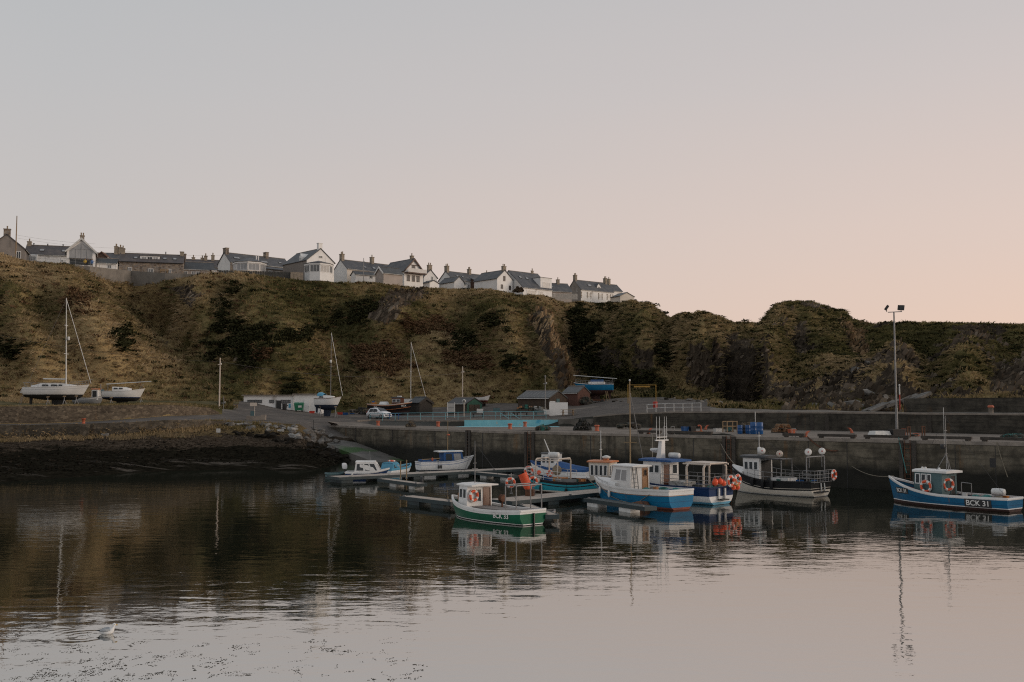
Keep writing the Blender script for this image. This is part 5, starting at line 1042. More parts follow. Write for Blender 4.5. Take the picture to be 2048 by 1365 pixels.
# bushes on the right brow
def bush(px, py, D, w, h, label, seed, mat='gorse_leaf', base=None):
    r = np.random.default_rng(seed); n = 500; c = base or P(px, py, D); t = thing('bush', label, 'bush', c)
    u = r.normal(0, 1, (n, 3)); u /= np.linalg.norm(u, axis=1)[:, None]; u[:, 2] = np.abs(u[:, 2]); rad = r.uniform(.5, 1.0, n)[:, None] * (1 + .25 * np.sin(u[:, :1] * 7 + seed))
    p = u * rad * [w / 2, w / 3, h]; mb = MB()
    for q in p:
        s = r.uniform(.15, .36); d1 = Vector(r.normal(0, 1, 3)).normalized() * s; d2 = Vector(r.normal(0, 1, 3)).normalized() * s * .8; q = Vector(q); mb.add([q - d1, q + d2, q + d1, q - d2], [(0, 1, 2, 3)], int(r.integers(0, 2)))
    mb.build('foliage', [mat, 'gorse_dry'], t); sb = MB()
    for k in range(7): a = k * .9; sb.tube((0, 0, -.3), (w * .3 * math.cos(a), w * .2 * math.sin(a), h * .6), .05, .02, 5)
    sb.build('stems', 'brown_trim', t)
pm('gorse_leaf', (.045, .048, .022), (.022, .024, .012), 1.5, .9); pm('gorse_dry', (.10, .065, .035), (.06, .04, .022), 1.5, .9)
for i, (px, py, w, h, lb) in enumerate(((1262, 604, 7, 1.9, 'brownish bush beside the low pale shed on the brow'), (1292, 607, 7, 1.7, 'dark bush on the brow left of the bare slope edge'), (1318, 614, 5, 1.0, 'small low bush at the right end of the brow'), (1222, 607, 5, 1.0, 'low dark hedge clump in front of the detached white house'), (1176, 602, 5, .9, 'low green hedge left of the thin post on the brow'))):
    p = on(px, 274); bush(px, py, 274, w, h * .75, lb, i, base=p)
bush(1037, 584, 247, 2.5, 1.3, 'purple-brown bush against the catslide-roofed white house', 9, 'gorse_dry')
# ------------------------------------------------------------------ boats
pm('hull_white', (.72, .71, .69), (.60, .59, .57), .8, .5, spec=.2, extra=[((.42, .39, .34), .9, .68, (.5, 1, 3)), ((.15, .085, .045), 2.6, .70, (1, 1, .22))])
pm('hull_cream', (.62, .56, .47), (.52, .47, .40), .8, .5, spec=.2, extra=[((.35, .3, .25), .9, .67, (.5, 1, 3)), ((.15, .085, .045), 2.6, .70, (1, 1, .22))])
pm('hull_green', (.004, .105, .052), (.003, .072, .036), .9, .5, spec=.2, extra=[((.02, .115, .065), 1.4, .66, (.5, 1, 2)), ((.15, .085, .045), 2.6, .70, (1, 1, .22))])
pm('hull_blue', (.006, .115, .235), (.005, .08, .165), .9, .5, spec=.2, extra=[((.04, .16, .27), 1.4, .66, (.5, 1, 2)), ((.15, .085, .045), 2.6, .70, (1, 1, .22))])
pm('hull_bright_blue', (.004, .15, .30), (.003, .11, .225), .9, .5, spec=.2, extra=[((.035, .16, .28), 1.4, .66, (.5, 1, 2)), ((.15, .085, .045), 2.6, .70, (1, 1, .22))])
pm('hull_navy', (.010, .035, .11), (.008, .024, .075), .9, .5, spec=.2, extra=[((.06, .055, .05), 2.2, .66, (1, 1, .3)), ((.13, .075, .04), 2.6, .72, (1, 1, .22))])
pm('hull_black', (.014, .014, .015), (.009, .009, .01), .9, .5, spec=.2, extra=[((.06, .055, .05), 2.2, .66, (1, 1, .3)), ((.13, .075, .04), 2.6, .72, (1, 1, .22))])
pm('hull_turquoise', (.018, .28, .34), (.017, .185, .245), .9, .5, spec=.2, extra=[((.07, .3, .34), 1.4, .66, (.5, 1, 2)), ((.15, .085, .045), 2.6, .70, (1, 1, .22))])
pm('antifoul', (.055, .022, .016), (.03, .014, .011), 1.2, .8)
pm('antifoul_red', (.22, .055, .03), (.13, .035, .022), 1.2, .8)
pm('antifoul_black', (.018, .017, .016), (.011, .011, .01), 1.2, .8)
pm('antifoul_navy', (.016, .028, .055), (.01, .018, .036), 1.2, .8)
pm('grey_paint', (.26, .265, .27), (.19, .195, .2), 1.4, .6)
pm('deck_red', (.22, .045, .035), (.14, .03, .025), 1.4, .8)
pm('deck_grey', (.22, .22, .21), (.14, .14, .135), 1.4, .8)
pm('board_grey', (.26, .235, .22), (.15, .135, .125), 2, .85, stretch=(.4, 4, 1), bump=.2)
pm('teal_paint', (.07, .135, .145), (.05, .1, .108), 1.6, .6)
pm('light_blue', (.09, .33, .48), (.07, .25, .37), 1.2, .45)
pm('varnish', (.32, .15, .05), (.22, .1, .035), 2.5, .4, stretch=(1, 1, .3))
pm('mahogany', (.12, .04, .018), (.075, .026, .013), 2.5, .4, stretch=(3, 3, .4))
pm('cover_blue', (.012, .085, .26), (.008, .055, .17), 1.5, .7)
pm('orange_roof', (.55, .2, .08), (.42, .15, .06), 1.4, .5)
pm('pontoon_deck', (.47, .40, .335), (.31, .265, .225), 1.2, .85, stretch=(3, .5, 1), bump=.3)
pm('pontoon_frame', (.018, .036, .04), (.011, .021, .024), 1.5, .6)
pm('float_grey', (.46, .45, .43), (.31, .31, .30), 1.2, .7, extra=[((.12, .13, .1), 1.2, .6, (1, 1, 2))])
pm('ring_orange', (.72, .10, .03), (.6, .08, .025), 4, .5); pm('ring_white', (.78, .76, .72), (.62, .6, .57), 4, .5)
pm('buoy_orange', (.75, .09, .02), (.6, .07, .018), 3, .35); pm('tan_paint', (.58, .50, .42), (.46, .39, .33), 2, .5)
pm('spar_wood', (.29, .20, .10), (.2, .135, .065), 4, .5, stretch=(4, 4, .4))
class Hull:
    def __init__(s, L, B, fs, fm, fb, draft=.45, tw=.78, rake=.5, low=.42, full=2.3, vee=1.5, plumb=1.0):
        s.__dict__.update(locals())
    def half(s, t):
        if t < .5: k = s.tw + (1 - s.tw) * math.sin(min(1, t / .5) * math.pi / 2)
        else: k = max(0.015, 1 - ((t - .5) / .5) ** s.full)
        return s.B / 2 * k
    def sheer(s, t):
        return s.fs + (s.fm - s.fs) * math.sin(min(1, t / s.low) * math.pi / 2) if t < s.low else s.fm + (s.fb - s.fm) * ((t - s.low) / (1 - s.low)) ** 1.8
    def keel(s, t): return -s.draft * (min(1, .35 + t * 2.2)) * (1 - max(0, (t - .82) / .18) ** 2 * .75)
    def y(s, t, z):
        zs, zk = s.sheer(t), s.keel(t); q = min(1, max(0, (zs - z) / (zs - zk))); p = 3.2 - (3.2 - s.vee) * t ** 1.5
        return s.half(t) * max(0, 1 - q ** p) ** .55
    def x(s, t, z):
        zs = s.sheer(t); return s.L * t - s.rake * (1 - max(-.5, min(1, z / zs))) * t ** 5 
    def pt(s, t, z, side=1): return Vector((s.x(t, z), side * s.y(t, z), z))
    def build(s, par, bands, n=26, gun='paint_white', gw=.07, gh=.09, deck='deck_grey', bul=.32, name='hull'):
        """bands: (kind, value, material) from the sheer down; kind 's' = metres below the sheer, 'w' = height above the water, 'k' = keel"""
        mats = []; lv = [('s', 0.0)]; mm = []
        for kind, v, m in bands:
            if m not in mats: mats.append(m)
            sub_ = 4 if (kind == 'k' or (kind == 'w' and lv[-1][0] == 's')) else 1
            pk = lv[-1]
            for i in range(sub_): lv.append(('mix', pk, (kind, v), (i + 1) / sub_)); mm.append(mats.index(m))
            lv[-1] = (kind, v)
        def z(l, t):
            if l[0] == 's': return s.sheer(t) - l[1]
            if l[0] == 'w': return l[1]
            if l[0] == 'k': return s.keel(t)
            return z(l[1], t) * (1 - l[3]) + z(l[2], t) * l[3]
        mb = MB(); N = len(lv); ts_ = [i / n for i in range(n + 1)]
        V = [[[s.pt(t, z(l, t), sd) for l in lv] for t in ts_] for sd in (1, -1)]
        for si in (0, 1):
            base = len(mb.v)
            for i in range(n + 1):
                mb.v += [tuple(v) for v in V[si][i]]
            for i in range(n):
                for k in range(N - 1):
                    a = base + i * N + k; f = (a, a + 1, a + N + 1, a + N); mb.f.append(f if si else tuple(reversed(f))); mb.m.append(mm[k]); mb.sm.append(True)
        for k in range(N - 1): mb.add([V[0][0][k], V[1][0][k], V[1][0][k + 1], V[0][0][k + 1]], [(0, 1, 2, 3)], mm[k])
        h = mb.build(name, mats, par)
        if gun:
            for sd in (1, -1):
                rr = []
                for t in ts_:
                    c = s.pt(t, s.sheer(t), sd); o = .03 * sd; w = (gw + .04) * sd
                    yi = c.y - w if abs(c.y) > abs(w) else c.y * .2
                    rr.append([Vector((c.x, c.y + o, c.z - .02)), Vector((c.x, c.y + o, c.z + gh)), Vector((c.x, yi, c.z + gh)), Vector((c.x, yi, c.z - .02))])
                MB().loft(rr, smooth=False).build('gunwale', gun, par)
            tb = MB(); c = s.pt(0, s.fs, 1); tb.box((.02, 0, s.fs + gh / 2 - .012), (.14, 2 * c.y - .02, gh)); tb.build('transom_rail', gun, par)
        db = MB(); vs = []
        for t in ts_: 
            zz = s.sheer(t) - bul; w = s.y(t, zz) - .02; vs += [(s.x(t, zz), max(.0, w), zz), (s.x(t, zz), -max(.0, w), zz)]
        db.add(vs, [(2 * i, 2 * i + 1, 2 * i + 3, 2 * i + 2) for i in range(n)]); db.build('deck', deck, par)
        return h
def boat_frame(name, label, stern, bow, cat='boat', z=0.0, group=None):
    d = Vector((bow[0] - stern[0], bow[1] - stern[1], 0)); return thing(name, label, cat, (stern[0], stern[1], z), math.atan2(d.y, d.x), group), d.length
def wl(px, py, z=0.0):
    p = G(px, py, z); return (p.x, p.y)
def fwin(par, face, uv, pane='glass', frame='paint_white', fr=.045, out=.018, name='window'):
    """window on a planar face given by corners bl, br, tr, tl seen from outside"""
    bl, br, tr, tl = [Vector(p) for p in face]
    def q(u, v): return (bl * (1 - u) + br * u) * (1 - v) + (tl * (1 - u) + tr * u) * v
    u0, v0, u1, v1 = uv; n = (br - bl).cross(tl - bl).normalized(); w = (br - bl).length; h = (tl - bl).length; du, dv = fr / w, fr / h
    fo = [q(u0, v0), q(u1, v0), q(u1, v1), q(u0, v1)]; fi = [q(u0 + du, v0 + dv), q(u1 - du, v0 + dv), q(u1 - du, v1 - dv), q(u0 + du, v1 - dv)]
    mb = MB(); o = n * out; vs = [p + o for p in fo] + [p + o for p in fi] + [p + n * .001 for p in fo] + [p + n * .001 for p in fi]
    fs = []
    for k in range(4):
        j = (k + 1) % 4; fs += [(k, j, 4 + j, 4 + k), (8 + k, 8 + j, j, k), (12 + k, 4 + k, 4 + j, 12 + j)]
    f = mb.add(vs, fs).build(name, frame, par); MB().add([p + n * .006 for p in fi], [(0, 1, 2, 3)]).build('pane', pane, f); return f
def cabin(par, x0, x1, w0, w1, z0, z1, mat, roof, wins=('s', 'f', 'a'), rf=.12, ra=0.0, tap=.93, over=(.12, .3, .1), rt=.08, nside=2, nfront=3, pane='glass', frame='paint_white', vs=(.48, .86), name='wheelhouse', crown=.05, aft_wins=(), side_u=None):
    """x0 aft, x1 front; w0/w1 half-widths aft/front; returns (obj, faces)"""
    B_ = [Vector((x0, w0, z0)), Vector((x1, w1, z0)), Vector((x1, -w1, z0)), Vector((x0, -w0, z0))]
    T_ = [Vector((x0 + ra, w0 * tap, z1)), Vector((x1 - rf, w1 * tap, z1)), Vector((x1 - rf, -w1 * tap, z1)), Vector((x0 + ra, -w0 * tap, z1))]
    mb = MB(); mb.add(B_ + T_, [(3, 2, 1, 0), (4, 5, 6, 7)] + [(k, (k + 1) % 4, 4 + (k + 1) % 4, 4 + k) for k in range(4)]); o = mb.build(name, mat, par)
    fo, ao, so = over; R_ = []
    for x, z, k in ((T_[0].x - ao, z1 + .001, 1), (T_[1].x + fo, z1 + .001, 1)):
        w = (w0 if x < (x0 + x1) / 2 else w1) * tap + so; R_.append([Vector((x, w, z)), Vector((x, w, z + rt)), Vector((x, w * .5, z + rt + crown)), Vector((x, -w * .5, z + rt + crown)), Vector((x, -w, z + rt)), Vector((x, -w, z))])
    MB().loft(R_, smooth=False).build('cabin_roof', roof, o)
    faces = {'p': (B_[1], B_[0], T_[0], T_[1]), 's': (B_[3], B_[2], T_[2], T_[3]), 'f': (B_[2], B_[1], T_[1], T_[2]), 'a': (B_[0], B_[3], T_[3], T_[0])}
    def row(face, n, m=.06):
        for i in range(n):
            u0 = m + (1 - 2 * m) * i / n; u1 = m + (1 - 2 * m) * (i + 1) / n - .03; fwin(o, faces[face], (u0, vs[0], u1, vs[1]), pane, frame)
    if 's' in wins:
        row('p', nside); row('s', nside)
    if 'f' in wins: row('f', nfront)
    for uv in aft_wins: fwin(o, faces['a'], uv, pane, frame)
    return o, faces
def world(t, p): return Matrix.Translation(t.location) @ Matrix.Rotation(t.rotation_euler.z, 4, 'Z') @ Vector(p)
def lifering(p, n, label, r=.29, grp='orange life rings'):
    """ring at world p whose axis points along n"""
    t = thing('life_ring', label, 'life ring', p, 0, grp); rot = Vector(n).to_track_quat('Z', 'Y').to_matrix()
    MB().torus((0, 0, 0), r, .075, 'Z', 24, 8, rot=rot, mis=lambda f: 1 if (f * 4 + .5) % 1 < .2 else 0).build('ring', ['ring_orange', 'ring_white'], t)
    pts = [rot @ Vector((math.cos(a) * (r + .09), math.sin(a) * (r + .09), 0)) for a in np.linspace(0, 2 * math.pi, 17)]; MB().path(pts, .012, n=4).build('grab_line', 'ring_white', t)
    return t
def buoy(p, r, label, mat='buoy_orange', grp='round buoys and floats on the boats', elong=1.1):
    t = thing('buoy', label, 'buoy', p, 0, grp); MB().ball((0, 0, 0), r, 12, sc=(1, 1, elong)).build('float', mat, t); MB().torus((0, 0, r * elong + .02), .04, .018, 'X', 10, 6).build('eye', mat, t); return t
def lettering(par, h, t, z, side, txt, size, mat='ring_white', plate=None):
    """registration letters on the hull side; side +1 = port"""
    cu = bpy.data.curves.new('registration_letters', 'FONT'); cu.body = txt; cu.size = size; cu.align_x = 'CENTER'; cu.align_y = 'CENTER'; cu.extrude = .004; cu.offset = size * .014; cu.materials.append(MATS[mat])
    tmp = bpy.data.objects.new('registration_letters', cu); COL.objects.link(tmp); bpy.context.view_layer.update()
    me = bpy.data.meshes.new_from_object(tmp.evaluated_get(bpy.context.evaluated_depsgraph_get())); bpy.data.objects.remove(tmp)
    def lay(x, y, o): q = h.pt(t - side * x / h.L, z + y, side); return Vector((q.x, q.y + side * o, q.z))
    for v in me.vertices: v.co = lay(v.co.x, v.co.y, .03 + v.co.z)
    o = bpy.data.objects.new('registration_letters', me); COL.objects.link(o); o.parent = par
    if plate:
        w, hh = plate; mb = MB(); n = 10
        for o_ in (.004, .02): mb.v += [tuple(lay(-w / 2 + w * i / n, -hh / 2 + hh * j / 3, o_)) for i in range(n + 1) for j in range(4)]
        for k in (0, 4 * (n + 1)):
            for i in range(n):
                for j in range(3): mb.f.append((k + 4 * i + j, k + 4 * i + j + 1, k + 4 * i + j + 5, k + 4 * i + j + 4)); mb.m.append(0); mb.sm.append(False)
        mb.build('number_plate', 'black_paint', par)
    return o

def mast(par, x, z0, z1, r=.04, mat='rail_white', y=0.0, bars=(), name='mast', rake=0.0):
    mb = MB(); mb.tube((x, y, z0), (x - rake, y, z1), r, r * .55, 8)
    for zz, w in bars: mb.tube((x - rake * (zz - z0) / (z1 - z0), y - w / 2, zz), (x - rake * (zz - z0) / (z1 - z0), y + w / 2, zz), r * .5)
    return mb.build(name, mat, par)
def portal(par, x, w, z0, z1, mat, r=.045, name='gantry_frame', bend=.15):
    return MB().path([(x, w, z0), (x, w, z1 - bend), (x, w - bend, z1), (x, -w + bend, z1), (x, -w, z1 - bend), (x, -w, z0)], r, 8).build(name, mat, par)
def side_rail(par, h, t0, t1, hgt, mat, sides=(1, -1), n=5, rails=2, r=.018, inn=.05):
    for sd in sides:
        mb = MB(); pts = []
        for i in range(n):
            t = t0 + (t1 - t0) * i / (n - 1); p = h.pt(t, h.sheer(t), sd); p.y -= sd * inn; pts.append(p); mb.tube(p, p + Vector((0, 0, hgt)), r, n=5)
        for k in range(rails): mb.path([p + Vector((0, 0, hgt * (1 - k / rails))) for p in pts], r, 5)
        mb.build('guard_rail', mat, par)
def outboard(par, x, z, mat='paint_white'):
    o = MB().loft([[Vector((x + dx + a * .2 * s, b * .15 * s, z + dz)) for a, b in ((-1, -.7), (-.5, -1), (.6, -1), (1, -.5), (1, .5), (.6, 1), (-.5, 1), (-1, .7))] for s, dz, dx in ((.75, .3, 0), (1, .38, 0), (1.05, .6, -.02), (.85, .76, -.06), (.3, .8, -.06))]).build('outboard_motor', mat, par)
    MB().box((x, 0, z + .0), (.14, .1, .62)).build('motor_leg', 'black_paint', o); return o
def fender(par, h, t, side, mat='white_plastic', L=.42, r=.085, dz=.05):
    p = h.pt(t, h.sheer(t) - .25, side); p.y += side * (r + .02); mb = MB(); mb.lathe([(.02, 0), (r * .8, .05), (r, .12), (r, L - .1), (r * .6, L - .02), (.02, L)], (p.x, p.y, p.z - L + dz), 10); mb.tube((p.x, p.y, p.z + dz), (p.x, p.y - side * .05, h.sheer(t) + .05), .012, n=4); return mb.build('fender', mat, par)

# --- green boat
t, L_ = boat_frame('fishing_boat', 'small green fishing boat numbered BCK 33 with white cabin and stern frame', wl(1066, 1050.5), wl(910, 1029), 'fishing boat')
h = Hull(L_ + .25, 2.35, .70, .56, .98, .5, .74, .35, full=2.6)
h.build(t, [('s', .13, 'hull_white'), ('w', .07, 'hull_green'), ('w', .03, 'hull_white'), ('k', 0, 'antifoul_black')], gun='hull_white', bul=.22)
cb, fc = cabin(t, 4.35, 5.3, .86, .72, .3, 1.72, 'paint_white', 'hull_white', ('s', 'f'), .08, 0, .97, (.14, .5, .08), .07, 2, 3, vs=(.52, .9))
fwin(cb, fc['a'], (.38, .38, .58, .88)); d = MB(); bl, br, tr, tl = [Vector(p) for p in fc['a']]
dq = [bl.lerp(br, .64).lerp(tl.lerp(tr, .64), v) for v in (.2,)] 
fwin(cb, fc['a'], (.64, .12, .95, .93), 'mahogany', 'mahogany', .05, .03, 'door')
MB().box((2.45, .12, .62), (3.6, .95, .06)).build('deck_boards', 'board_grey', t); MB().box((.55, 0, .70), (.75, 1.5, .06)).build('stern_platform', 'board_grey', t)
for x in (1.0, 2.4, 3.8): MB().box((x, .12, .45), (.08, .8, .28)).build('board_support', 'timber', t)
for x in (.3, 1.15):
    portal(t, x, .85, .68, 1.98, 'galv', .032, 'stern_frame', .04)
MB().path([(.3, .85, 1.98), (1.15, .85, 1.98)], .03).build('stern_frame_bar', 'galv', t); MB().path([(.3, -.85, 1.98), (1.15, -.85, 1.98)], .03).build('stern_frame_bar', 'galv', t)
MB().lathe([(.16, -.1), (.22, -.08), (.1, 0), (.22, .08), (.16, .1)], (3.4, -.8, 1.05), 14, axis='X').build('pot_hauler', 'rust', t); MB().tube((3.4, -.8, .5), (3.4, -.8, 1.0), .05).build('hauler_post', 'rust', t)
MB().box((-.06, 0, .1), (.12, .05, 1.0)).build('rudder', 'black_paint', t); MB().tube((6.2, 0, .8), (6.2, 0, 1.2), .06, .05, 8).build('stem_post', 'varnish', t)
mast(t, 4.75, 1.8, 4.1, .025, 'galv', bars=((2.6, .4), (2.9, .25)))
MB().tube((4.6, -.2, 1.82), (5.1, -.2, 1.82), .03).build('roof_rail', 'galv', cb)
lettering(t, h, .19, .40, 1, 'BCK 33', .34)
fender(t, h, .55, -1); fender(t, h, .62, -1, r=.12)
a = Vector(fc['a'][0]).lerp(Vector(fc['a'][1]), .22); lifering(world(t, (4.24, .47, 1.2)), world(t, (3.24, .47, 1.2)) - world(t, (4.24, .47, 1.2)), 'orange and white life ring on the green boat cabin', .25)
GREEN = t
# --- BCK 31
t, L_ = boat_frame('fishing_boat', 'long blue fishing boat numbered BCK 31 with teal cabin moored at right', wl(2031, 1024), wl(1789, 1003), 'fishing boat')
h = Hull(L_ + .35, 2.5, .72, .68, 1.5, .5, .7, .35, low=.45, full=2.5)
h.build(t, [('s', .06, 'hull_white'), ('s', .34, 'hull_blue'), ('s', .36, 'hull_navy'), ('w', .2, 'hull_blue'), ('w', .15, 'hull_white'), ('k', 0, 'antifoul')], gun='hull_white', deck='deck_red', bul=.25)
cb, fc = cabin(t, 3.95, 5.9, .82, .66, .5, 1.98, 'teal_paint', 'hull_white', ('f',), .06, 0, .97, (.1, .35, .08), .12, 2, 3, vs=(.5, .93))
for u0, u1 in ((.04, .22), (.25, .43), (.46, .62)): fwin(cb, fc['p'], (u0, .52, u1, .94), 'glass', 'paint_white', .05)
for u0, u1 in ((.4, .56), (.6, .76), (.8, .96)): fwin(cb, fc['s'], (u0, .52, u1, .94), 'glass', 'paint_white', .05)
fwin(cb, fc['a'], (.55, .1, .9, .9), 'black_paint', 'teal_paint', .05, .03, 'door')
m_ = mast(t, 4.1, 2.1, 5.4, .03, 'galv', bars=((3.1, .35), (4.5, .3))); MB().tube((4.1, 0, 3.1), (4.6, .3, 2.1), .02).tube((4.1, 0, 3.1), (4.0, -.3, 2.1), .02).tube((4.1, 0, 3.1), (3.8, .25, 2.1), .02).build('mast_stay', 'galv', m_)
MB().tube((4.2, 0, 3.6), (4.2, 0, 5.9), .012, n=5).build('aerial', 'rail_white', m_)
MB().lathe([(.02, -.14), (.14, -.13), (.14, .13), (.02, .14)], (4.25, .1, 3.55), 10).build('radar_reflector', 'black_paint', m_)
for x in (4.4, 5.3, 5.5): MB().lathe([(.05, 0), (.07, .12), (.05, .16)], (x, .3, 2.12), 8).build('roof_vent', 'paint_white', cb)
MB().lathe([(.05, -.36), (.2, -.34), (.22, -.15), (.2, -.14), (.22, -.12), (.22, .12), (.2, .14), (.22, .15), (.2, .34), (.05, .36)], (.9, .1, 1.05), 14, axis='X').build('liferaft_canister', 'white_plastic', t); MB().box((.9, .1, .7), (.3, .3, .4)).build('canister_stand', 'galv', t)
MB().path([(2.9, .5, .5), (2.9, .5, 1.5), (2.4, .3, 1.45), (2.4, .3, .5)], .025).build('hauler_frame', 'galv', t)
MB().box((1.9, -.2, .6), (1.6, .9, .12)).build('hatch_boards', 'timber_dark', t)
lettering(t, h, .2, .40, 1, 'BCK 31', .42, plate=(1.5, .44)); lettering(t, h, .835, .78, 1, 'BCK 31', .32, plate=(1.2, .34))
nrm = world(t, (0, 1, 0)) - world(t, (0, 0, 0)); lifering(world(t, (4.95, .88, 1.15)), nrm, 'life ring on the white windowed side of the teal cabin', .3)
lifering(world(t, (3.84, .3, 1.3)), world(t, (-1, .5, 0)) - world(t, (0, 0, 0)), 'life ring on the aft end of the teal cabin', .3)
BCK31 = t
# --- bright blue and white cabin boat
t, L_ = boat_frame('cabin_boat', 'bright blue boat with white band, white cabin and ladder in mid harbour', wl(1363, 1019.5), (5.55, 64.0), 'fishing boat')
h = Hull(L_ + .4, 2.7, 1.08, 1.0, 1.42, .55, .76, .6, full=2.3)
h.build(t, [('s', .25, 'hull_white'), ('s', .29, 'varnish'), ('s', .62, 'hull_bright_blue'), ('s', .64, 'hull_navy'), ('w', .12, 'hull_bright_blue'), ('k', 0, 'antifoul_red')], gun='hull_white', bul=.3)
cb, fc = cabin(t, 3.45, 5.5, .82, .74, .75, 2.3, 'hull_white', 'hull_white', (), .45, 0, .93, (.05, .25, .06), .06, crown=.06)
fwin(cb, fc['p'], (.18, .42, .5, .9), 'glass_pale', 'paint_white'); fwin(cb, fc['p'], (.5, .42, .82, .9), 'glass_pale', 'paint_white'); fwin(cb, fc['s'], (.2, .42, .8, .9), 'glass_pale'); fwin(cb, fc['f'], (.08, .42, .49, .9), 'glass_pale'); fwin(cb, fc['f'], (.51, .42, .92, .9), 'glass_pale')
fwin(cb, fc['a'], (.62, .05, .93, .95), 'varnish', 'varnish', .05, .03, 'door'); fwin(cb, fc['a'], (.68, .62, .87, .9), 'glass', 'varnish', .03, .045)
rr = []
for i in range(8):
    tt_ = .60 + .36 * i / 7; zz = h.sheer(tt_) + .0; w = h.y(tt_, zz) * .86; x = h.x(tt_, zz); up_ = .24 * (1 - (i / 7) ** 3); rr.append([Vector((x, w, zz - .25)), Vector((x, w * .9, zz + up_)), Vector((x, 0, zz + up_ + .08)), Vector((x, -w * .9, zz + up_)), Vector((x, -w, zz - .25))])
MB().loft(rr).build('foredeck', 'hull_white', t)
lb = MB(); 
for y in (.30, .62): lb.box((3.32, y, 1.5), (.04, .045, 1.62), 0, 0, .14)
for k in range(6): lb.box((3.32 - .11 + k * .04, .46, .88 + k * .25), (.035, .32, .03))
lb.build('ladder', 'deck_grey', t)
side_rail(t, h, .66, .95, .2, 'galv', (1, -1), 4, 1, .014)
for tt_, sd in ((.78, 1), (.62, 1), (.4, -1)): fender(t, h, tt_, sd)
rp = [h.pt(x, h.sheer(x) - z_, 1) + Vector((0, .04, 0)) for x, z_ in ((.86, .05), (.74, .28), (.62, .55), (.5, .72), (.38, .78), (.28, .62), (.18, .2))]; MB().path(rp, .018, 5).build('rope', 'rope', t)
MB().box((1.6, 0, .85), (1.9, 1.5, .08)).build('hatch_cover', 'light_blue', t)
BLUE = t
# --- navy boat behind it (wheelhouse forward, tan gantry aft)
t, L_ = boat_frame('fishing_boat', 'navy and white fishing boat with blue-roofed wheelhouse, aerials and tan stern gantry', (12.75, 61.15), (7.6, 67.0), 'fishing boat')
h = Hull(L_ + .2, 2.9, 1.0, .98, 1.7, .5, .84, .5)
h.build(t, [('s', .48, 'hull_navy'), ('s', .51, 'hull_white'), ('w', .16, 'hull_white'), ('w', .02, 'light_blue'), ('k', 0, 'antifoul_black')], gun='hull_navy', bul=.25)
cb, fc = cabin(t, 4.0, 5.7, .9, .8, .8, 2.45, 'hull_white', 'cover_blue', ('s', 'f'), .15, 0, .96, (.3, .95, .14), .12, 3, 3, vs=(.55, .88))
fwin(cb, fc['a'], (.1, .04, .5, .92), 'mahogany', 'paint_white', .05, .03, 'door'); fwin(cb, fc['a'], (.64, .5, .92, .88))
tw_ = MB().loft([[Vector((4.75 + a * .16 * s + dx, b * .2 * s, z)) for a, b in ((-1, -1), (1, -1), (1, 1), (-1, 1))] for s, z, dx in ((1.2, 2.56, 0), (1, 3.0, -.05), (.8, 3.75, -.12))], smooth=False).build('mast_tower', 'hull_white', t)
MB().box((4.65, 0, 3.78), (.1, 1.25, .07)).box((4.65, 0, 3.98), (.08, 1.0, .05)).build('crossbar', 'hull_white', tw_); MB().box((5.1, 0, 3.02), (.5, .35, .06)).build('radar_shelf', 'hull_white', tw_); MB().lathe([(.05, 0), (.33, .02), (.35, .1), (.3, .18), (.05, .2)], (5.2, 0, 3.06), 14).build('radar', 'white_plastic', tw_)
for y, z in ((-.5, 5.3), (-.28, 5.3), (.2, 5.3), (.5, 5.3)): MB().tube((4.65, y, 3.8), (4.65, y, z), .022, .012, 6).build('aerial', 'rail_white', tw_)
MB().lathe([(.05, -.4), (.17, -.38), (.18, 0), (.17, .38), (.05, .4)], (3.9, -.35, 2.82), 12, axis='X').build('liferaft_canister', 'white_plastic', cb)
for x in (.45, 1.75): portal(t, x, 1.12, .95, 2.45, 'tan_paint', .07, 'stern_gantry', .22)
for y in (1.12, -1.12): MB().tube((.1, y * .8, 2.42), (2.2, y * .8, 2.42), .05).build('gantry_beam', 'tan_paint', t)
MB().box((1.1, 0, 2.5), (1.9, 1.7, .06)).build('gantry_top', 'tan_paint', t)
side_rail(t, h, .0, .45, .75, 'galv', (1, -1), 6, 3); mb = MB()
for y in np.linspace(-1.15, 1.15, 6): mb.tube((.0, y, 1.0), (-.35, y, 1.75), .018, n=5)
for f in (0, .33, .66, 1): mb.tube((-.35 * f, -1.15, 1.0 + .75 * f), (-.35 * f, 1.15, 1.0 + .75 * f), .018, n=5)
mb.build('stern_rail', 'galv', t)
for y in (.35, -.25): MB().box((-.1, y, .62), (.1, .1, .75)).build('ladder_strut', 'hull_white', t)
MB().box((-.25, .1, .32), (.35, .7, .08)).build('swim_step', 'black_paint', t)
MB().box((3.0, .0, 1.0), (1.2, 1.2, .5)).build('net_bin', 'float_grey', t)
AF = world(t, (-1, 0, 0)) - world(t, (0, 0, 0))
lifering(world(t, (-.42, -.42, 1.42)), AF, 'life ring on the navy boat stern rail, left of a pair', .27); lifering(world(t, (-.42, -1.12, 1.46)), AF, 'life ring on the navy boat stern rail, right of a pair', .27)
for p, r, lb in (((-.3, .98, 1.42), .2, 'orange round buoy, largest of three on the navy boat stern'), ((-.42, .62, 1.45), .17, 'orange round buoy, middle of three on the navy boat stern'), ((-.48, .38, 1.33), .16, 'orange round buoy, right of three on the navy boat stern'), ((-.3, -1.25, 1.0), .17, 'red buoy low under the right life ring of the navy boat'), ((-.3, -.85, 1.0), .15, 'red buoy low between the navy boat life rings')): buoy(world(t, p), r, lb)
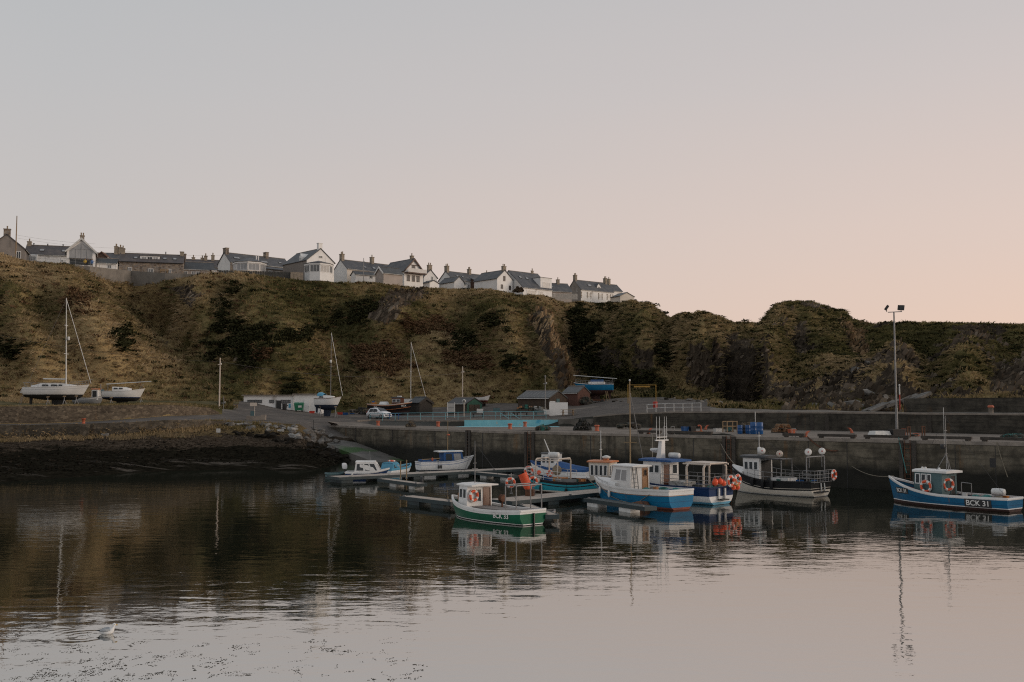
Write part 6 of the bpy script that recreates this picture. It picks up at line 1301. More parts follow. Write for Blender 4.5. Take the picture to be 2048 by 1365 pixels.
buoy(world(t, (-.38, -1.05, 1.18)), .14, 'yellow float under the navy boat life rings', 'yellow_plastic'); buoy(world(t, (-.4, -.75, 1.3)), .13, 'pale float between the two life rings of the navy boat', 'net_tan')
NAVY = t
# --- black and cream boat
t, L_ = boat_frame('fishing_boat', 'black and cream fishing boat with white wheelhouse and round floats, near the quay wall', (20.45, 66.4), (15.9, 71.0), 'fishing boat')
h = Hull(L_ + .35, 3.0, .98, .9, 1.68, .5, .88, .45, full=2.6)
h.build(t, [('s', .40, 'hull_black'), ('s', .43, 'hull_cream'), ('s', .54, 'hull_black'), ('w', .08, 'hull_cream'), ('w', .02, 'float_grey'), ('k', 0, 'antifoul_black')], gun='hull_black', bul=.3)
cb, fc = cabin(t, 4.1, 5.4, .85, .72, .75, 2.4, 'hull_white', 'slate_dark', ('s', 'f'), -.08, 0, .98, (.2, .5, .1), .14, 3, 3, vs=(.5, .86))
fwin(cb, fc['a'], (.08, .04, .92, .94), 'black_paint', 'hull_white', .05, .03, 'door')  # black sheet painted for the dark inside of the open aft end
MB().box((3.2, 0, 2.36), (1.6, 1.5, .06)).build('awning', 'black_paint', t)
for y in (.7, -.7): MB().tube((2.5, y, .8), (2.5, y, 2.34), .035).build('awning_post', 'galv', t)
rr = []
for i in range(6):
    tt_ = .80 + .19 * i / 5; zz = h.sheer(tt_); w = h.y(tt_, zz) * .95; x = h.x(tt_, zz); rr.append([Vector((x, w, zz - .1)), Vector((x, w * .8, zz + .2)), Vector((x, -w * .8, zz + .2)), Vector((x, -w, zz - .1))])
MB().loft(rr).build('whaleback', 'hull_white', t)
mast(t, 4.6, 2.5, 4.2, .035, 'rail_white', bars=((3.9, .5),)); MB().lathe([(.05, 0), (.14, .02), (.14, .5), (.05, .55)], (4.4, .3, 2.6), 10).build('life_jacket_tube', 'white_plastic', cb)
portal(t, .35, 1.2, .95, 2.62, 'galv', .04, 'stern_gantry', .05); 
for y in (.85, -.85): MB().tube((.35, y, 2.6), (.35, y, 1.9), .02).build('gantry_hanger', 'galv', t)
side_rail(t, h, .02, .7, .62, 'galv', (1, -1), 8, 2); mb = MB()
for y in np.linspace(-1.3, 1.3, 8): mb.tube((-.25, y, .95), (-.3, y, 1.75), .016, n=5)
for z in (1.0, 1.25, 1.5, 1.75): mb.tube((-.28, -1.3, z), (-.28, 1.3, z), .016, n=5); mb.tube((-.28, 1.3, z), (.5, 1.34, z), .016, n=5)
mb.build('stern_rail', 'galv', t)
for y in (.1, -.35): MB().tube((-.06, y, .9), (-.1, y, .25), .05).build('ladder_strut', 'rail_white', t)
MB().box((-.18, .3, .33), (.35, 1.4, .07)).build('swim_step', 'black_paint', t)
for tt_ in (.62, .5, .4): fender(t, h, tt_, 1, 'hull_black', .6, .12, .35)
MB().box((2.6, .2, .95), (1.3, 1.2, .4)).build('engine_box', 'hull_white', t); MB().box((2.4, .2, 1.17), (.8, .7, .05)).build('hatch', 'deck_grey', t)
def disc(p, n, label, mat='ring_white'):
    q = thing('float_drum', label, 'float', p, 0, 'white drum floats above the black and cream boat'); rot = Vector(n).to_track_quat('Z', 'Y').to_matrix().to_4x4()
    MB().lathe([(.03, -.12), (.2, -.11), (.23, -.06), (.13, 0), (.23, .06), (.2, .11), (.03, .12)], n=16).xf(rot).build('drum', mat, q); MB().lathe([(.0, .12), (.05, .125), (.05, .14), (.0, .145)], n=8).xf(rot).build('hub', 'red_plastic', q); MB().tube((0, 0, -.2), (0, 0, -.34), .025).build('stem', 'galv', q)
VW = Vector((-.25, -.95, .1))
disc(world(t, (4.25, .2, 2.88)), VW, 'white drum float with red hub on the wheelhouse roof of the black boat'); disc(world(t, (2.9, .2, 2.72)), VW, 'reddish drum float above the dark awning of the black boat', 'tan_paint')
disc(world(t, (.35, .95, 2.95)), VW, 'white drum float on the left end of the stern gantry'); disc(world(t, (.35, -.9, 2.95)), VW, 'white drum float on the right end of the stern gantry')
lifering(world(t, (-.38, -1.1, 1.4)), world(t, (-1, 0, 0)) - world(t, (0, 0, 0)), 'life ring on the stern rail of the black and cream boat', .27)
BLACK = t
# --- turquoise boat
t, L_ = boat_frame('fishing_boat', 'turquoise fishing boat with orange-roofed wheelhouse behind the planked pontoon', (1.55, 71.3), (8.3, 67.6), 'fishing boat')
h = Hull(L_, 2.7, .95, .68, 1.6, .5, .85, .4)
h.build(t, [('s', .09, 'hull_black'), ('s', .2, 'hull_turquoise'), ('s', .27, 'hull_black'), ('w', .16, 'hull_turquoise'), ('w', .08, 'hull_cream'), ('k', 0, 'antifoul')], gun='hull_black', bul=.25)
cb, fc = cabin(t, 4.65, 6.0, .68, .62, .6, 2.15, 'hull_cream', 'orange_roof', ('s', 'f', 'a'), -.12, -.05, 1.05, (.1, .1, .1), .08, 4, 4, vs=(.42, .9), aft_wins=((.1, .42, .46, .9),))
mast(t, 5.2, 2.3, 4.3, .045, 'rail_white', bars=((3.0, .4), (3.5, .3))); MB().lathe([(.05, 0), (.28, .03), (.3, .14), (.05, .24)], (5.6, 0, 2.38), 14).build('radar', 'white_plastic', cb); MB().box((5.6, 0, 2.32), (.3, .3, .16)).build('radar_stand', 'orange_roof', cb)
for x in (.7, 2.4): portal(t, x, 1.05, .8, 2.3, 'tan_paint', .055, 'gantry_frame', .15)
for y in (1.0, -1.0): MB().tube((.7, y, 2.2), (2.4, y, 2.2), .045).build('gantry_beam', 'tan_paint', t)
MB().lathe([(.05, -.4), (.2, -.38), (.22, -.16), (.2, -.15), (.22, -.13), (.22, .13), (.2, .15), (.22, .16), (.2, .38), (.05, .4)], (1.5, .2, 2.52), 12, axis='X').build('liferaft_canister', 'white_plastic', t)
side_rail(t, h, .0, .36, .75, 'rail_white', (1, -1), 5, 3); mb = MB()
for y in np.linspace(-1.0, 1.0, 5): mb.tube((.05, y, .95), (.05, y, 1.7), .018, n=5)
for z in (1.2, 1.45, 1.7): mb.tube((.05, -1, z), (.05, 1, z), .018, n=5)
mb.build('stern_rail', 'rail_white', t)
MB().box((3.1, -1.18, .75), (1.6, .06, .5)).build('side_shelter', 'deck_grey', t); MB().box((1.2, -.3, .85), (.5, .5, .5)).build('deck_tub', 'blue_plastic', t); MB().box((2.4, -.6, .9), (.9, .5, .3)).build('fish_box', 'yellow_plastic', t); MB().box((.7, -.7, .85), (.5, .4, .45)).build('deck_box', 'float_grey', t)
MB().lathe([(.05, -.05), (.33, -.04), (.36, 0), (.33, .04), (.05, .05)], (2.3, -.95, 1.55), 16, axis='Y').build('side_float', 'net_tan', t)
for tt_ in (.16, .42): fender(t, h, tt_, -1, 'hull_black', .4, .1, -.05)
MB().box((4.2, -1.15, 1.15), (1.3, .12, .12)).build('rail_board', 'paint_white', t)
lifering(world(t, (.0, -.75, 1.42)), Vector((-.3, -1, 0)), 'faded orange life ring on the turquoise boat stern rail', .27); lifering(world(t, (1.75, -.95, 1.3)), Vector((0, -1, 0)), 'small red ring hanging under the turquoise boat gantry', .17)
buoy(world(t, (.95, -1.05, 1.35)), .15, 'orange buoy on the turquoise boat rail left of the gantry post'); buoy(world(t, (1.0, -1.28, .82)), .16, 'pinkish round float on the turquoise boat side', 'tan_paint')
TURQ = t
# --- white wheelhouse boat with blue cover behind
t, L_ = boat_frame('fishing_boat', 'white wheelhouse boat with blue cover moored behind the turquoise boat', (6.3, 82.5), (1.55, 84.5), 'fishing boat')
h = Hull(L_, 2.2, .7, .72, 1.35, .4, .8, .4); h.build(t, [('s', .12, 'cover_blue'), ('w', .1, 'hull_white'), ('k', 0, 'antifoul')], gun='cover_blue', bul=.2)
cb, fc = cabin(t, 2.6, 4.0, .8, .66, .6, 2.0, 'hull_white', 'slate_dark', ('s', 'f'), .1, 0, .95, (.1, .1, .06), .06, 3, 3, vs=(.45, .88)); mast(t, 3.4, 2.05, 3.2, .06, 'hull_white', rake=-.5)
MB().loft([[Vector((x, 1.05 * w, z - .2)), Vector((x, .4 * w, z + .12)), Vector((x, -.4 * w, z + .12)), Vector((x, -1.05 * w, z - .2))] for x, z, w in ((.05, .8, .8), (1.2, .95, 1), (2.55, 1.25, 1))], smooth=False).build('cover', 'cover_blue', t)
# --- white and blue motor boat on the far pontoon
t, L_ = boat_frame('motor_boat', 'white motor boat with blue cabin sides moored at the far pontoon', wl(836, 941.5), (-4.0, 95.0), 'motor boat')
h = Hull(L_ + .4, 2.1, .78, .78, 1.28, .4, .85, .7); h.build(t, [('s', .05, 'cover_blue'), ('s', .22, 'hull_white'), ('s', .26, 'cover_blue'), ('w', .06, 'hull_white'), ('k', 0, 'antifoul_navy')], gun='hull_white', gw=.05, gh=.05, bul=.3)
cb, fc = cabin(t, 2.3, 4.4, .70, .5, .6, 1.68, 'cover_blue', 'hull_white', ('f',), .25, 0, .95, (.1, .55, .1), .07, 2, 2, vs=(.3, .9))
for f in ('s', 'p'): fwin(cb, fc[f], (.08, .25, .44, .9), 'glass', 'cover_blue'); fwin(cb, fc[f], (.5, .25, .92, .9), 'glass_pale', 'cover_blue')
mast(t, 2.9, 1.72, 4.6, .045, 'spar_wood', bars=((3.3, .2),)); MB().lathe([(.04, 0), (.16, .03), (.16, .1), (.04, .16)], (2.95, 0, 3.2), 10).build('mast_light', 'orange_paint', t)
mb = MB().box((3.0, .2, 1.78), (1.2, .5, .08)); mb.build('roof_gear', 'light_blue', cb); MB().tube((.2, -.6, 1.02), (2.0, -.5, 1.1), .05).build('oar', 'spar_wood', t); MB().box((.9, 0, .85), (1.3, 1.5, .3)).build('cockpit_cover', 'cover_blue', t)
MB().lathe([(.06, 0), (.1, .1), (.1, .25), (.03, .3)], (1.15, -.75, .9), 8).build('small_float', 'orange_paint', t)
for tt_ in (.3, .34): fender(t, h, tt_, -1, 'black_paint', .35, .09, 0)
# --- dory and light blue cuddy boat
t, L_ = boat_frame('motor_boat', 'small white-cabined dory with navy hull and white outboard, left end of far pontoon', wl(693, 955), wl(772, 955), 'motor boat')
h = Hull(L_ + .3, 1.7, .42, .42, .72, .3, .85, .5); h.build(t, [('s', .08, 'hull_white'), ('w', .05, 'hull_navy'), ('k', 0, 'antifoul_black')], gun='hull_white', bul=.12)
cb, fc = cabin(t, .75, 3.0, .76, .5, .35, 1.26, 'hull_white', 'hull_white', (), .5, .12, .86, (-.05, .05, -.08), .05, crown=.09)
for f in ('p', 's'):
    for u0, u1 in ((.06, .36), (.41, .62), (.66, .9)):
        if f == 's': fwin(cb, fc[f], (u0, .24, u1, .9), 'glass', 'paint_white', .022)
        else: fwin(cb, fc[f], (1 - u1, .24, 1 - u0, .9), 'glass', 'paint_white', .022)
fwin(cb, fc['f'], (.1, .25, .9, .85), 'glass_pale'); outboard(t, -.15, .4); MB().tube((2.0, -.1, 1.35), (1.95, -.1, 2.2), .012, n=5).build('aerial', 'galv', t); MB().ball((.6, -.85, .3), .1, 8).build('fender', 'white_plastic', t)
t, L_ = boat_frame('motor_boat', 'light blue cuddy boat beside the dory on the far pontoon', wl(770, 949), wl(814, 943.5), 'motor boat')
h = Hull(L_ + .7, 1.5, .4, .42, .66, .3, .85, .4); h.build(t, [('s', .1, 'light_blue'), ('w', .04, 'hull_white'), ('k', 0, 'antifoul_black')], gun='light_blue', bul=.1)
cb, fc = cabin(t, .3, 2.1, .64, .5, .3, .92, 'light_blue', 'light_blue', (), .45, .15, .88, (-.04, .03, -.05), .05, crown=.06); fwin(cb, fc['s'], (.1, .2, .46, .85), 'glass', 'light_blue'); fwin(cb, fc['s'], (.55, .2, .92, .85), 'glass_pale', 'light_blue'); fwin(cb, fc['p'], (.1, .2, .9, .85), 'glass', 'light_blue'); fwin(cb, fc['f'], (.1, .2, .9, .85), 'glass_pale', 'light_blue')
lifering(world(t, (1.15, 0, 1.10)), (0, 0, 1), 'orange life ring lying flat on the light blue cuddy roof', .26)
t, L_ = boat_frame('tender', 'low grey tender moored at the left tip of the far pontoon', wl(652, 955), wl(696, 954), 'tender')
h = Hull(L_, 1.2, .28, .27, .4, .2, .9, .3); h.build(t, [('s', .1, 'pontoon_frame'), ('w', .03, 'teal_paint'), ('k', 0, 'antifoul_black')], gun='teal_paint', bul=.1); MB().box((.8, 0, .22), (.2, 1.0, .05)).build('thwart', 'timber_dark', t)
# --- mast of a boat lying behind the bright blue one
t, L_ = boat_frame('sailing_boat', 'low sailing boat with tall varnished wooden mast hidden behind the bright blue boat', (8.3, 70.8), (9.6, 74.6), 'sailing boat')
h = Hull(4.2, 1.7, .6, .6, .9, .4, .75, .4); h.build(t, [('s', .1, 'varnish'), ('w', .08, 'hull_navy'), ('k', 0, 'antifoul')], gun='varnish', bul=.2)
mast(t, .3, .6, 7.75, .062, 'spar_wood', bars=((3.4, .9),)); MB().lathe([(.04, 0), (.07, .08), (.03, .14)], (.3, 0, 7.75), 8).build('masthead_light', 'white_plastic', t)
MB().tube((.3, 0, 7.0), (3.9, -.4, .9), .03, n=5).build('forestay', 'galv', t)
# --- small tub floating behind the green boat
t, L_ = boat_frame('tender', 'dark low tender lying behind the green boat stern', wl(1066, 1040), wl(1110, 1036), 'tender')
h = Hull(L_, 1.0, .3, .28, .38, .2, .85, .25); h.build(t, [('s', .08, 'grey_paint'), ('w', .02, 'hull_black'), ('k', 0, 'antifoul_black')], gun='board_grey', bul=.06)
# --- loose gear on the working decks
def deck_gear(t, x0, x1, w, z, seed, n=9):
    r = random.Random(seed); ms = ['net_dark', 'green_net', 'blue_plastic', 'yellow_plastic', 'rope', 'float_grey', 'black_paint', 'net_orange']
    for k in range(n):
        x, y = r.uniform(x0, x1), r.uniform(-w, w); m = ms[r.randrange(len(ms))]; c = r.randrange(4)
        if c == 0: MB().loft([[Vector((x + a * .22 * s, y + b_ * .16 * s, z + zz)) for a, b_ in ((-1, -1), (1, -1), (1, 1), (-1, 1))] for s, zz in ((.85, 0), (1, .26), (.85, .26), (.75, .05))], smooth=False).build('fish_box', m, t)
        elif c == 1:
            mb = MB()
            for j in range(3): mb.torus((x, y, z + .03 + .05 * j), .2 - .02 * j, .03, n=14, m=5)
            mb.build('rope_coil', ['rope', 'green_net', 'net_orange'][r.randrange(3)], t)
        elif c == 2: MB().lathe([(.12, 0), (.16, .3), (.17, .31), (.13, .03)], (x, y, z), 10).build('bucket', m, t)
        else: MB().ball((x, y, z + .14), .2, 8, sc=(1.4, .9, .7)).build('net_bundle', ['net_dark', 'green_net', 'net_teal'][r.randrange(3)], t)
deck_gear(BCK31, .4, 3.4, .8, .55, 2, 9); deck_gear(BLUE, .4, 3.0, .8, .88, 3, 7); deck_gear(NAVY, .5, 3.6, .9, .85, 4, 12); deck_gear(BLACK, .5, 3.8, 1.0, .75, 5, 12); deck_gear(TURQ, .4, 4.0, .9, .62, 6, 10)
for t_, x_, z0_ in ((GREEN, 4.75, 4.0), (BCK31, 4.1, 5.3), (BLACK, 4.6, 4.1), (TURQ, 5.2, 4.2)):
    MB().tube((x_, 0, z0_), (6.4, 0, 1.2), .008, n=4).tube((x_, 0, z0_), (.4, .5, 1.0), .008, n=4).build('rigging_wire', 'black_paint', t_)
# --- pontoons
def pontoon(p, q, w, label, floats, fm='float_grey', deckm='pontoon_deck', z=.45, fw=1.0, frame_h=.2):
    a = Vector((*p, 0)); b = Vector((*q, 0)); d = b - a; t = thing('pontoon', label, 'pontoon', (a + b) / 2, math.atan2(d.y, d.x), 'floating pontoons'); L_ = d.length
    mb = MB(); n = max(3, int(L_ / .16))
    for i in range(n): mb.box((-L_ / 2 + (i + .5) * L_ / n, 0, z - .02), (L_ / n - .015, w, .04))
    mb.build('deck_planks', deckm, t); fb = MB()
    for s in (-1, 1): fb.box((0, s * (w / 2 + .04), z - frame_h / 2), (L_, .07, frame_h + .02))
    for s in (-1, 1): fb.box((s * (L_ / 2 + .04), 0, z - frame_h / 2), (.07, w + .14, frame_h + .02))
    fb.build('frame', 'pontoon_frame', t)
    for x in floats: MB().box((x * L_ / 2, 0, .06), (fw, w * .96, .5)).build('float', fm, t)
    for x in np.linspace(-.9, .9, max(2, int(L_ / 3))): MB().box((x * L_ / 2, -w / 2 + .08, z + .04), (.2, .06, .08)).build('cleat', 'galv', t)
    return t
def at45(px, py): return wl(px, py, .45)
pontoon(at45(668, 954), at45(1056, 936), 2.0, 'long planked pontoon running along the far moorings to the quay', (-.93, -.6, -.25, .1, .45, .8), 'pontoon_frame')
pontoon(at45(1000, 1001), at45(1222, 979), 2.0, 'wide planked pontoon between the green boat and the bright blue boat', (-.8, -.3, .3, .85), 'pontoon_frame')
pontoon(at45(766, 957.5), at45(843, 967.5), .75, 'short finger pontoon with pale floats in front of the dory', (-.25, .75), fw=.95)
pontoon(at45(952, 944), at45(1026, 951), .75, 'short finger pontoon left of the turquoise boat', (-.4, .7), fw=.9)
pontoon(at45(814, 992), at45(914, 1003.5), .9, 'finger pontoon left of the green boat bow', (-.5, .45), 'pontoon_frame', fw=1.2)
pontoon(at45(1180, 996.5), at45(1300, 1014), .7, 'finger pontoon with white floats under the bright blue boat', (-.75, .35), 'white_plastic', 'pontoon_frame', fw=1.1)
pontoon(at45(1050, 1009), at45(1104, 1030), .6, 'stub finger pontoon behind the green boat stern', (.5,), 'pontoon_frame', fw=.6)
t = thing('mooring_float', 'rust-red cylindrical fender at the end of the white-floated finger pontoon', 'fender', (*wl(1282, 1018), .1), .5); MB().lathe([(.1, -.45), (.32, -.42), (.34, -.2), (.34, .2), (.32, .42), (.1, .45)], n=12, axis='X').build('drum', 'rust', t); MB().torus((0, 0, 0), .345, .02, 'X').build('band', 'black_paint', t)
t = thing('mooring_float', 'round black tyre fender at the end of the pontoon near the far mooring', 'fender', (*wl(843, 966, .1), .1), .2); MB().torus((0, 0, .1), .3, .12, 'X').build('tyre', 'black_paint', t); MB().tube((0, 0, .3), (0, .2, .5), .015).build('rope', 'rope', t)
t = thing('mooring_float', 'big round black fender under the left finger pontoon', 'fender', (*wl(896, 1016), .15)); MB().ball((0, 0, 0), .34, 12).build('ball', 'black_paint', t); MB().tube((0, 0, .3), (0, .1, .5), .015).build('rope', 'rope', t)
for px, py, hh, lb in ((801, 958, 1.35, 'left of two thin mooring posts on the far pontoon'), (813, 957, 1.4, 'right of two thin mooring posts on the far pontoon')):
    x, y = wl(px, py, .45); t = thing('mooring_post', lb, 'post', (x, y, .45), 0, 'thin mooring posts'); MB().tube((0, 0, -.6), (0, 0, hh), .04, n=8).build('post', 'spar_wood', t); MB().box((0, 0, .02), (.2, .2, .04)).build('bracket', 'galv', t)
# bucket stack, reels and rings on the pontoon beyond the green boat
x, y = wl(1052, 992, .45); t = thing('basket_stack', 'leaning stack of orange baskets on the pontoon behind the green boat', 'basket stack', (x, y, .46), -.2)
for k in range(6): MB().lathe([(.2, 0), (.28, .42), (.3, .43), (.29, .4), (.22, .03)], n=14).xf(Matrix.Translation((.2 - .05 * k, 0, .35 + .12 * k)) @ Matrix.Rotation(-.42, 4, 'Y')).build('basket', 'ring_orange', t)
MB().box((.25, 0, .2), (.5, .5, .4)).build('stand', 'rust', t)
for px, py, lb in ((1066, 985, 'pinkish red ring standing right of the orange baskets'), (1021, 988, 'pinkish red ring standing left of the orange baskets')):
    x, y = wl(px, py, .45); lifering((x, y, 1.15), (.2, -1, 0), lb, .25)
    tt2 = thing('ring_post', 'thin post carrying the ' + lb, 'post', (x + .05, y + .12, .45)); MB().tube((0, 0, 0), (0, 0, 1.3), .03).build('post', 'galv', tt2); MB().box((0, 0, .02), (.2, .2, .04)).build('foot', 'galv', tt2)
# mooring lines
for a, b, s, lb in ((world(BCK31, (7.7, 0, 1.6)), wpt(1700, -.05, 1.6), .3, 'mooring line from the long blue boat bow to the quay'), (world(BLACK, (6.4, 0, 1.7)), wpt(1440, -.05, 3.0), .2, 'mooring line from the black boat bow to the quay'), (world(BLUE, (8.2, .2, 1.4)), Vector((*wl(1215, 990, .45), .45)), .05, 'short mooring line from the bright blue boat bow'), (world(NAVY, (6.0, -.6, 1.6)), wpt(1300, .3, 3.7), .3, 'mooring line from the navy boat up to the leaning bollard')):
    rope(sag(a, b, s), .022, 'rope', lb)
# ------------------------------------------------------------------ boat yard and plaza
def yard_boat(name, label, px_s, px_b, D, zl, cat='yacht', tilt=0.0, rz=0.0):
    """boat ashore: stern and bow columns, depth, height of its waterline"""
    a = on(px_s, D); Lr = abs((px_b - px_s)) * D / F / max(.3, math.cos(rz)); ang = (0 if px_b > px_s else math.pi) + rz
    return thing(name, label, cat, (a.x, D, zl), ang), Lr
def prop_stand(p, h, label, spread=.45):
    t = thing('boat_stand', label, 'boat stand', p, 0, 'steel stands propping the boats ashore')
    mb = MB()
    for k in range(3): a = k * 2.09 + .5; mb.tube((spread * math.cos(a), spread * math.sin(a), 0), (0, 0, h * .7), .035)
    mb.build('tripod', 'galv', t); MB().tube((0, 0, h * .55), (0, 0, h), .04).build('screw', 'galv', t); MB().box((0, 0, h), (.3, .3, .06), 0, 0, 0, .3).build('pad', 'timber', t)
def keel_fin(t, x0, x1, z0, z1, mat, th=.16, sweep=.25):
    MB().loft([[Vector((x0, 0, z0)), Vector(((x0 + x1) / 2, th, z0)), Vector((x1, 0, z0)), Vector(((x0 + x1) / 2, -th, z0))], [Vector((x0 + sweep * .3, 0, z1)), Vector(((x0 + x1) / 2, th * .8, z1)), Vector((x1 - sweep, 0, z1)), Vector(((x0 + x1) / 2, -th * .8, z1))]], smooth=False).build('keel', mat, t)
# big white yacht
gz = on(115, 122).z
t, L_ = yard_boat('sailing_yacht', 'large white sailing yacht with tall mast ashore on stands at left', 50, 177, 122, gz + 1.42)
h = Hull(L_, 2.7, .98, 1.0, 1.28, .55, .62, .75, full=1.9); h.build(t, [('s', .28, 'hull_white'), ('s', .31, 'grey_paint'), ('w', .12, 'hull_white'), ('w', .02, 'hull_black'), ('k', 0, 'antifoul_black')], gun='hull_white', gw=.04, gh=.05, bul=.03, deck='hull_white')
MB().loft([[Vector((x, w, z - .25)), Vector((x, w * .85, z + a)), Vector((x, -w * .85, z + a)), Vector((x, -w, z - .25))] for x, w, z, a in ((1.0, .85, 1.05, .15), (2.2, .9, 1.05, .42), (4.6, .8, 1.08, .38), (6.1, .4, 1.15, .12))]).build('coachroof', 'hull_white', t)
for x0, x1 in ((2.4, 3.2), (3.5, 4.3), (4.4, 4.9)):
    for sd in (1, -1): MB().ext([(x0, sd * .885, 1.12), (x1, sd * .85, 1.14), (x1 - .1, sd * .83, 1.34), (x0 + .05, sd * .85, 1.36)], (0, sd * .03, 0)).build('window', 'glass', t)
m_ = mast(t, 4.95, 1.3, 12.0, .085, 'rail_white', bars=((5.1, 1.2), (8.6, .9)), rake=.28); MB().lathe([(.1, -.22), (.13, -.15), (.13, .15), (.1, .22)], (4.95 + .15, 0, 7.0), 10).build('radar_reflector', 'white_plastic', m_)
MB().tube((4.85, 0, 2.0), (2.1, .0, 2.05), .07, n=8).build('boom', 'rail_white', t); MB().tube((4.7, 0, 11.8), (8.0, 0, 1.45), .03, n=5).build('forestay', 'hull_white', t); MB().tube((4.67, 0, 11.9), (.1, 0, 1.1), .01, n=4).build('backstay', 'galv', t)
side_rail(t, h, .03, .98, .55, 'galv', (1, -1), 9, 2, .014); MB().path([(7.4, .5, 1.3), (7.6, .45, 1.85), (8.25, 0, 1.95), (7.6, -.45, 1.85), (7.4, -.5, 1.3)], .02).build('pulpit', 'galv', t); MB().path([(.6, 1.0, 1.0), (.1, .8, 1.6), (.1, -.8, 1.6), (.6, -1.0, 1.0)], .02).build('pushpit', 'galv', t)
MB().loft([[Vector((-.02 - x, w, z)), Vector((-.02 - x, -w, z)), Vector((.2, -w, z - .05)), Vector((.2, w, z - .05))] for x, w, z in ((0, .84, .95), (.4, .6, .3))], smooth=False).build('transom', 'hull_white', t)
keel_fin(t, 3.2, 5.0, -.45, -1.35, 'antifoul_black'); keel_fin(t, .5, .95, -.2, -1.1, 'antifoul_black', .06, .1)
for px, lb in ((95, 'steel stand under the large white yacht, nearest its stern'), (128, 'steel stand under the middle of the large white yacht'), (152, 'steel stand under the large white yacht bow')): prop_stand(on(px, 120.7), 1.25, lb)
lt = MB(); a = Vector((-.75, 0, 0)); 
for s in (-.2, .2): lt.tube((-.75, s, 0), (.1, s, 2.3), .03)
for k in range(8): lt.tube((-.75 + .1 * k, -.2, .27 * k), (-.75 + .1 * k, .2, .27 * k), .02)
q = thing('ladder', 'grey ladder leaning on the large white yacht stern', 'ladder', on(49, 121.6)); lt.build('rails_and_rungs', 'galv', q); MB().box((-.75, 0, .02), (.12, .6, .04)).build('foot', 'black_paint', q)
# smaller white yacht
gz = on(250, 127).z
t, L_ = yard_boat('sailing_yacht', 'smaller white yacht with lowered mast, ashore right of the large one', 207, 289, 127, gz + .75)
h = Hull(L_, 2.1, .85, .85, 1.15, .45, .7, .6, full=2.0); h.build(t, [('w', .1, 'hull_white'), ('w', .0, 'hull_navy'), ('k', 0, 'antifoul_black')], gun='hull_white', gw=.04, gh=.04, bul=.03, deck='hull_white')
MB().loft([[Vector((x, w, z - .25)), Vector((x, w * .85, z + a)), Vector((x, -w * .85, z + a)), Vector((x, -w, z - .25))] for x, w, z, a in ((1.3, .7, .92, .5), (2.6, .7, .95, .42), (3.4, .45, 1.0, .2))]).build('coachroof', 'hull_white', t)
for x0, x1 in ((1.5, 2.05), (2.15, 2.7)):
    for sd in (1, -1): MB().ext([(x0, sd * .70, 1.1), (x1, sd * .70, 1.12), (x1 - .08, sd * .66, 1.28), (x0 + .05, sd * .66, 1.3)], (0, sd * .03, 0)).build('window', 'glass', t)
MB().tube((.3, 0, 1.75), (6.0, 0, 2.1), .05, n=8).build('lowered_mast', 'rail_white', t); MB().path([(4.6, .3, 1.1), (5.0, .2, 1.7), (5.0, -.2, 1.7), (4.6, -.3, 1.1)], .02).build('pulpit', 'galv', t); MB().tube((.5, 0, .9), (.5, 0, 1.75), .03).build('mast_crutch', 'galv', t)
keel_fin(t, 1.6, 3.2, -.35, -.72, 'antifoul_black'); outboard(t, -.15, .3, 'teal_paint')
for px, lb in ((222, 'steel stand under the smaller white yacht, stern end'), (282, 'steel stand under the smaller white yacht, bow end')): prop_stand(on(px, 126), .85, lb, .3)
# grey workboat
gz = on(170, 131).z
t, L_ = yard_boat('work_boat', 'grey open workboat with orange-roofed cabin between the two white yachts', 148, 206, 131, gz + .35, 'work boat')
h = Hull(L_, 1.7, .6, .58, .85, .35, .8, .3); h.build(t, [('s', .1, 'hull_white'), ('w', 0, 'grey_paint'), ('k', 0, 'deck_grey')], gun='grey_paint', bul=.2)
cabin(t, 2.5, 3.3, .55, .5, .4, 1.75, 'hull_white', 'orange_roof', ('s', 'a'), .05, 0, 1, (.1, .1, .08), .1, 1, 1, vs=(.1, .92), pane='black_paint', aft_wins=((.2, .1, .8, .9),)); MB().tube((3.5, 0, .9), (3.45, 0, 2.5), .05).build('davit', 'galv', t); MB().box((1.0, 0, .6), (.9, .8, .25)).build('engine_box', 'deck_grey', t)
# navy-bottom yacht by the white block
gz = on(655, 141).z
t, L_ = yard_boat('sailing_yacht', 'white yacht with navy bottom and rudder, ashore before the white toilet block', 631, 682, 141, gz + 1.55, rz=-.35)
h = Hull(L_ + .3, 2.0, 1.0, .95, 1.3, .6, .5, .6, full=2.0); h.build(t, [('w', .12, 'hull_white'), ('k', 0, 'antifoul_navy')], gun='mahogany', gw=.03, gh=.04, bul=.03, deck='hull_white')
MB().loft([[Vector((x, w, z - .25)), Vector((x, w * .85, z + a)), Vector((x, -w * .85, z + a)), Vector((x, -w, z - .25))] for x, w, z, a in ((.7, .65, 1.0, .5), (2.0, .62, 1.0, .42), (2.9, .35, 1.1, .2))]).build('coachroof', 'hull_white', t)
MB().ext([(.9, -.66, 1.12), (1.6, -.64, 1.12), (1.5, -.60, 1.3), (.95, -.62, 1.3)], (0, -.03, 0)).build('window', 'glass', t)
MB().loft([[Vector((x, .6 * math.cos(a), 1.35 + s * math.sin(a))) for a in np.linspace(0, math.pi, 8)] for x, s in ((.55, .5), (1.0, .55), (1.5, .3))], closed=False, cap0=False, cap1=False).build('spray_hood', 'light_blue', t)
m_ = mast(t, 2.4, 1.4, 10.3, .05, 'galv', bars=((5.5, .8),)); MB().lathe([(.08, -.22), (.14, -.18), (.14, .18), (.08, .22)], (2.4, -.05, 6.2), 10).build('radar_reflector', 'white_plastic', m_); MB().tube((2.4, 0, 10.2), (4.3, 0, 1.4), .03, n=5).build('forestay', 'hull_white', t)
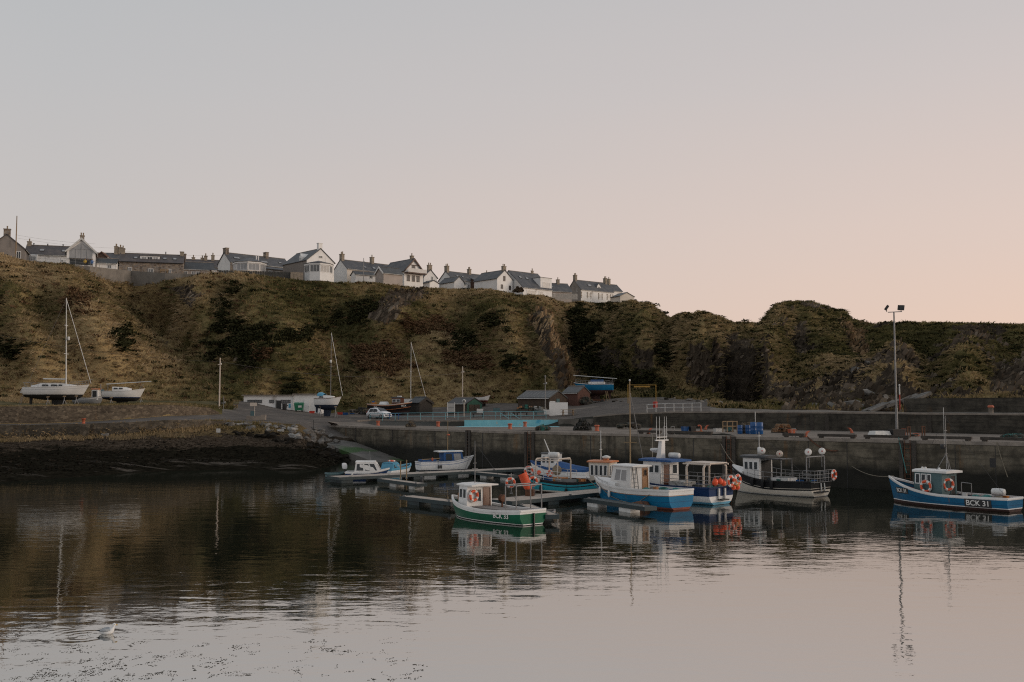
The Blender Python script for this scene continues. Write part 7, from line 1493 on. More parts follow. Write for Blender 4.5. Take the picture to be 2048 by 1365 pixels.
keel_fin(t, 1.3, 2.6, -.5, -1.5, 'antifoul_navy'); keel_fin(t, .0, .4, -.1, -1.0, 'antifoul_navy', .05, .05)
for px, D, lb in ((641, 140, 'stand propping the navy-bottomed yacht, rudder end'), (671, 138.6, 'wooden-topped stand propping the navy-bottomed yacht, bow end')): prop_stand(on(px, D), 1.5, lb, .3)
# dark wooden trawler
gz = on(780, 150).z
t, L_ = yard_boat('wooden_trawler', 'old black wooden trawler with orange trim and dark wheelhouse, ashore behind the car', 738, 822, 150, gz + .55, 'trawler', rz=-.25)
h = Hull(L_ + .3, 2.6, .95, .78, 1.25, .6, .6, .3, full=2.6); h.build(t, [('s', .1, 'orange_roof'), ('s', .62, 'hull_black'), ('s', .68, 'orange_roof'), ('w', .0, 'hull_black'), ('k', 0, 'antifoul')], gun='tan_paint', gw=.05, bul=.2)
cabin(t, 3.9, 5.4, .75, .65, .6, 1.9, 'mahogany', 'slate_dark', ('s',), .1, 0, 1, (.1, .1, .08), .08, 2, 2, vs=(.5, .85)); MB().box((4.8, .1, 2.1), (.6, .5, .2)).build('roof_box', 'white_plastic', t)
MB().loft([[Vector((x, .8 * math.cos(a), .75 + s * math.sin(a))) for a in np.linspace(0, math.pi, 8)] for x, s in ((1.7, .1), (1.9, .6), (2.9, .6), (3.1, .1))]).build('white_cover', 'hull_white', t); MB().box((.8, 0, 1.0), (.6, .6, .4)).build('crate', 'yellow_plastic', t); MB().box((.5, .4, 1.15), (.3, .3, .6)).build('drum', 'blue_plastic', t)
lettering(t, h, .86, .72, -1, 'BCK', .36); lettering(t, h, .22, .55, -1, 'BCK', .3)
q = thing('grey_dinghy_cover', 'white sailing yacht hull and mast half hidden behind the black trawler', 'yacht', (on(800, 157).x, 157, on(800, 157).z + .9), -.2); q.name = 'sailing_yacht'
h = Hull(4.4, 1.9, .85, .85, 1.1, .5, .7, .5); h.build(q, [('w', .1, 'hull_white'), ('k', 0, 'antifoul_navy')], gun='hull_white', bul=.03, deck='hull_white'); m_ = mast(q, 1.75, 1.0, 9.9, .06, 'rail_white', bars=((5.2, .9),)); MB().tube((1.75, 0, 9.7), (4.2, 0, 1.2), .03, n=5).build('forestay', 'hull_white', q); keel_fin(q, 1.2, 2.6, -.4, -.95, 'antifoul_navy')
# blue yacht on cradle
gz = on(1190, 148).z
t, L_ = yard_boat('sailing_yacht', 'blue yacht with dark red bottom and lowered mast on a timber cradle', 1226, 1152, 148, gz + 1.75, rz=-.3)
h = Hull(L_ + .2, 2.4, .95, .92, 1.2, .75, .5, .8, full=2.0); h.build(t, [('s', .05, 'hull_white'), ('w', .05, 'hull_turquoise' if False else 'hull_bright_blue'), ('k', 0, 'antifoul')], gun='hull_white', gw=.04, gh=.04, bul=.05)
MB().loft([[Vector((x, w, z - .2)), Vector((x, w * .85, z + a)), Vector((x, -w * .85, z + a)), Vector((x, -w, z - .2))] for x, w, z, a in ((1.3, .7, 1.0, .3), (3.6, .6, 1.05, .25))]).build('coachroof', 'hull_white', t)
MB().tube((-.6, 0, 1.75), (6.0, 0, 2.3), .05, n=8).build('lowered_mast', 'rail_white', t); side_rail(t, h, .05, .95, .5, 'galv', (1, -1), 7, 2, .016); MB().path([(-.0, .6, 1.0), (-.1, .5, 1.8), (-.1, -.5, 1.8), (0, -.6, 1.0)], .02).build('pushpit', 'galv', t)
MB().box((2.4, 0, 1.45), (1.8, .9, .35)).build('cover', 'cover_blue', t); keel_fin(t, 1.9, 3.5, -.65, -1.3, 'antifoul'); keel_fin(t, .3, .7, -.3, -1.2, 'antifoul', .05, .05)
cr = thing('boat_cradle', 'rusty cradle and props carrying the blue yacht', 'cradle', on(1196, 147.2), -.3)
MB().box((0, 0, .3), (1.9, 1.2, .25)).build('bed', 'rust', cr)
for x, y in ((-1.6, -.9), (1.6, -.9), (-1.6, .9), (1.6, .9)): MB().tube((x, y, 0), (x * .8, y * .6, 1.6), .05).build('prop', 'timber', cr)
for x in (-.8, .8): MB().lathe([(.22, -.08), (.22, .08)], (x, -.65, .2), 12, axis='Y').build('wheel', 'black_paint', cr)
# small white boat on red trailer
t, L_ = yard_boat('rowing_boat', 'small white boat with red-brown bottom beside the green-fronted shed', 952, 976, 156, on(965, 156).z + .95, 'rowing boat', rz=-.5); h = Hull(2.6, 1.3, .5, .48, .85, .3, .7, .4); h.build(t, [('w', 0, 'hull_white'), ('k', 0, 'antifoul_red')], gun='rust', bul=.15)
cr = thing('boat_trailer', 'red-brown trailer under the small white boat', 'trailer', on(965, 156), -.5); MB().box((0, 0, .5), (1.8, .7, .12)).build('frame', 'rust', cr)
for y in (-.45, .45): MB().lathe([(.3, -.07), (.3, .07)], (0, y, .3), 12, axis='Y').build('wheel', 'black_paint', cr)
# ------------------------------------------------------------------ sheds and toilet block
def lift(p, dz): return Vector((p.x, p.y, p.z + dz))
house('small dark weathered shed right of the black trawler', on(865, 150), R(128), 3.0, 2.3, 1.55, .75, 'timber_dark', 'slate_dark', (), (), (), 'shed', name='shed', verge='timber_dark', ov=.1)
pm('shed_green', (.02, .09, .06), (.012, .06, .04), 2, .8, stretch=(6, 6, .5)); pm('shed_brown', (.075, .05, .033), (.035, .025, .018), 1.5, .9, stretch=(7, 7, .4), bump=.4); pm('shed_red', (.13, .06, .042), (.085, .04, .03), 1.5, .9, stretch=(7, 7, .4), bump=.4)
h = house('black shed with green gable end and double doors in the yard', on(896, 146), R(-32), 3.3, 4.0, 1.5, .75, 'timber_dark', 'black_paint', (), (), (), 'shed', name='shed', ov=.1)
GR = lambda L: Matrix(((0, -1, 0, L), (1, 0, 0, 0), (0, 0, 1, 0), (0, 0, 0, 1)))
MB().ext([(3.32, .02, -1), (3.32, .02, 1.48), (3.32, 2, 2.22), (3.32, 3.98, 1.48), (3.32, 3.98, -1)], (.03, 0, 0)).build('gable_boards', 'shed_green', h)
for y in (1.2, 2.6):
    d = MB().box((3.39, y, .5), (.05, 1.3, 1.75)).build('door', 'shed_brown', h); MB().box((3.43, y + .5, .5), (.04, .06, .2)).build('handle', 'rust', d)
h = house('long weathered brown shed with corrugated roof and green door', on(1036, 143), R(-32), 5.2, 5.0, 1.7, .95, 'shed_brown', 'steel_roof', (), (), (), 'shed', name='shed', ov=.12)
MB().box((5.22, 2.4, .75), (.05, .9, 1.75)).build('door', 'teal_paint', h)
for k in range(9): MB().box((.3 + k * .6, 1.2, 2.32), (.05, 2.9, .04), 0, 0, 0, math.atan2(.95, 2.5)).build('roof_batten', 'galv', h)
h = house('small reddish brown shed right of the long brown one', on(1126, 146), R(-38), 2.6, 3.2, 1.75, .85, 'shed_red', 'steel_roof', (), (), (), 'shed', name='shed', ov=.1); MB().box((2.62, 1.6, .7), (.05, 1.5, 1.7)).build('door', 'shed_red', h); MB().box((2.66, 1.6, .7), (.03, .05, 1.7)).build('door_joint', 'timber_dark', h)
p = on(610, 150); t = thing('toilet_block', 'long low white toilet block with flat roof at the foot of the cliff', 'toilet block', (P(487, 812, 150).x, 150, 4.9), -.03)
MB().box((3.75, 1.8, 1.1), (7.5, 3.6, 3.0)).build('left_wing', 'harl_white', t); MB().box((9.6, 1.9, 1.15), (4.2, 3.9, 3.2)).build('right_wing', 'harl_white', t); r = MB().box((3.7, 1.7, 2.68), (7.9, 4.0, .14)).build('roof', 'kerb', t); MB().box((9.6, 1.8, 2.84), (4.35, 4.3, .14)).build('roof', 'kerb', t)
for x, w in ((1.7, 2.2), (4.25, .7), (6.4, 1.45)): win(t, Matrix.Identity(4), (x, 0, 1.75), w, .5, 'steel_roof', bars=3 if w > 1 else 1)
d = MB().box((5.35, -.02, .85), (.75, .1, 2.1)).build('doorway', 'black_paint', t); MB().box((4.93, -.04, .9), (.12, .14, 2.2)).build('door_frame', 'deck_grey', d)
d = MB().box((9.6, -.07, .95), (.85, .1, 2.05)).build('door', 'paint_white', t); MB().ball((9.9, -.14, .95), .05, 6).build('handle', 'galv', d)
MB().box((11.3, -.08, 1.4), (.7, .06, 1.3)).build('notice_board', 'timber', t); MB().box((7.0, -.03, 1.1), (.3, .05, .6)).build('notice_board', 'light_blue', t); MB().box((6.5, -.03, 1.15), (.5, .04, .15)).build('sign', 'steel_roof', t)
MB().tube((7.55, -.1, 0), (7.55, -.1, 2.6), .05).build('downpipe', 'rail_white', t)
# bins
t = thing('litter_bin', 'black litter bin in front of the white toilet block', 'bin', on(569, 148)); MB().lathe([(.3, 0), (.32, .1), (.34, .8)], n=12).build('body', 'black_paint', t); MB().lathe([(.36, .8), (.38, .86), (.34, 1.0), (.1, 1.06)], n=12).build('lid', 'black_paint', t); MB().box((0, -.33, .9), (.35, .05, .1)).build('slot', 'deck_grey', t)
t = thing('wheeled_dumpster', 'green four-wheeled dumpster with pale label by the toilet block', 'dumpster', on(598, 148), .05)
pm('bin_green', (.01, .17, .085), (.008, .12, .06), 2, .5)
MB().loft([[Vector((a * w, b * .48 * w / .6, z)) for a, b in ((-1, -1), (1, -1), (1, 1), (-1, 1))] for w, z in ((.54, .18), (.66, 1.15))], smooth=False).build('body', 'bin_green', t); MB().loft([[Vector((.7 * math.cos(0) * s, y, z)) for s in (-1, 1) for y in ((-.56,) if s < 0 else (-.56,))] + [Vector((.7, .56, z)), Vector((-.7, .56, z))] for z in (1.155, 1.22)] + [[Vector((-.6, -.2, 1.36)), Vector((.6, -.2, 1.36)), Vector((.6, .45, 1.36)), Vector((-.6, .45, 1.36))]], smooth=False).build('lid', 'bin_green', t); MB().box((.2, -.555, .75), (.5, .03, .3), 0, 0, 0, -.09).build('label_plate', 'rail_white', t)
for x in (-.45, .45):
    for y in (-.35, .35): MB().lathe([(.09, -.03), (.09, .03)], (x, y, .09), 10, axis='Y').build('wheel', 'black_paint', t)
for px, D, mt, lb in ((624, 147.5, 'red_plastic', 'red box right of the green dumpster'), (691, 150, 'blue_plastic', 'blue fish box by the dark gear left of the black trawler'), (680, 151, 'red_plastic', 'red fish box right of the navy-bottomed yacht'), (704, 152, 'blue_plastic', 'second blue fish box in the dark gear heap')):
    p = on(px, D); t = thing('fish_crate', lb, 'crate', p, .2, 'fish boxes in the yard'); MB().loft([[Vector((a * .42 * s, b * .28 * s, z)) for a, b in ((-1, -1), (1, -1), (1, 1), (-1, 1))] for s, z in ((.85, 0), (1, .35), (.9, .35), (.78, .05))], smooth=False).build('body', mt, t); MB().box((0, -.285, .3), (.3, .03, .06)).build('handle', mt, t)
def gear_heap(p, w, h, label, mats, seed, name='gear_heap', cat='fishing gear'):
    r = random.Random(seed); t = thing(name, label, cat, p)
    for m in mats:
        mb = MB()
        for k in range(int(9 * w / len(mats)) + 3):
            x = r.uniform(-w / 2, w / 2); z = r.uniform(0, h * (1 - abs(2 * x / w) ** 2 * .7)); mb.box((x, r.uniform(-.5, .5), z * .85 + .12), (r.uniform(.3, .7), r.uniform(.25, .5), r.uniform(.2, .4)), r.uniform(0, 3), 0, r.uniform(-.3, .3), r.uniform(-.3, .3))
        mb.build('gear', m, t)
    rb = MB()
    for k in range(int(4 * w)): x = r.uniform(-w / 2, w / 2); rb.path([(x + .3 * math.cos(a), -.45, h * .5 + .25 * math.sin(a)) for a in np.linspace(0, 5.5, 9)], .02, n=4)
    rb.build('ropes', 'rope', t)
gear_heap(on(722, 149), 3.4, 1.0, 'long dark heap of creels and gear left of the black trawler', ['net_dark', 'timber_dark', 'black_paint'], 1)
gear_heap(on(1052, 138), 2.2, .9, 'heap of nets and buoys against the long brown shed', ['net_dark', 'net_orange', 'green_net'], 2); gear_heap(on(1079, 137.5), 1.6, .6, 'grey tarp-covered gear in front of the long brown shed', ['float_grey', 'deck_grey', 'net_dark'], 3); gear_heap(on(1172, 145), 1.5, 1.1, 'dark gear heap between the reddish shed and the blue yacht cradle', ['net_dark', 'timber_dark'], 4)
gear_heap(G(1258, 858, 3.62), 2.2, .5, 'low dark heap of scrap timber against the upper wall', ['timber_dark', 'net_dark'], 5); gear_heap(G(1086, 861, 3.62), 1.1, .3, 'small mossy heap on the quay edge below the blue pool', ['green_net', 'timber_dark'], 6)
# ------------------------------------------------------------------ car
def car():
    t = thing('parked_car', 'small white hatchback car parked behind the blue railing', 'car', on(758, 139.5), R(-38))
    pm('car_white', (.72, .73, .74), (.68, .69, .7), 1, .2, spec=.6)
    L, W, = 3.55, 1.62
    prof_ = [(-1.75, .32, .72), (-1.72, .75, .78), (-1.45, 1.0, .78), (-1.15, 1.42, .62), (-.5, 1.5, .6), (.25, 1.44, .6), (.95, 1.0, .74), (1.5, .88, .75), (1.74, .66, .72), (1.77, .34, .7)]
    low = [(x, .26) for x in (-1.72, -1.7, -1.45, -1.15, -.5, .25, .95, 1.5, 1.7, 1.74)]
    rings = []
    for (x, z, w), (xl, zl) in zip(prof_, low):
        m = min(z, .88); rings.append([Vector((xl, .74, zl)), Vector((x if z < .9 else x * .98, .8, m * .6 + .15)), Vector((x, .79 if z > .9 else w, m)), Vector((x, w, z)), Vector((x, w * .5, z + .03)), Vector((x, -w * .5, z + .03)), Vector((x, -w, z)), Vector((x, -.79 if z > .9 else -w, m)), Vector((x if z < .9 else x * .98, -.8, m * .6 + .15)), Vector((xl, -.74, zl))])
    b = MB().loft(rings).build('body', 'car_white', t)
    for sd in (1, -1):
        for q in ([(-1.2, .95), (-.5, .95), (-.5, 1.38), (-1.05, 1.36)], [(-.42, .95), (.62, .95), (.18, 1.36), (-.42, 1.4)]):
            MB().ext([(x, sd * (.80 - (z - .95) * .36), z) for x, z in q], (0, sd * .015, 0)).build('side_window', 'glass', t)
        hl = MB().box((1.62, sd * .55, .72), (.25, .3, .16), -sd * .35).build('headlight', 'glass_pale', t)
        MB().box((-1.68, sd * .62, .85), (.14, .18, .3)).build('tail_light', 'red_plastic', t); MB().box((.62, sd * .86, .98), (.14, .14, .12)).build('wing_mirror', 'car_white', t); MB().box((-.1, sd * .812, .82), (.16, .02, .03)).build('door_handle', 'galv', t)
        for x in (-1.1, 1.12):
            w = MB().lathe([(.2, -.1), (.3, -.09), (.31, 0), (.3, .09), (.2, .1)], (x, sd * .72, .3), 16, axis='Y').build('wheel', 'black_paint', t); MB().lathe([(.02, -.02), (.19, -.01), (.19, .02), (.02, .03)], (x, sd * .81, .3), 12, axis='Y').build('rim', 'galv', w)
    MB().ext([(.98, -.66, 1.0), (.98, .66, 1.0), (.3, .55, 1.43), (.3, -.55, 1.43)], (.03, 0, .04)).build('windscreen', 'glass', t); MB().ext([(-1.5, -.66, 1.0), (-1.5, .66, 1.0), (-1.2, .55, 1.4), (-1.2, -.55, 1.4)], (-.04, 0, .02)).build('rear_window', 'glass', t)
    MB().box((1.76, 0, .5), (.05, 1.1, .18)).build('grille', 'black_paint', t); MB().box((1.79, 0, .42), (.03, .5, .11)).build('number_plate', 'rail_white', t)
car()
# ------------------------------------------------------------------ tables, benches, signs, poles
def picnic(px, D, label, rz=0.0, mat='timber_dark'):
    t = thing('picnic_table', label, 'picnic table', on(px, D), rz, 'picnic tables and benches on the terrace')
    MB().box((0, 0, .74), (1.8, .72, .05)).build('table_top', mat, t)
    for y in (-.68, .68): MB().box((0, y, .45), (1.8, .26, .05)).build('seat', mat, t)
    for x in (-.62, .62):
        mb = MB(); mb.tube((x, -.6, 0), (x, -.22, .72), .045, n=5); mb.tube((x, .6, 0), (x, .22, .72), .045, n=5); mb.box((x, 0, .42), (.06, 1.4, .09)); mb.build('leg_frame', mat, t)
for px, D, rz, m, lb in ((788, 136, .1, 'cover_blue', 'blue-grey picnic table right of the white car'), (1018, 129, .2, 'timber_dark', 'dark picnic table beside the pool stair handrails'), (1082, 127.5, .1, 'teal_paint', 'teal picnic table right of the terrace bench'), (1136, 124.5, .1, 'timber', 'pale wooden picnic table right of the white block')): picnic(px, D, lb, rz, m)
def bench(px, D, label, rz=0.0):
    t = thing('park_bench', label, 'bench', on(px, D), rz, 'benches on the terrace'); MB().box((0, 0, .45), (1.6, .45, .06)).build('seat', 'timber_dark', t); MB().box((0, .24, .72), (1.6, .06, .35)).build('backrest', 'timber_dark', t)
    for x in (-.6, .6): MB().box((x, 0, .21), (.18, .42, .42)).build('leg', 'black_paint', t)
bench(1044, 128.5, 'dark bench between the two picnic tables above the blue pool'); bench(956, 131, 'dark bench behind the railing in front of the green-ended shed')
for px, D, lb in ((960, 130.4, 'white panel propped on the dark bench'), (993, 130, 'pale blue panel on the terrace railing')):
    t = thing('notice_panel', lb, 'sign', lift(on(px, D), .62)); MB().box((0, 0, .2), (.85, .04, .55)).build('panel', 'rail_white' if 'white' in lb else 'teal_paint', t); MB().tube((0, .03, -.6), (0, .03, 0), .03).build('post', 'galv', t)
t = thing('white_plinth_wall', 'white painted block wall on the terrace left of the pale picnic table', 'block wall', on(1117, 127)); MB().box((0, 0, .75), (2.35, .5, 1.7)).build('block', 'harl_white', t); MB().box((-.75, .0, 1.68), (.7, .52, .16)).build('step', 'harl_white', t)
t = thing('white_board', 'white board low at the left side of the white block wall', 'sign', on(1094, 126)); MB().box((0, 0, .55), (.7, .05, .6)).build('panel', 'rail_white', t); MB().tube((0, .04, 0), (0, .04, .4), .04).build('post', 'galv', t)
t = thing('information_board', 'large pale two-post information board in front of the black shed', 'sign', on(902, 134)); MB().box((0, 0, 1.35), (.95, .05, 1.15)).build('panel', 'float_grey', t)
for x in (-.48, .48): MB().tube((x, 0, 0), (x, 0, 2.05), .05).build('post', 'rail_white', t)
MB().box((0, -.03, 1.35), (.95, .01, .04)).build('divider', 'galv', t)
t = thing('round_sign', 'round grey sign on a pale post in front of the green shed end', 'sign', on(928, 133)); MB().tube((0, 0, 0), (0, 0, 2.3), .06).build('post', 'tan_paint', t); MB().lathe([(.02, -.03), (.26, -.03), (.26, .03), (.02, .03)], (0, -.08, 2.15), 16, axis='Y').build('disc', 'rail_white', t); MB().lathe([(.02, -.012), (.17, -.012), (.17, .0), (.02, .0)], (0, -.115, 2.15), 16, axis='Y').build('disc_face', 'deck_grey', t)
t = thing('sign_post', 'white slipway sign on a post above the concrete block at the road edge', 'sign', on(509, 124)); MB().tube((0, 0, 0), (0, 0, 1.75), .04).build('post', 'tan_paint', t); MB().box((-.15, -.05, 1.7), (.85, .04, .42)).build('panel', 'tan_paint', t); MB().box((-.25, -.05, .55), (.5, .04, .65)).build('lower_panel', 'teal_paint', t)
t = thing('concrete_block', 'pale stone block lying at the road edge under the slipway sign', 'concrete block', on(512, 121.5), .05); MB().box((0, 0, .22), (2.2, .6, .5)).build('block', 'kerb', t); MB().box((.9, 0, .3), (.55, .62, .62)).build('end_block', 'kerb', t)
t = thing('small_sign', 'small white square sign among the rocks of the bank', 'sign', pick(437, 866)); MB().box((0, -.1, .25), (.45, .04, .45)).build('panel', 'rail_white', t); MB().tube((0, -.06, -.2), (0, -.06, .1), .03).build('post', 'galv', t)
t = thing('slip_post', 'thin dark post at the top of the slipway', 'post', on(627, 117)); MB().tube((0, 0, 0), (0, 0, 1.5), .035).build('post', 'black_paint', t); MB().ball((0, 0, 1.5), .06, 6).build('cap', 'black_paint', t)
pm('barrier_yellow', (.42, .24, .035), (.27, .155, .025), 3, .6)
t = thing('height_barrier', 'yellow height barrier over the entrance to the car park', 'height barrier', on(1256, 137)); xr = on(1312, 137).x - t.location.x
for x in (0, xr): MB().tube((x, 0, -.2), (x, 0, 2.55), .05, n=8).build('post', 'barrier_yellow', t)
MB().tube((-.05, 0, 2.5), (xr + .05, 0, 2.5), .035, n=8).build('beam', 'barrier_yellow', t); MB().box((xr / 2, -.02, 2.28), (2.2, .05, .18)).build('hanging_board', 'barrier_yellow', t)
t = thing('litter_bin', 'red litter bin behind the white railing on the upper wall', 'bin', on(1310.5, 120)); MB().lathe([(.2, 0), (.26, .1), (.28, .7)], n=12).build('body', 'red_plastic', t); MB().lathe([(.3, .7), (.3, .78), (.1, .82)], n=12).build('lid', 'red_plastic', t)
def upole(px, D, h, label, r=.11, mat='tan_paint'):
    t = pole(px, 0, D, h, label, True, r, mat, on(px, D)); return t
u1 = upole(438.5, 134, 6.8, 'pale wooden pole at the road bend left of the toilet block'); upole(447, 131, 2.0, 'short grey post right of the pole at the road bend', .05, 'galv'); u2 = upole(925, 156, 6.6, 'wooden pole rising behind the black and green shed', .1); t = upole(1090.5, 133, 4.8, 'slim grey lamp pole in front of the long brown shed', .07, 'galv'); MB().lathe([(.05, 0), (.14, .05), (.1, .2)], (0, 0, 4.8), 8).build('lamp_head', 'galv', t)
wire(P(-40, 662, 134), u1.location + Vector((0, 0, 6.3)), .8, 'overhead wire sagging across the slope to the pole at the road bend', .022); wire(u1.location + Vector((0, 0, 6.3)), u2.location + Vector((0, 0, 5.6)), 1.3, 'long overhead wire between the two yard poles', .022)
# ------------------------------------------------------------------ boulders
pm('rock_grey', (.20, .185, .165), (.06, .056, .05), 1.1, .9, bump=.7, bscale=3, detail=8); pm('rock_pale', (.34, .33, .31), (.14, .135, .125), 1.1, .9, bump=.7, bscale=3, detail=8); pm('rock_dark', (.028, .024, .019), (.010, .009, .007), 1.2, .95, spec=.05, bump=.7, bscale=3, detail=8)
import bmesh as _bm
def rock_mesh(seed):
    bm = _bm.new(); _bm.ops.create_icosphere(bm, subdivisions=3, radius=1); rr = np.random.default_rng(seed); pl = [(Vector(rr.normal(0, 1, 3)).normalized(), rr.uniform(.42, .8)) for _ in range(18)]
    for v in bm.verts:
        for n, d in pl:
            k = v.co.dot(n)
            if k > d: v.co -= n * (k - d)
        v.co *= 1 + .06 * math.sin(v.co.x * 7 + seed) * math.cos(v.co.y * 6 + v.co.z * 5)
    me = bpy.data.meshes.new('boulder'); bm.to_mesh(me); bm.free(); return me
RM = []
for k in range(5):
    for m in ('rock_grey', 'rock_pale', 'rock_dark'):
        me = rock_mesh(k) if m == 'rock_grey' else RM[-1].copy(); me.materials.clear(); me.materials.append(MATS[m]); RM.append(me)
def boulder(p, s, m, label, grp, seed):
    r = random.Random(seed); o = bpy.data.objects.new('boulder', RM[r.randrange(5) * 3 + m]); COL.objects.link(o); o.location = (p[0], p[1], p[2] + s * .12); o.rotation_euler = (r.uniform(-.4, .4), r.uniform(-.4, .4), r.uniform(0, 6)); o.scale = (s * r.uniform(.85, 1.3), s * r.uniform(.7, 1), s * r.uniform(.5, .75)); return tag(o, label, 'boulder', grp)
k = 0; rr_ = random.Random(21)
while k < 120:
    px = rr_.uniform(455, 722); py = rr_.uniform(846, 925); lo = np.interp(px, [455, 560, 640, 722], [850, 850, 858, 905]); hi = np.interp(px, [455, 560, 640, 722], [868, 885, 915, 935])
    if not lo < py < hi: continue
    p = pick(px, py, 85)
    f = (py - lo) / (hi - lo); m = 2 if f > .62 else (1 if rr_.random() < .3 and px < 600 else 0)
    boulder(p, rr_.uniform(.35, .85), m, 'angular boulder in the rock bank beside the slipway', 'boulders of the rock bank beside the slipway', k); k += 1
for i in range(46):
    px = rr_.uniform(-20, 440); py = rr_.uniform(880, 945); p = pick(px, py, 78)
    if p.z > .1: boulder(p, rr_.uniform(.18, .45), 2, 'dark weedy rock lying on the beach', 'weedy rocks on the beach', 300 + i)
for px, D, s, m, lb in ((1233, 144, .45, 0, 'grey boulder left of three by the blue yacht cradle'), (1228, 143, .4, 2, 'dark small boulder nearest the blue yacht cradle'), (1242, 142, .5, 0, 'grey boulder right of three by the blue yacht cradle'), (1323, 142, .5, 0, 'grey boulder right of the yellow barrier'), (1334, 141, .45, 2, 'dark boulder right of the yellow barrier'), (1346, 140, .55, 0, 'larger boulder right of the yellow barrier'), (211, 105.2, .55, 0, 'brown round boulder at the foot of the low sea wall')): boulder(on(px, D), s, m, lb, 'loose boulders', int(px))
for i, (px, py, s) in enumerate(((1380, 802, .6), (1398, 805, .7), (1412, 804, .55), (1436, 808, .6), (1548, 812, .7), (1586, 810, .9), (1628, 812, .8), (1664, 814, 1.0), (1700, 812, 1.1), (1728, 816, .8), (1770, 800, .9), (1738, 790, 1.0), (1712, 745, 1.1), (1736, 728, .9))): boulder(pick(px, py, 100), s, 0, 'rugged rock outcrop at the foot of the right-hand headland', 'rock outcrops on the right-hand headland', 600 + i)
mb = MB(); r = random.Random(5)
for i in range(16):
    px = 1745 + i * 6.5; a = on(px, 104 + r.uniform(-1, 1)); mb.box((a.x, a.y, a.z + .3 + i * .07), (2.4, .5, .28), .25, 0, -.35 + r.uniform(-.05, .05), r.uniform(-.2, .2))
c = Vector(mb.v[0]); mb.v = [tuple(Vector(v) - c) for v in mb.v]; tag(mb.build('slab_rock', 'rock_grey', None, c), 'tilted pale layered rock slabs behind the walkway by the light mast', 'rock slab')
# dry reeds clumps below the sea wall
for i, (px, D, w) in enumerate(((268, 104.2, 1.6), (360, 106, 2.2), (240, 103.6, 1.4), (30, 102.5, 2.0), (330, 105.5, 1.5), (155, 102.8, .7))):
    p = on(px, D); t = thing('grass_clump', 'straw-coloured grass clump below the low sea wall', 'grass clump', p, 0, 'straw grass clumps on the beach top'); rg = np.random.default_rng(40 + i); mb = MB()
    for k in range(140):
        x, y = rg.normal(0, w / 3), rg.normal(0, .35); dx, dy = rg.normal(0, .2, 2); hh = rg.uniform(.3, .7); mb.add([(x - .02, y, 0), (x + .02, y, 0), (x + dx, y + dy, hh)], [(0, 1, 2)])
    mb.build('blades', 'straw', t); MB().ball((0, 0, .05), .25, 8, sc=(w * 1.2, 1, .5)).build('root_mat', 'yard', t)
# ------------------------------------------------------------------ gull and floating weed
pm('gull_white', (.74, .74, .72), (.66, .66, .65), 12, .7); pm('gull_grey', (.40, .42, .43), (.33, .345, .355), 12, .7); pm('gull_black', (.03, .03, .03), None, 8, .7); pm('beak', (.6, .38, .06), None, 8, .5)
p = G(214, 1268, 0); t = thing('gull', 'white gull with grey wings swimming at lower left', 'gull', (p.x, p.y, 0), R(12))
J = [(-.20, .055, .022, .012), (-.15, .05, .055, .035), (-.06, .045, .095, .07), (.04, .05, .105, .08), (.11, .075, .085, .08), (.145, .13, .055, .06), (.16, .185, .045, .048), (.165, .215, .052, .048), (.185, .235, .045, .04), (.215, .228, .025, .024)]
MB().loft([[Vector((x - (.0 if i < 5 else 0) + (0 if i > 6 else 0), ry * math.cos(a), z + rz_ * math.sin(a))) if i < 4 else Vector((x + rz_ * .55 * math.sin(a) * (-1 if i < 8 else -.2), ry * math.cos(a), z + rz_ * math.sin(a) * (.75 if i < 7 else 1))) for a in np.linspace(0, 2 * math.pi, 12, endpoint=False)] for i, (x, z, ry, rz_) in enumerate(J)]).build('body', 'gull_white', t)
for sd in (1, -1):
    wg = MB().loft([[Vector((x, sd * (y + .012), z + h2)), Vector((x, sd * (y + .03), z)), Vector((x, sd * (y + .006), z - h2)), Vector((x, sd * (y - .03), z))] for x, y, z, h2 in ((.09, .07, .105, .02), (.02, .085, .105, .05), (-.08, .075, .1, .05), (-.17, .03, .085, .025))]).build('wing', 'gull_grey', t)
    MB().loft([[Vector((x, sd * y, z + h2)), Vector((x, sd * (y + .015), z)), Vector((x, sd * y, z - h2))] for x, y, z, h2 in ((-.15, .035, .09, .022), (-.27, .008, .1, .006))]).build('wing_tip', 'gull_black', wg); MB().ball((.19, sd * .04, .24), .008, 6).build('eye', 'gull_black', t)
MB().loft([[Vector((x, w * math.cos(a), z + w * 1.1 * math.sin(a))) for a in np.linspace(0, 6.28, 6, endpoint=False)] for x, z, w in ((.205, .226, .016), (.25, .22, .011), (.268, .21, .004))]).build('beak', 'beak', t)
rw = np.random.default_rng(17); mb = MB()
for c in range(95):
    px = abs(rw.normal(0, 360)) if rw.random() < .75 else rw.uniform(100, 860); py = 1365 - abs(rw.normal(0, 60)) if px > 150 else rw.uniform(1240, 1365)
    if px > 250 and py < 1285: continue
    g = G(px, min(py, 1364), 0); x, y, a0 = g.x, g.y, rw.normal(.35, .5); m = int(rw.integers(8, 46)); sc = rw.uniform(.5, 1.25); x0, y0 = x, y
    for k in range(m):
        if k % 7 == 0: x, y = x0 + rw.normal(0, .22), y0 + rw.normal(0, .16); a0 = rw.normal(.4, .4)
        a0 += rw.normal(0, .35); x += math.cos(a0) * .035; y += math.sin(a0) * .05; s = sc * rw.uniform(.003, .014) * (1 + 1.2 * (rw.random() < .08)); a = rw.uniform(0, 6.28); q0, q1 = x + rw.normal(0, .02), y + rw.normal(0, .03)
        mb.prism([(q0 + s * rw.uniform(.4, 2.0) * math.cos(a + q * 6.28 / 5), q1 + s * rw.uniform(.4, 1.6) * math.sin(a + q * 6.28 / 5)) for q in range(5)], -.01, .005)
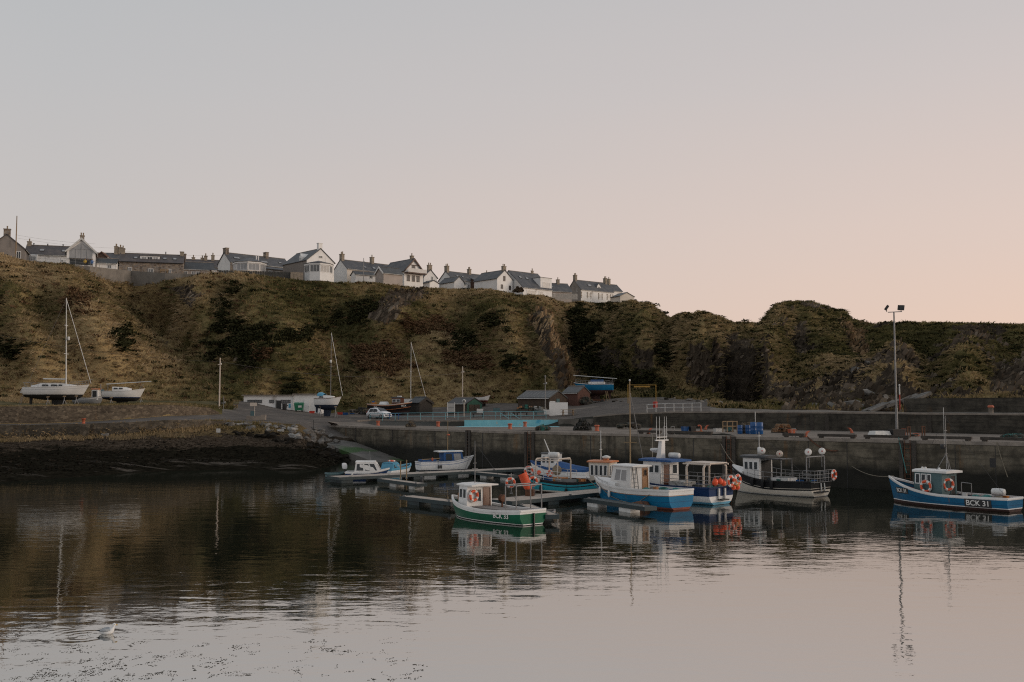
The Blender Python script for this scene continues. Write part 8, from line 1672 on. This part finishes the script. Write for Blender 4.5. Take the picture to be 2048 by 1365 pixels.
pm('weed_brown', (.06, .05, .034), (.03, .026, .018), 8, .6, spec=.3)
o = mb.build('floating_weed', 'weed_brown'); o['kind'] = 'stuff'
# ------------------------------------------------------------------ water
def water_mat():
    m = bpy.data.materials.new('harbour_water'); m.use_nodes = True; nt = m.node_tree; L = nt.links; nt.nodes.clear()
    out = nt.nodes.new('ShaderNodeOutputMaterial'); mx = nt.nodes.new('ShaderNodeMixShader'); di = nt.nodes.new('ShaderNodeBsdfDiffuse'); gl = nt.nodes.new('ShaderNodeBsdfGlossy')
    di.inputs['Color'].default_value = (.012, .014, .010, 1); gl.inputs['Color'].default_value = (.95, .945, .925, 1); gl.inputs['Roughness'].default_value = .012
    fr = nt.nodes.new('ShaderNodeFresnel'); fr.inputs['IOR'].default_value = 1.33
    tc = nt.nodes.new('ShaderNodeTexCoord')
    def noise(scale, st, rot, det=3):
        mp = nt.nodes.new('ShaderNodeMapping'); mp.inputs['Scale'].default_value = st; mp.inputs['Rotation'].default_value = (0, 0, rot); L.new(tc.outputs['Object'], mp.inputs['Vector'])
        n = nt.nodes.new('ShaderNodeTexNoise'); n.inputs['Scale'].default_value = scale; n.inputs['Detail'].default_value = det; n.inputs['Roughness'].default_value = .5; L.new(mp.outputs['Vector'], n.inputs['Vector']); return n.outputs['Fac']
    def ma(op, a, b, c=None):
        n = nt.nodes.new('ShaderNodeMath'); n.operation = op
        for i, v in enumerate((a, b, c)):
            if v is None: continue
            if isinstance(v, (int, float)): n.inputs[i].default_value = v
            else: L.new(v, n.inputs[i])
        return n.outputs[0]
    big = noise(.16, (1, 1, 1), .3, 2)           # calm and ruffled patches
    amp = ramp(nt, [(.38, (.35, .35, .35)), (.62, (1, 1, 1))]); L.new(big, amp.inputs['Fac'])
    s = ma('MULTIPLY', noise(.5, (1, 1.4, 1), .25, 2), .95)
    s = ma('ADD', s, ma('MULTIPLY', ma('MULTIPLY', noise(2.0, (1, 1.5, 1), -.3, 3), .42), amp.outputs['Color']))
    s = ma('ADD', s, ma('MULTIPLY', ma('MULTIPLY', noise(6.5, (1, 1.3, 1), .5, 2), .085), amp.outputs['Color']))
    s = ma('ADD', s, ma('MULTIPLY', noise(1.0, (.22, 1.5, 1), -.4, 2), .45))
    # rings spreading from the gull
    sep = nt.nodes.new('ShaderNodeSeparateXYZ'); L.new(tc.outputs['Object'], sep.inputs[0])
    dx = ma('SUBTRACT', sep.outputs['X'], GULL.x - .5); dy = ma('SUBTRACT', sep.outputs['Y'], GULL.y - .35)
    r = ma('SQRT', ma('ADD', ma('MULTIPLY', dx, dx), ma('MULTIPLY', dy, dy)), 0)
    fall = nt.nodes.new('ShaderNodeMapRange'); L.new(r, fall.inputs[0]); fall.inputs[1].default_value = .3; fall.inputs[2].default_value = 1.9; fall.inputs[3].default_value = .02; fall.inputs[4].default_value = 0
    s = ma('ADD', s, ma('MULTIPLY', ma('SINE', ma('MULTIPLY', r, 21), 0), ma('MULTIPLY', fall.outputs[0], 2.4)))
    bp = nt.nodes.new('ShaderNodeBump'); bp.inputs['Strength'].default_value = 1; bp.inputs['Distance'].default_value = WAVE
    L.new(s, bp.inputs['Height'])
    for n in (gl, fr, di): L.new(bp.outputs['Normal'], n.inputs['Normal'])
    rf = nt.nodes.new('ShaderNodeMapRange'); L.new(fr.outputs[0], rf.inputs[0]); rf.inputs[1].default_value = .2; rf.inputs[2].default_value = .65; rf.inputs[3].default_value = .68; rf.inputs[4].default_value = .46; L.new(rf.outputs[0], mx.inputs[0]); L.new(di.outputs[0], mx.inputs[1]); L.new(gl.outputs[0], mx.inputs[2]); L.new(mx.outputs[0], out.inputs['Surface'])
    return m
WAVE = .012
GULL = G(214, 1268, 0)
wb = MB(); wb.quad([(-260, -60, 0), (260, -60, 0), (260, 140, 0), (-260, 140, 0)])
w = wb.build('water', water_mat()); w['kind'] = 'structure'
# ------------------------------------------------------------------ sky, sun, camera
SUN_AZ, SUN_EL = 98.0, 9.0      # degrees clockwise from straight ahead
W = bpy.data.worlds.new('World'); scn.world = W; W.use_nodes = True
nt = W.node_tree; L = nt.links; bg = nt.nodes['Background']
tc = nt.nodes.new('ShaderNodeTexCoord'); sp = nt.nodes.new('ShaderNodeSeparateXYZ'); L.new(tc.outputs['Generated'], sp.inputs[0])
el = ramp(nt, [(.0, (.84, .595, .455)), (.07, (.82, .595, .485)), (.17, (.755, .60, .53)), (.30, (.645, .572, .548)), (.46, (.54, .528, .535)), (.75, (.45, .47, .505)), (1, (.44, .47, .51))])
el2 = ramp(nt, [(.0, (.64, .545, .505)), (.07, (.62, .54, .505)), (.17, (.575, .53, .51)), (.30, (.53, .52, .52)), (.46, (.475, .495, .51)), (.75, (.44, .465, .50)), (1, (.43, .465, .51))])
mpn = nt.nodes.new('ShaderNodeMapping'); mpn.inputs['Scale'].default_value = (1, 1, 7); L.new(tc.outputs['Generated'], mpn.inputs['Vector'])
cn = nt.nodes.new('ShaderNodeTexNoise'); cn.inputs['Scale'].default_value = 1.6; cn.inputs['Detail'].default_value = 5; L.new(mpn.outputs['Vector'], cn.inputs['Vector'])
ca = nt.nodes.new('ShaderNodeMath'); ca.operation = 'MULTIPLY_ADD'; L.new(cn.outputs['Fac'], ca.inputs[0]); ca.inputs[1].default_value = .05
cz = nt.nodes.new('ShaderNodeMath'); cz.operation = 'SUBTRACT'; L.new(sp.outputs['Z'], cz.inputs[0]); cz.inputs[1].default_value = .025; L.new(cz.outputs[0], ca.inputs[2])
L.new(ca.outputs[0], el.inputs['Fac']); L.new(ca.outputs[0], el2.inputs['Fac'])
dt = nt.nodes.new('ShaderNodeVectorMath'); dt.operation = 'DOT_PRODUCT'; L.new(tc.outputs['Generated'], dt.inputs[0])
dt.inputs[1].default_value = (math.sin(R(62)), math.cos(R(62)), 0)
mr = nt.nodes.new('ShaderNodeMapRange'); L.new(dt.outputs['Value'], mr.inputs[0]); mr.inputs[1].default_value = .05; mr.inputs[2].default_value = .86
mx = nt.nodes.new('ShaderNodeMix'); mx.data_type = 'RGBA'; L.new(mr.outputs[0], mx.inputs[0]); L.new(el2.outputs[0], mx.inputs[6]); L.new(el.outputs[0], mx.inputs[7])
sky = nt.nodes.new('ShaderNodeTexSky'); sky.sky_type = 'NISHITA'; sky.sun_disc = False; sky.sun_elevation = R(SUN_EL); sky.sun_rotation = R(SUN_AZ); sky.air_density = 1; sky.dust_density = 2
sk = nt.nodes.new('ShaderNodeMix'); sk.data_type = 'RGBA'; sk.blend_type = 'ADD'; sk.inputs[0].default_value = .012
L.new(mx.outputs[2], sk.inputs[6]); L.new(sky.outputs[0], sk.inputs[7])
L.new(sk.outputs[2], bg.inputs['Color']); bg.inputs['Strength'].default_value = .945
sl = bpy.data.lights.new('sun', 'SUN'); sl.energy = 1.4; sl.angle = R(32); sl.color = (1, .82, .67)
so = bpy.data.objects.new('sun', sl); COL.objects.link(so)
sd = Vector((math.sin(R(SUN_AZ)) * math.cos(R(SUN_EL)), math.cos(R(SUN_AZ)) * math.cos(R(SUN_EL)), math.sin(R(SUN_EL))))
so.rotation_euler = sd.to_track_quat('Z', 'Y').to_euler()
cd = bpy.data.cameras.new('camera'); cd.sensor_width = 36; cd.lens = F / 2048 * 36; cd.clip_end = 3000; cd.clip_start = .1
co = bpy.data.objects.new('camera', cd); COL.objects.link(co); co.location = CAM
co.rotation_euler = (R(90) + AL, 0, 0); scn.camera = co
scn.view_settings.view_transform = 'Standard'; scn.view_settings.look = 'None'; scn.view_settings.exposure = 0; scn.view_settings.gamma = 1
scn.cycles.max_bounces = 6; scn.cycles.diffuse_bounces = 2; scn.cycles.glossy_bounces = 4; scn.cycles.use_denoising = False; scn.cycles.filter_width = 1.15; scn.cycles.sample_clamp_indirect = 3.0
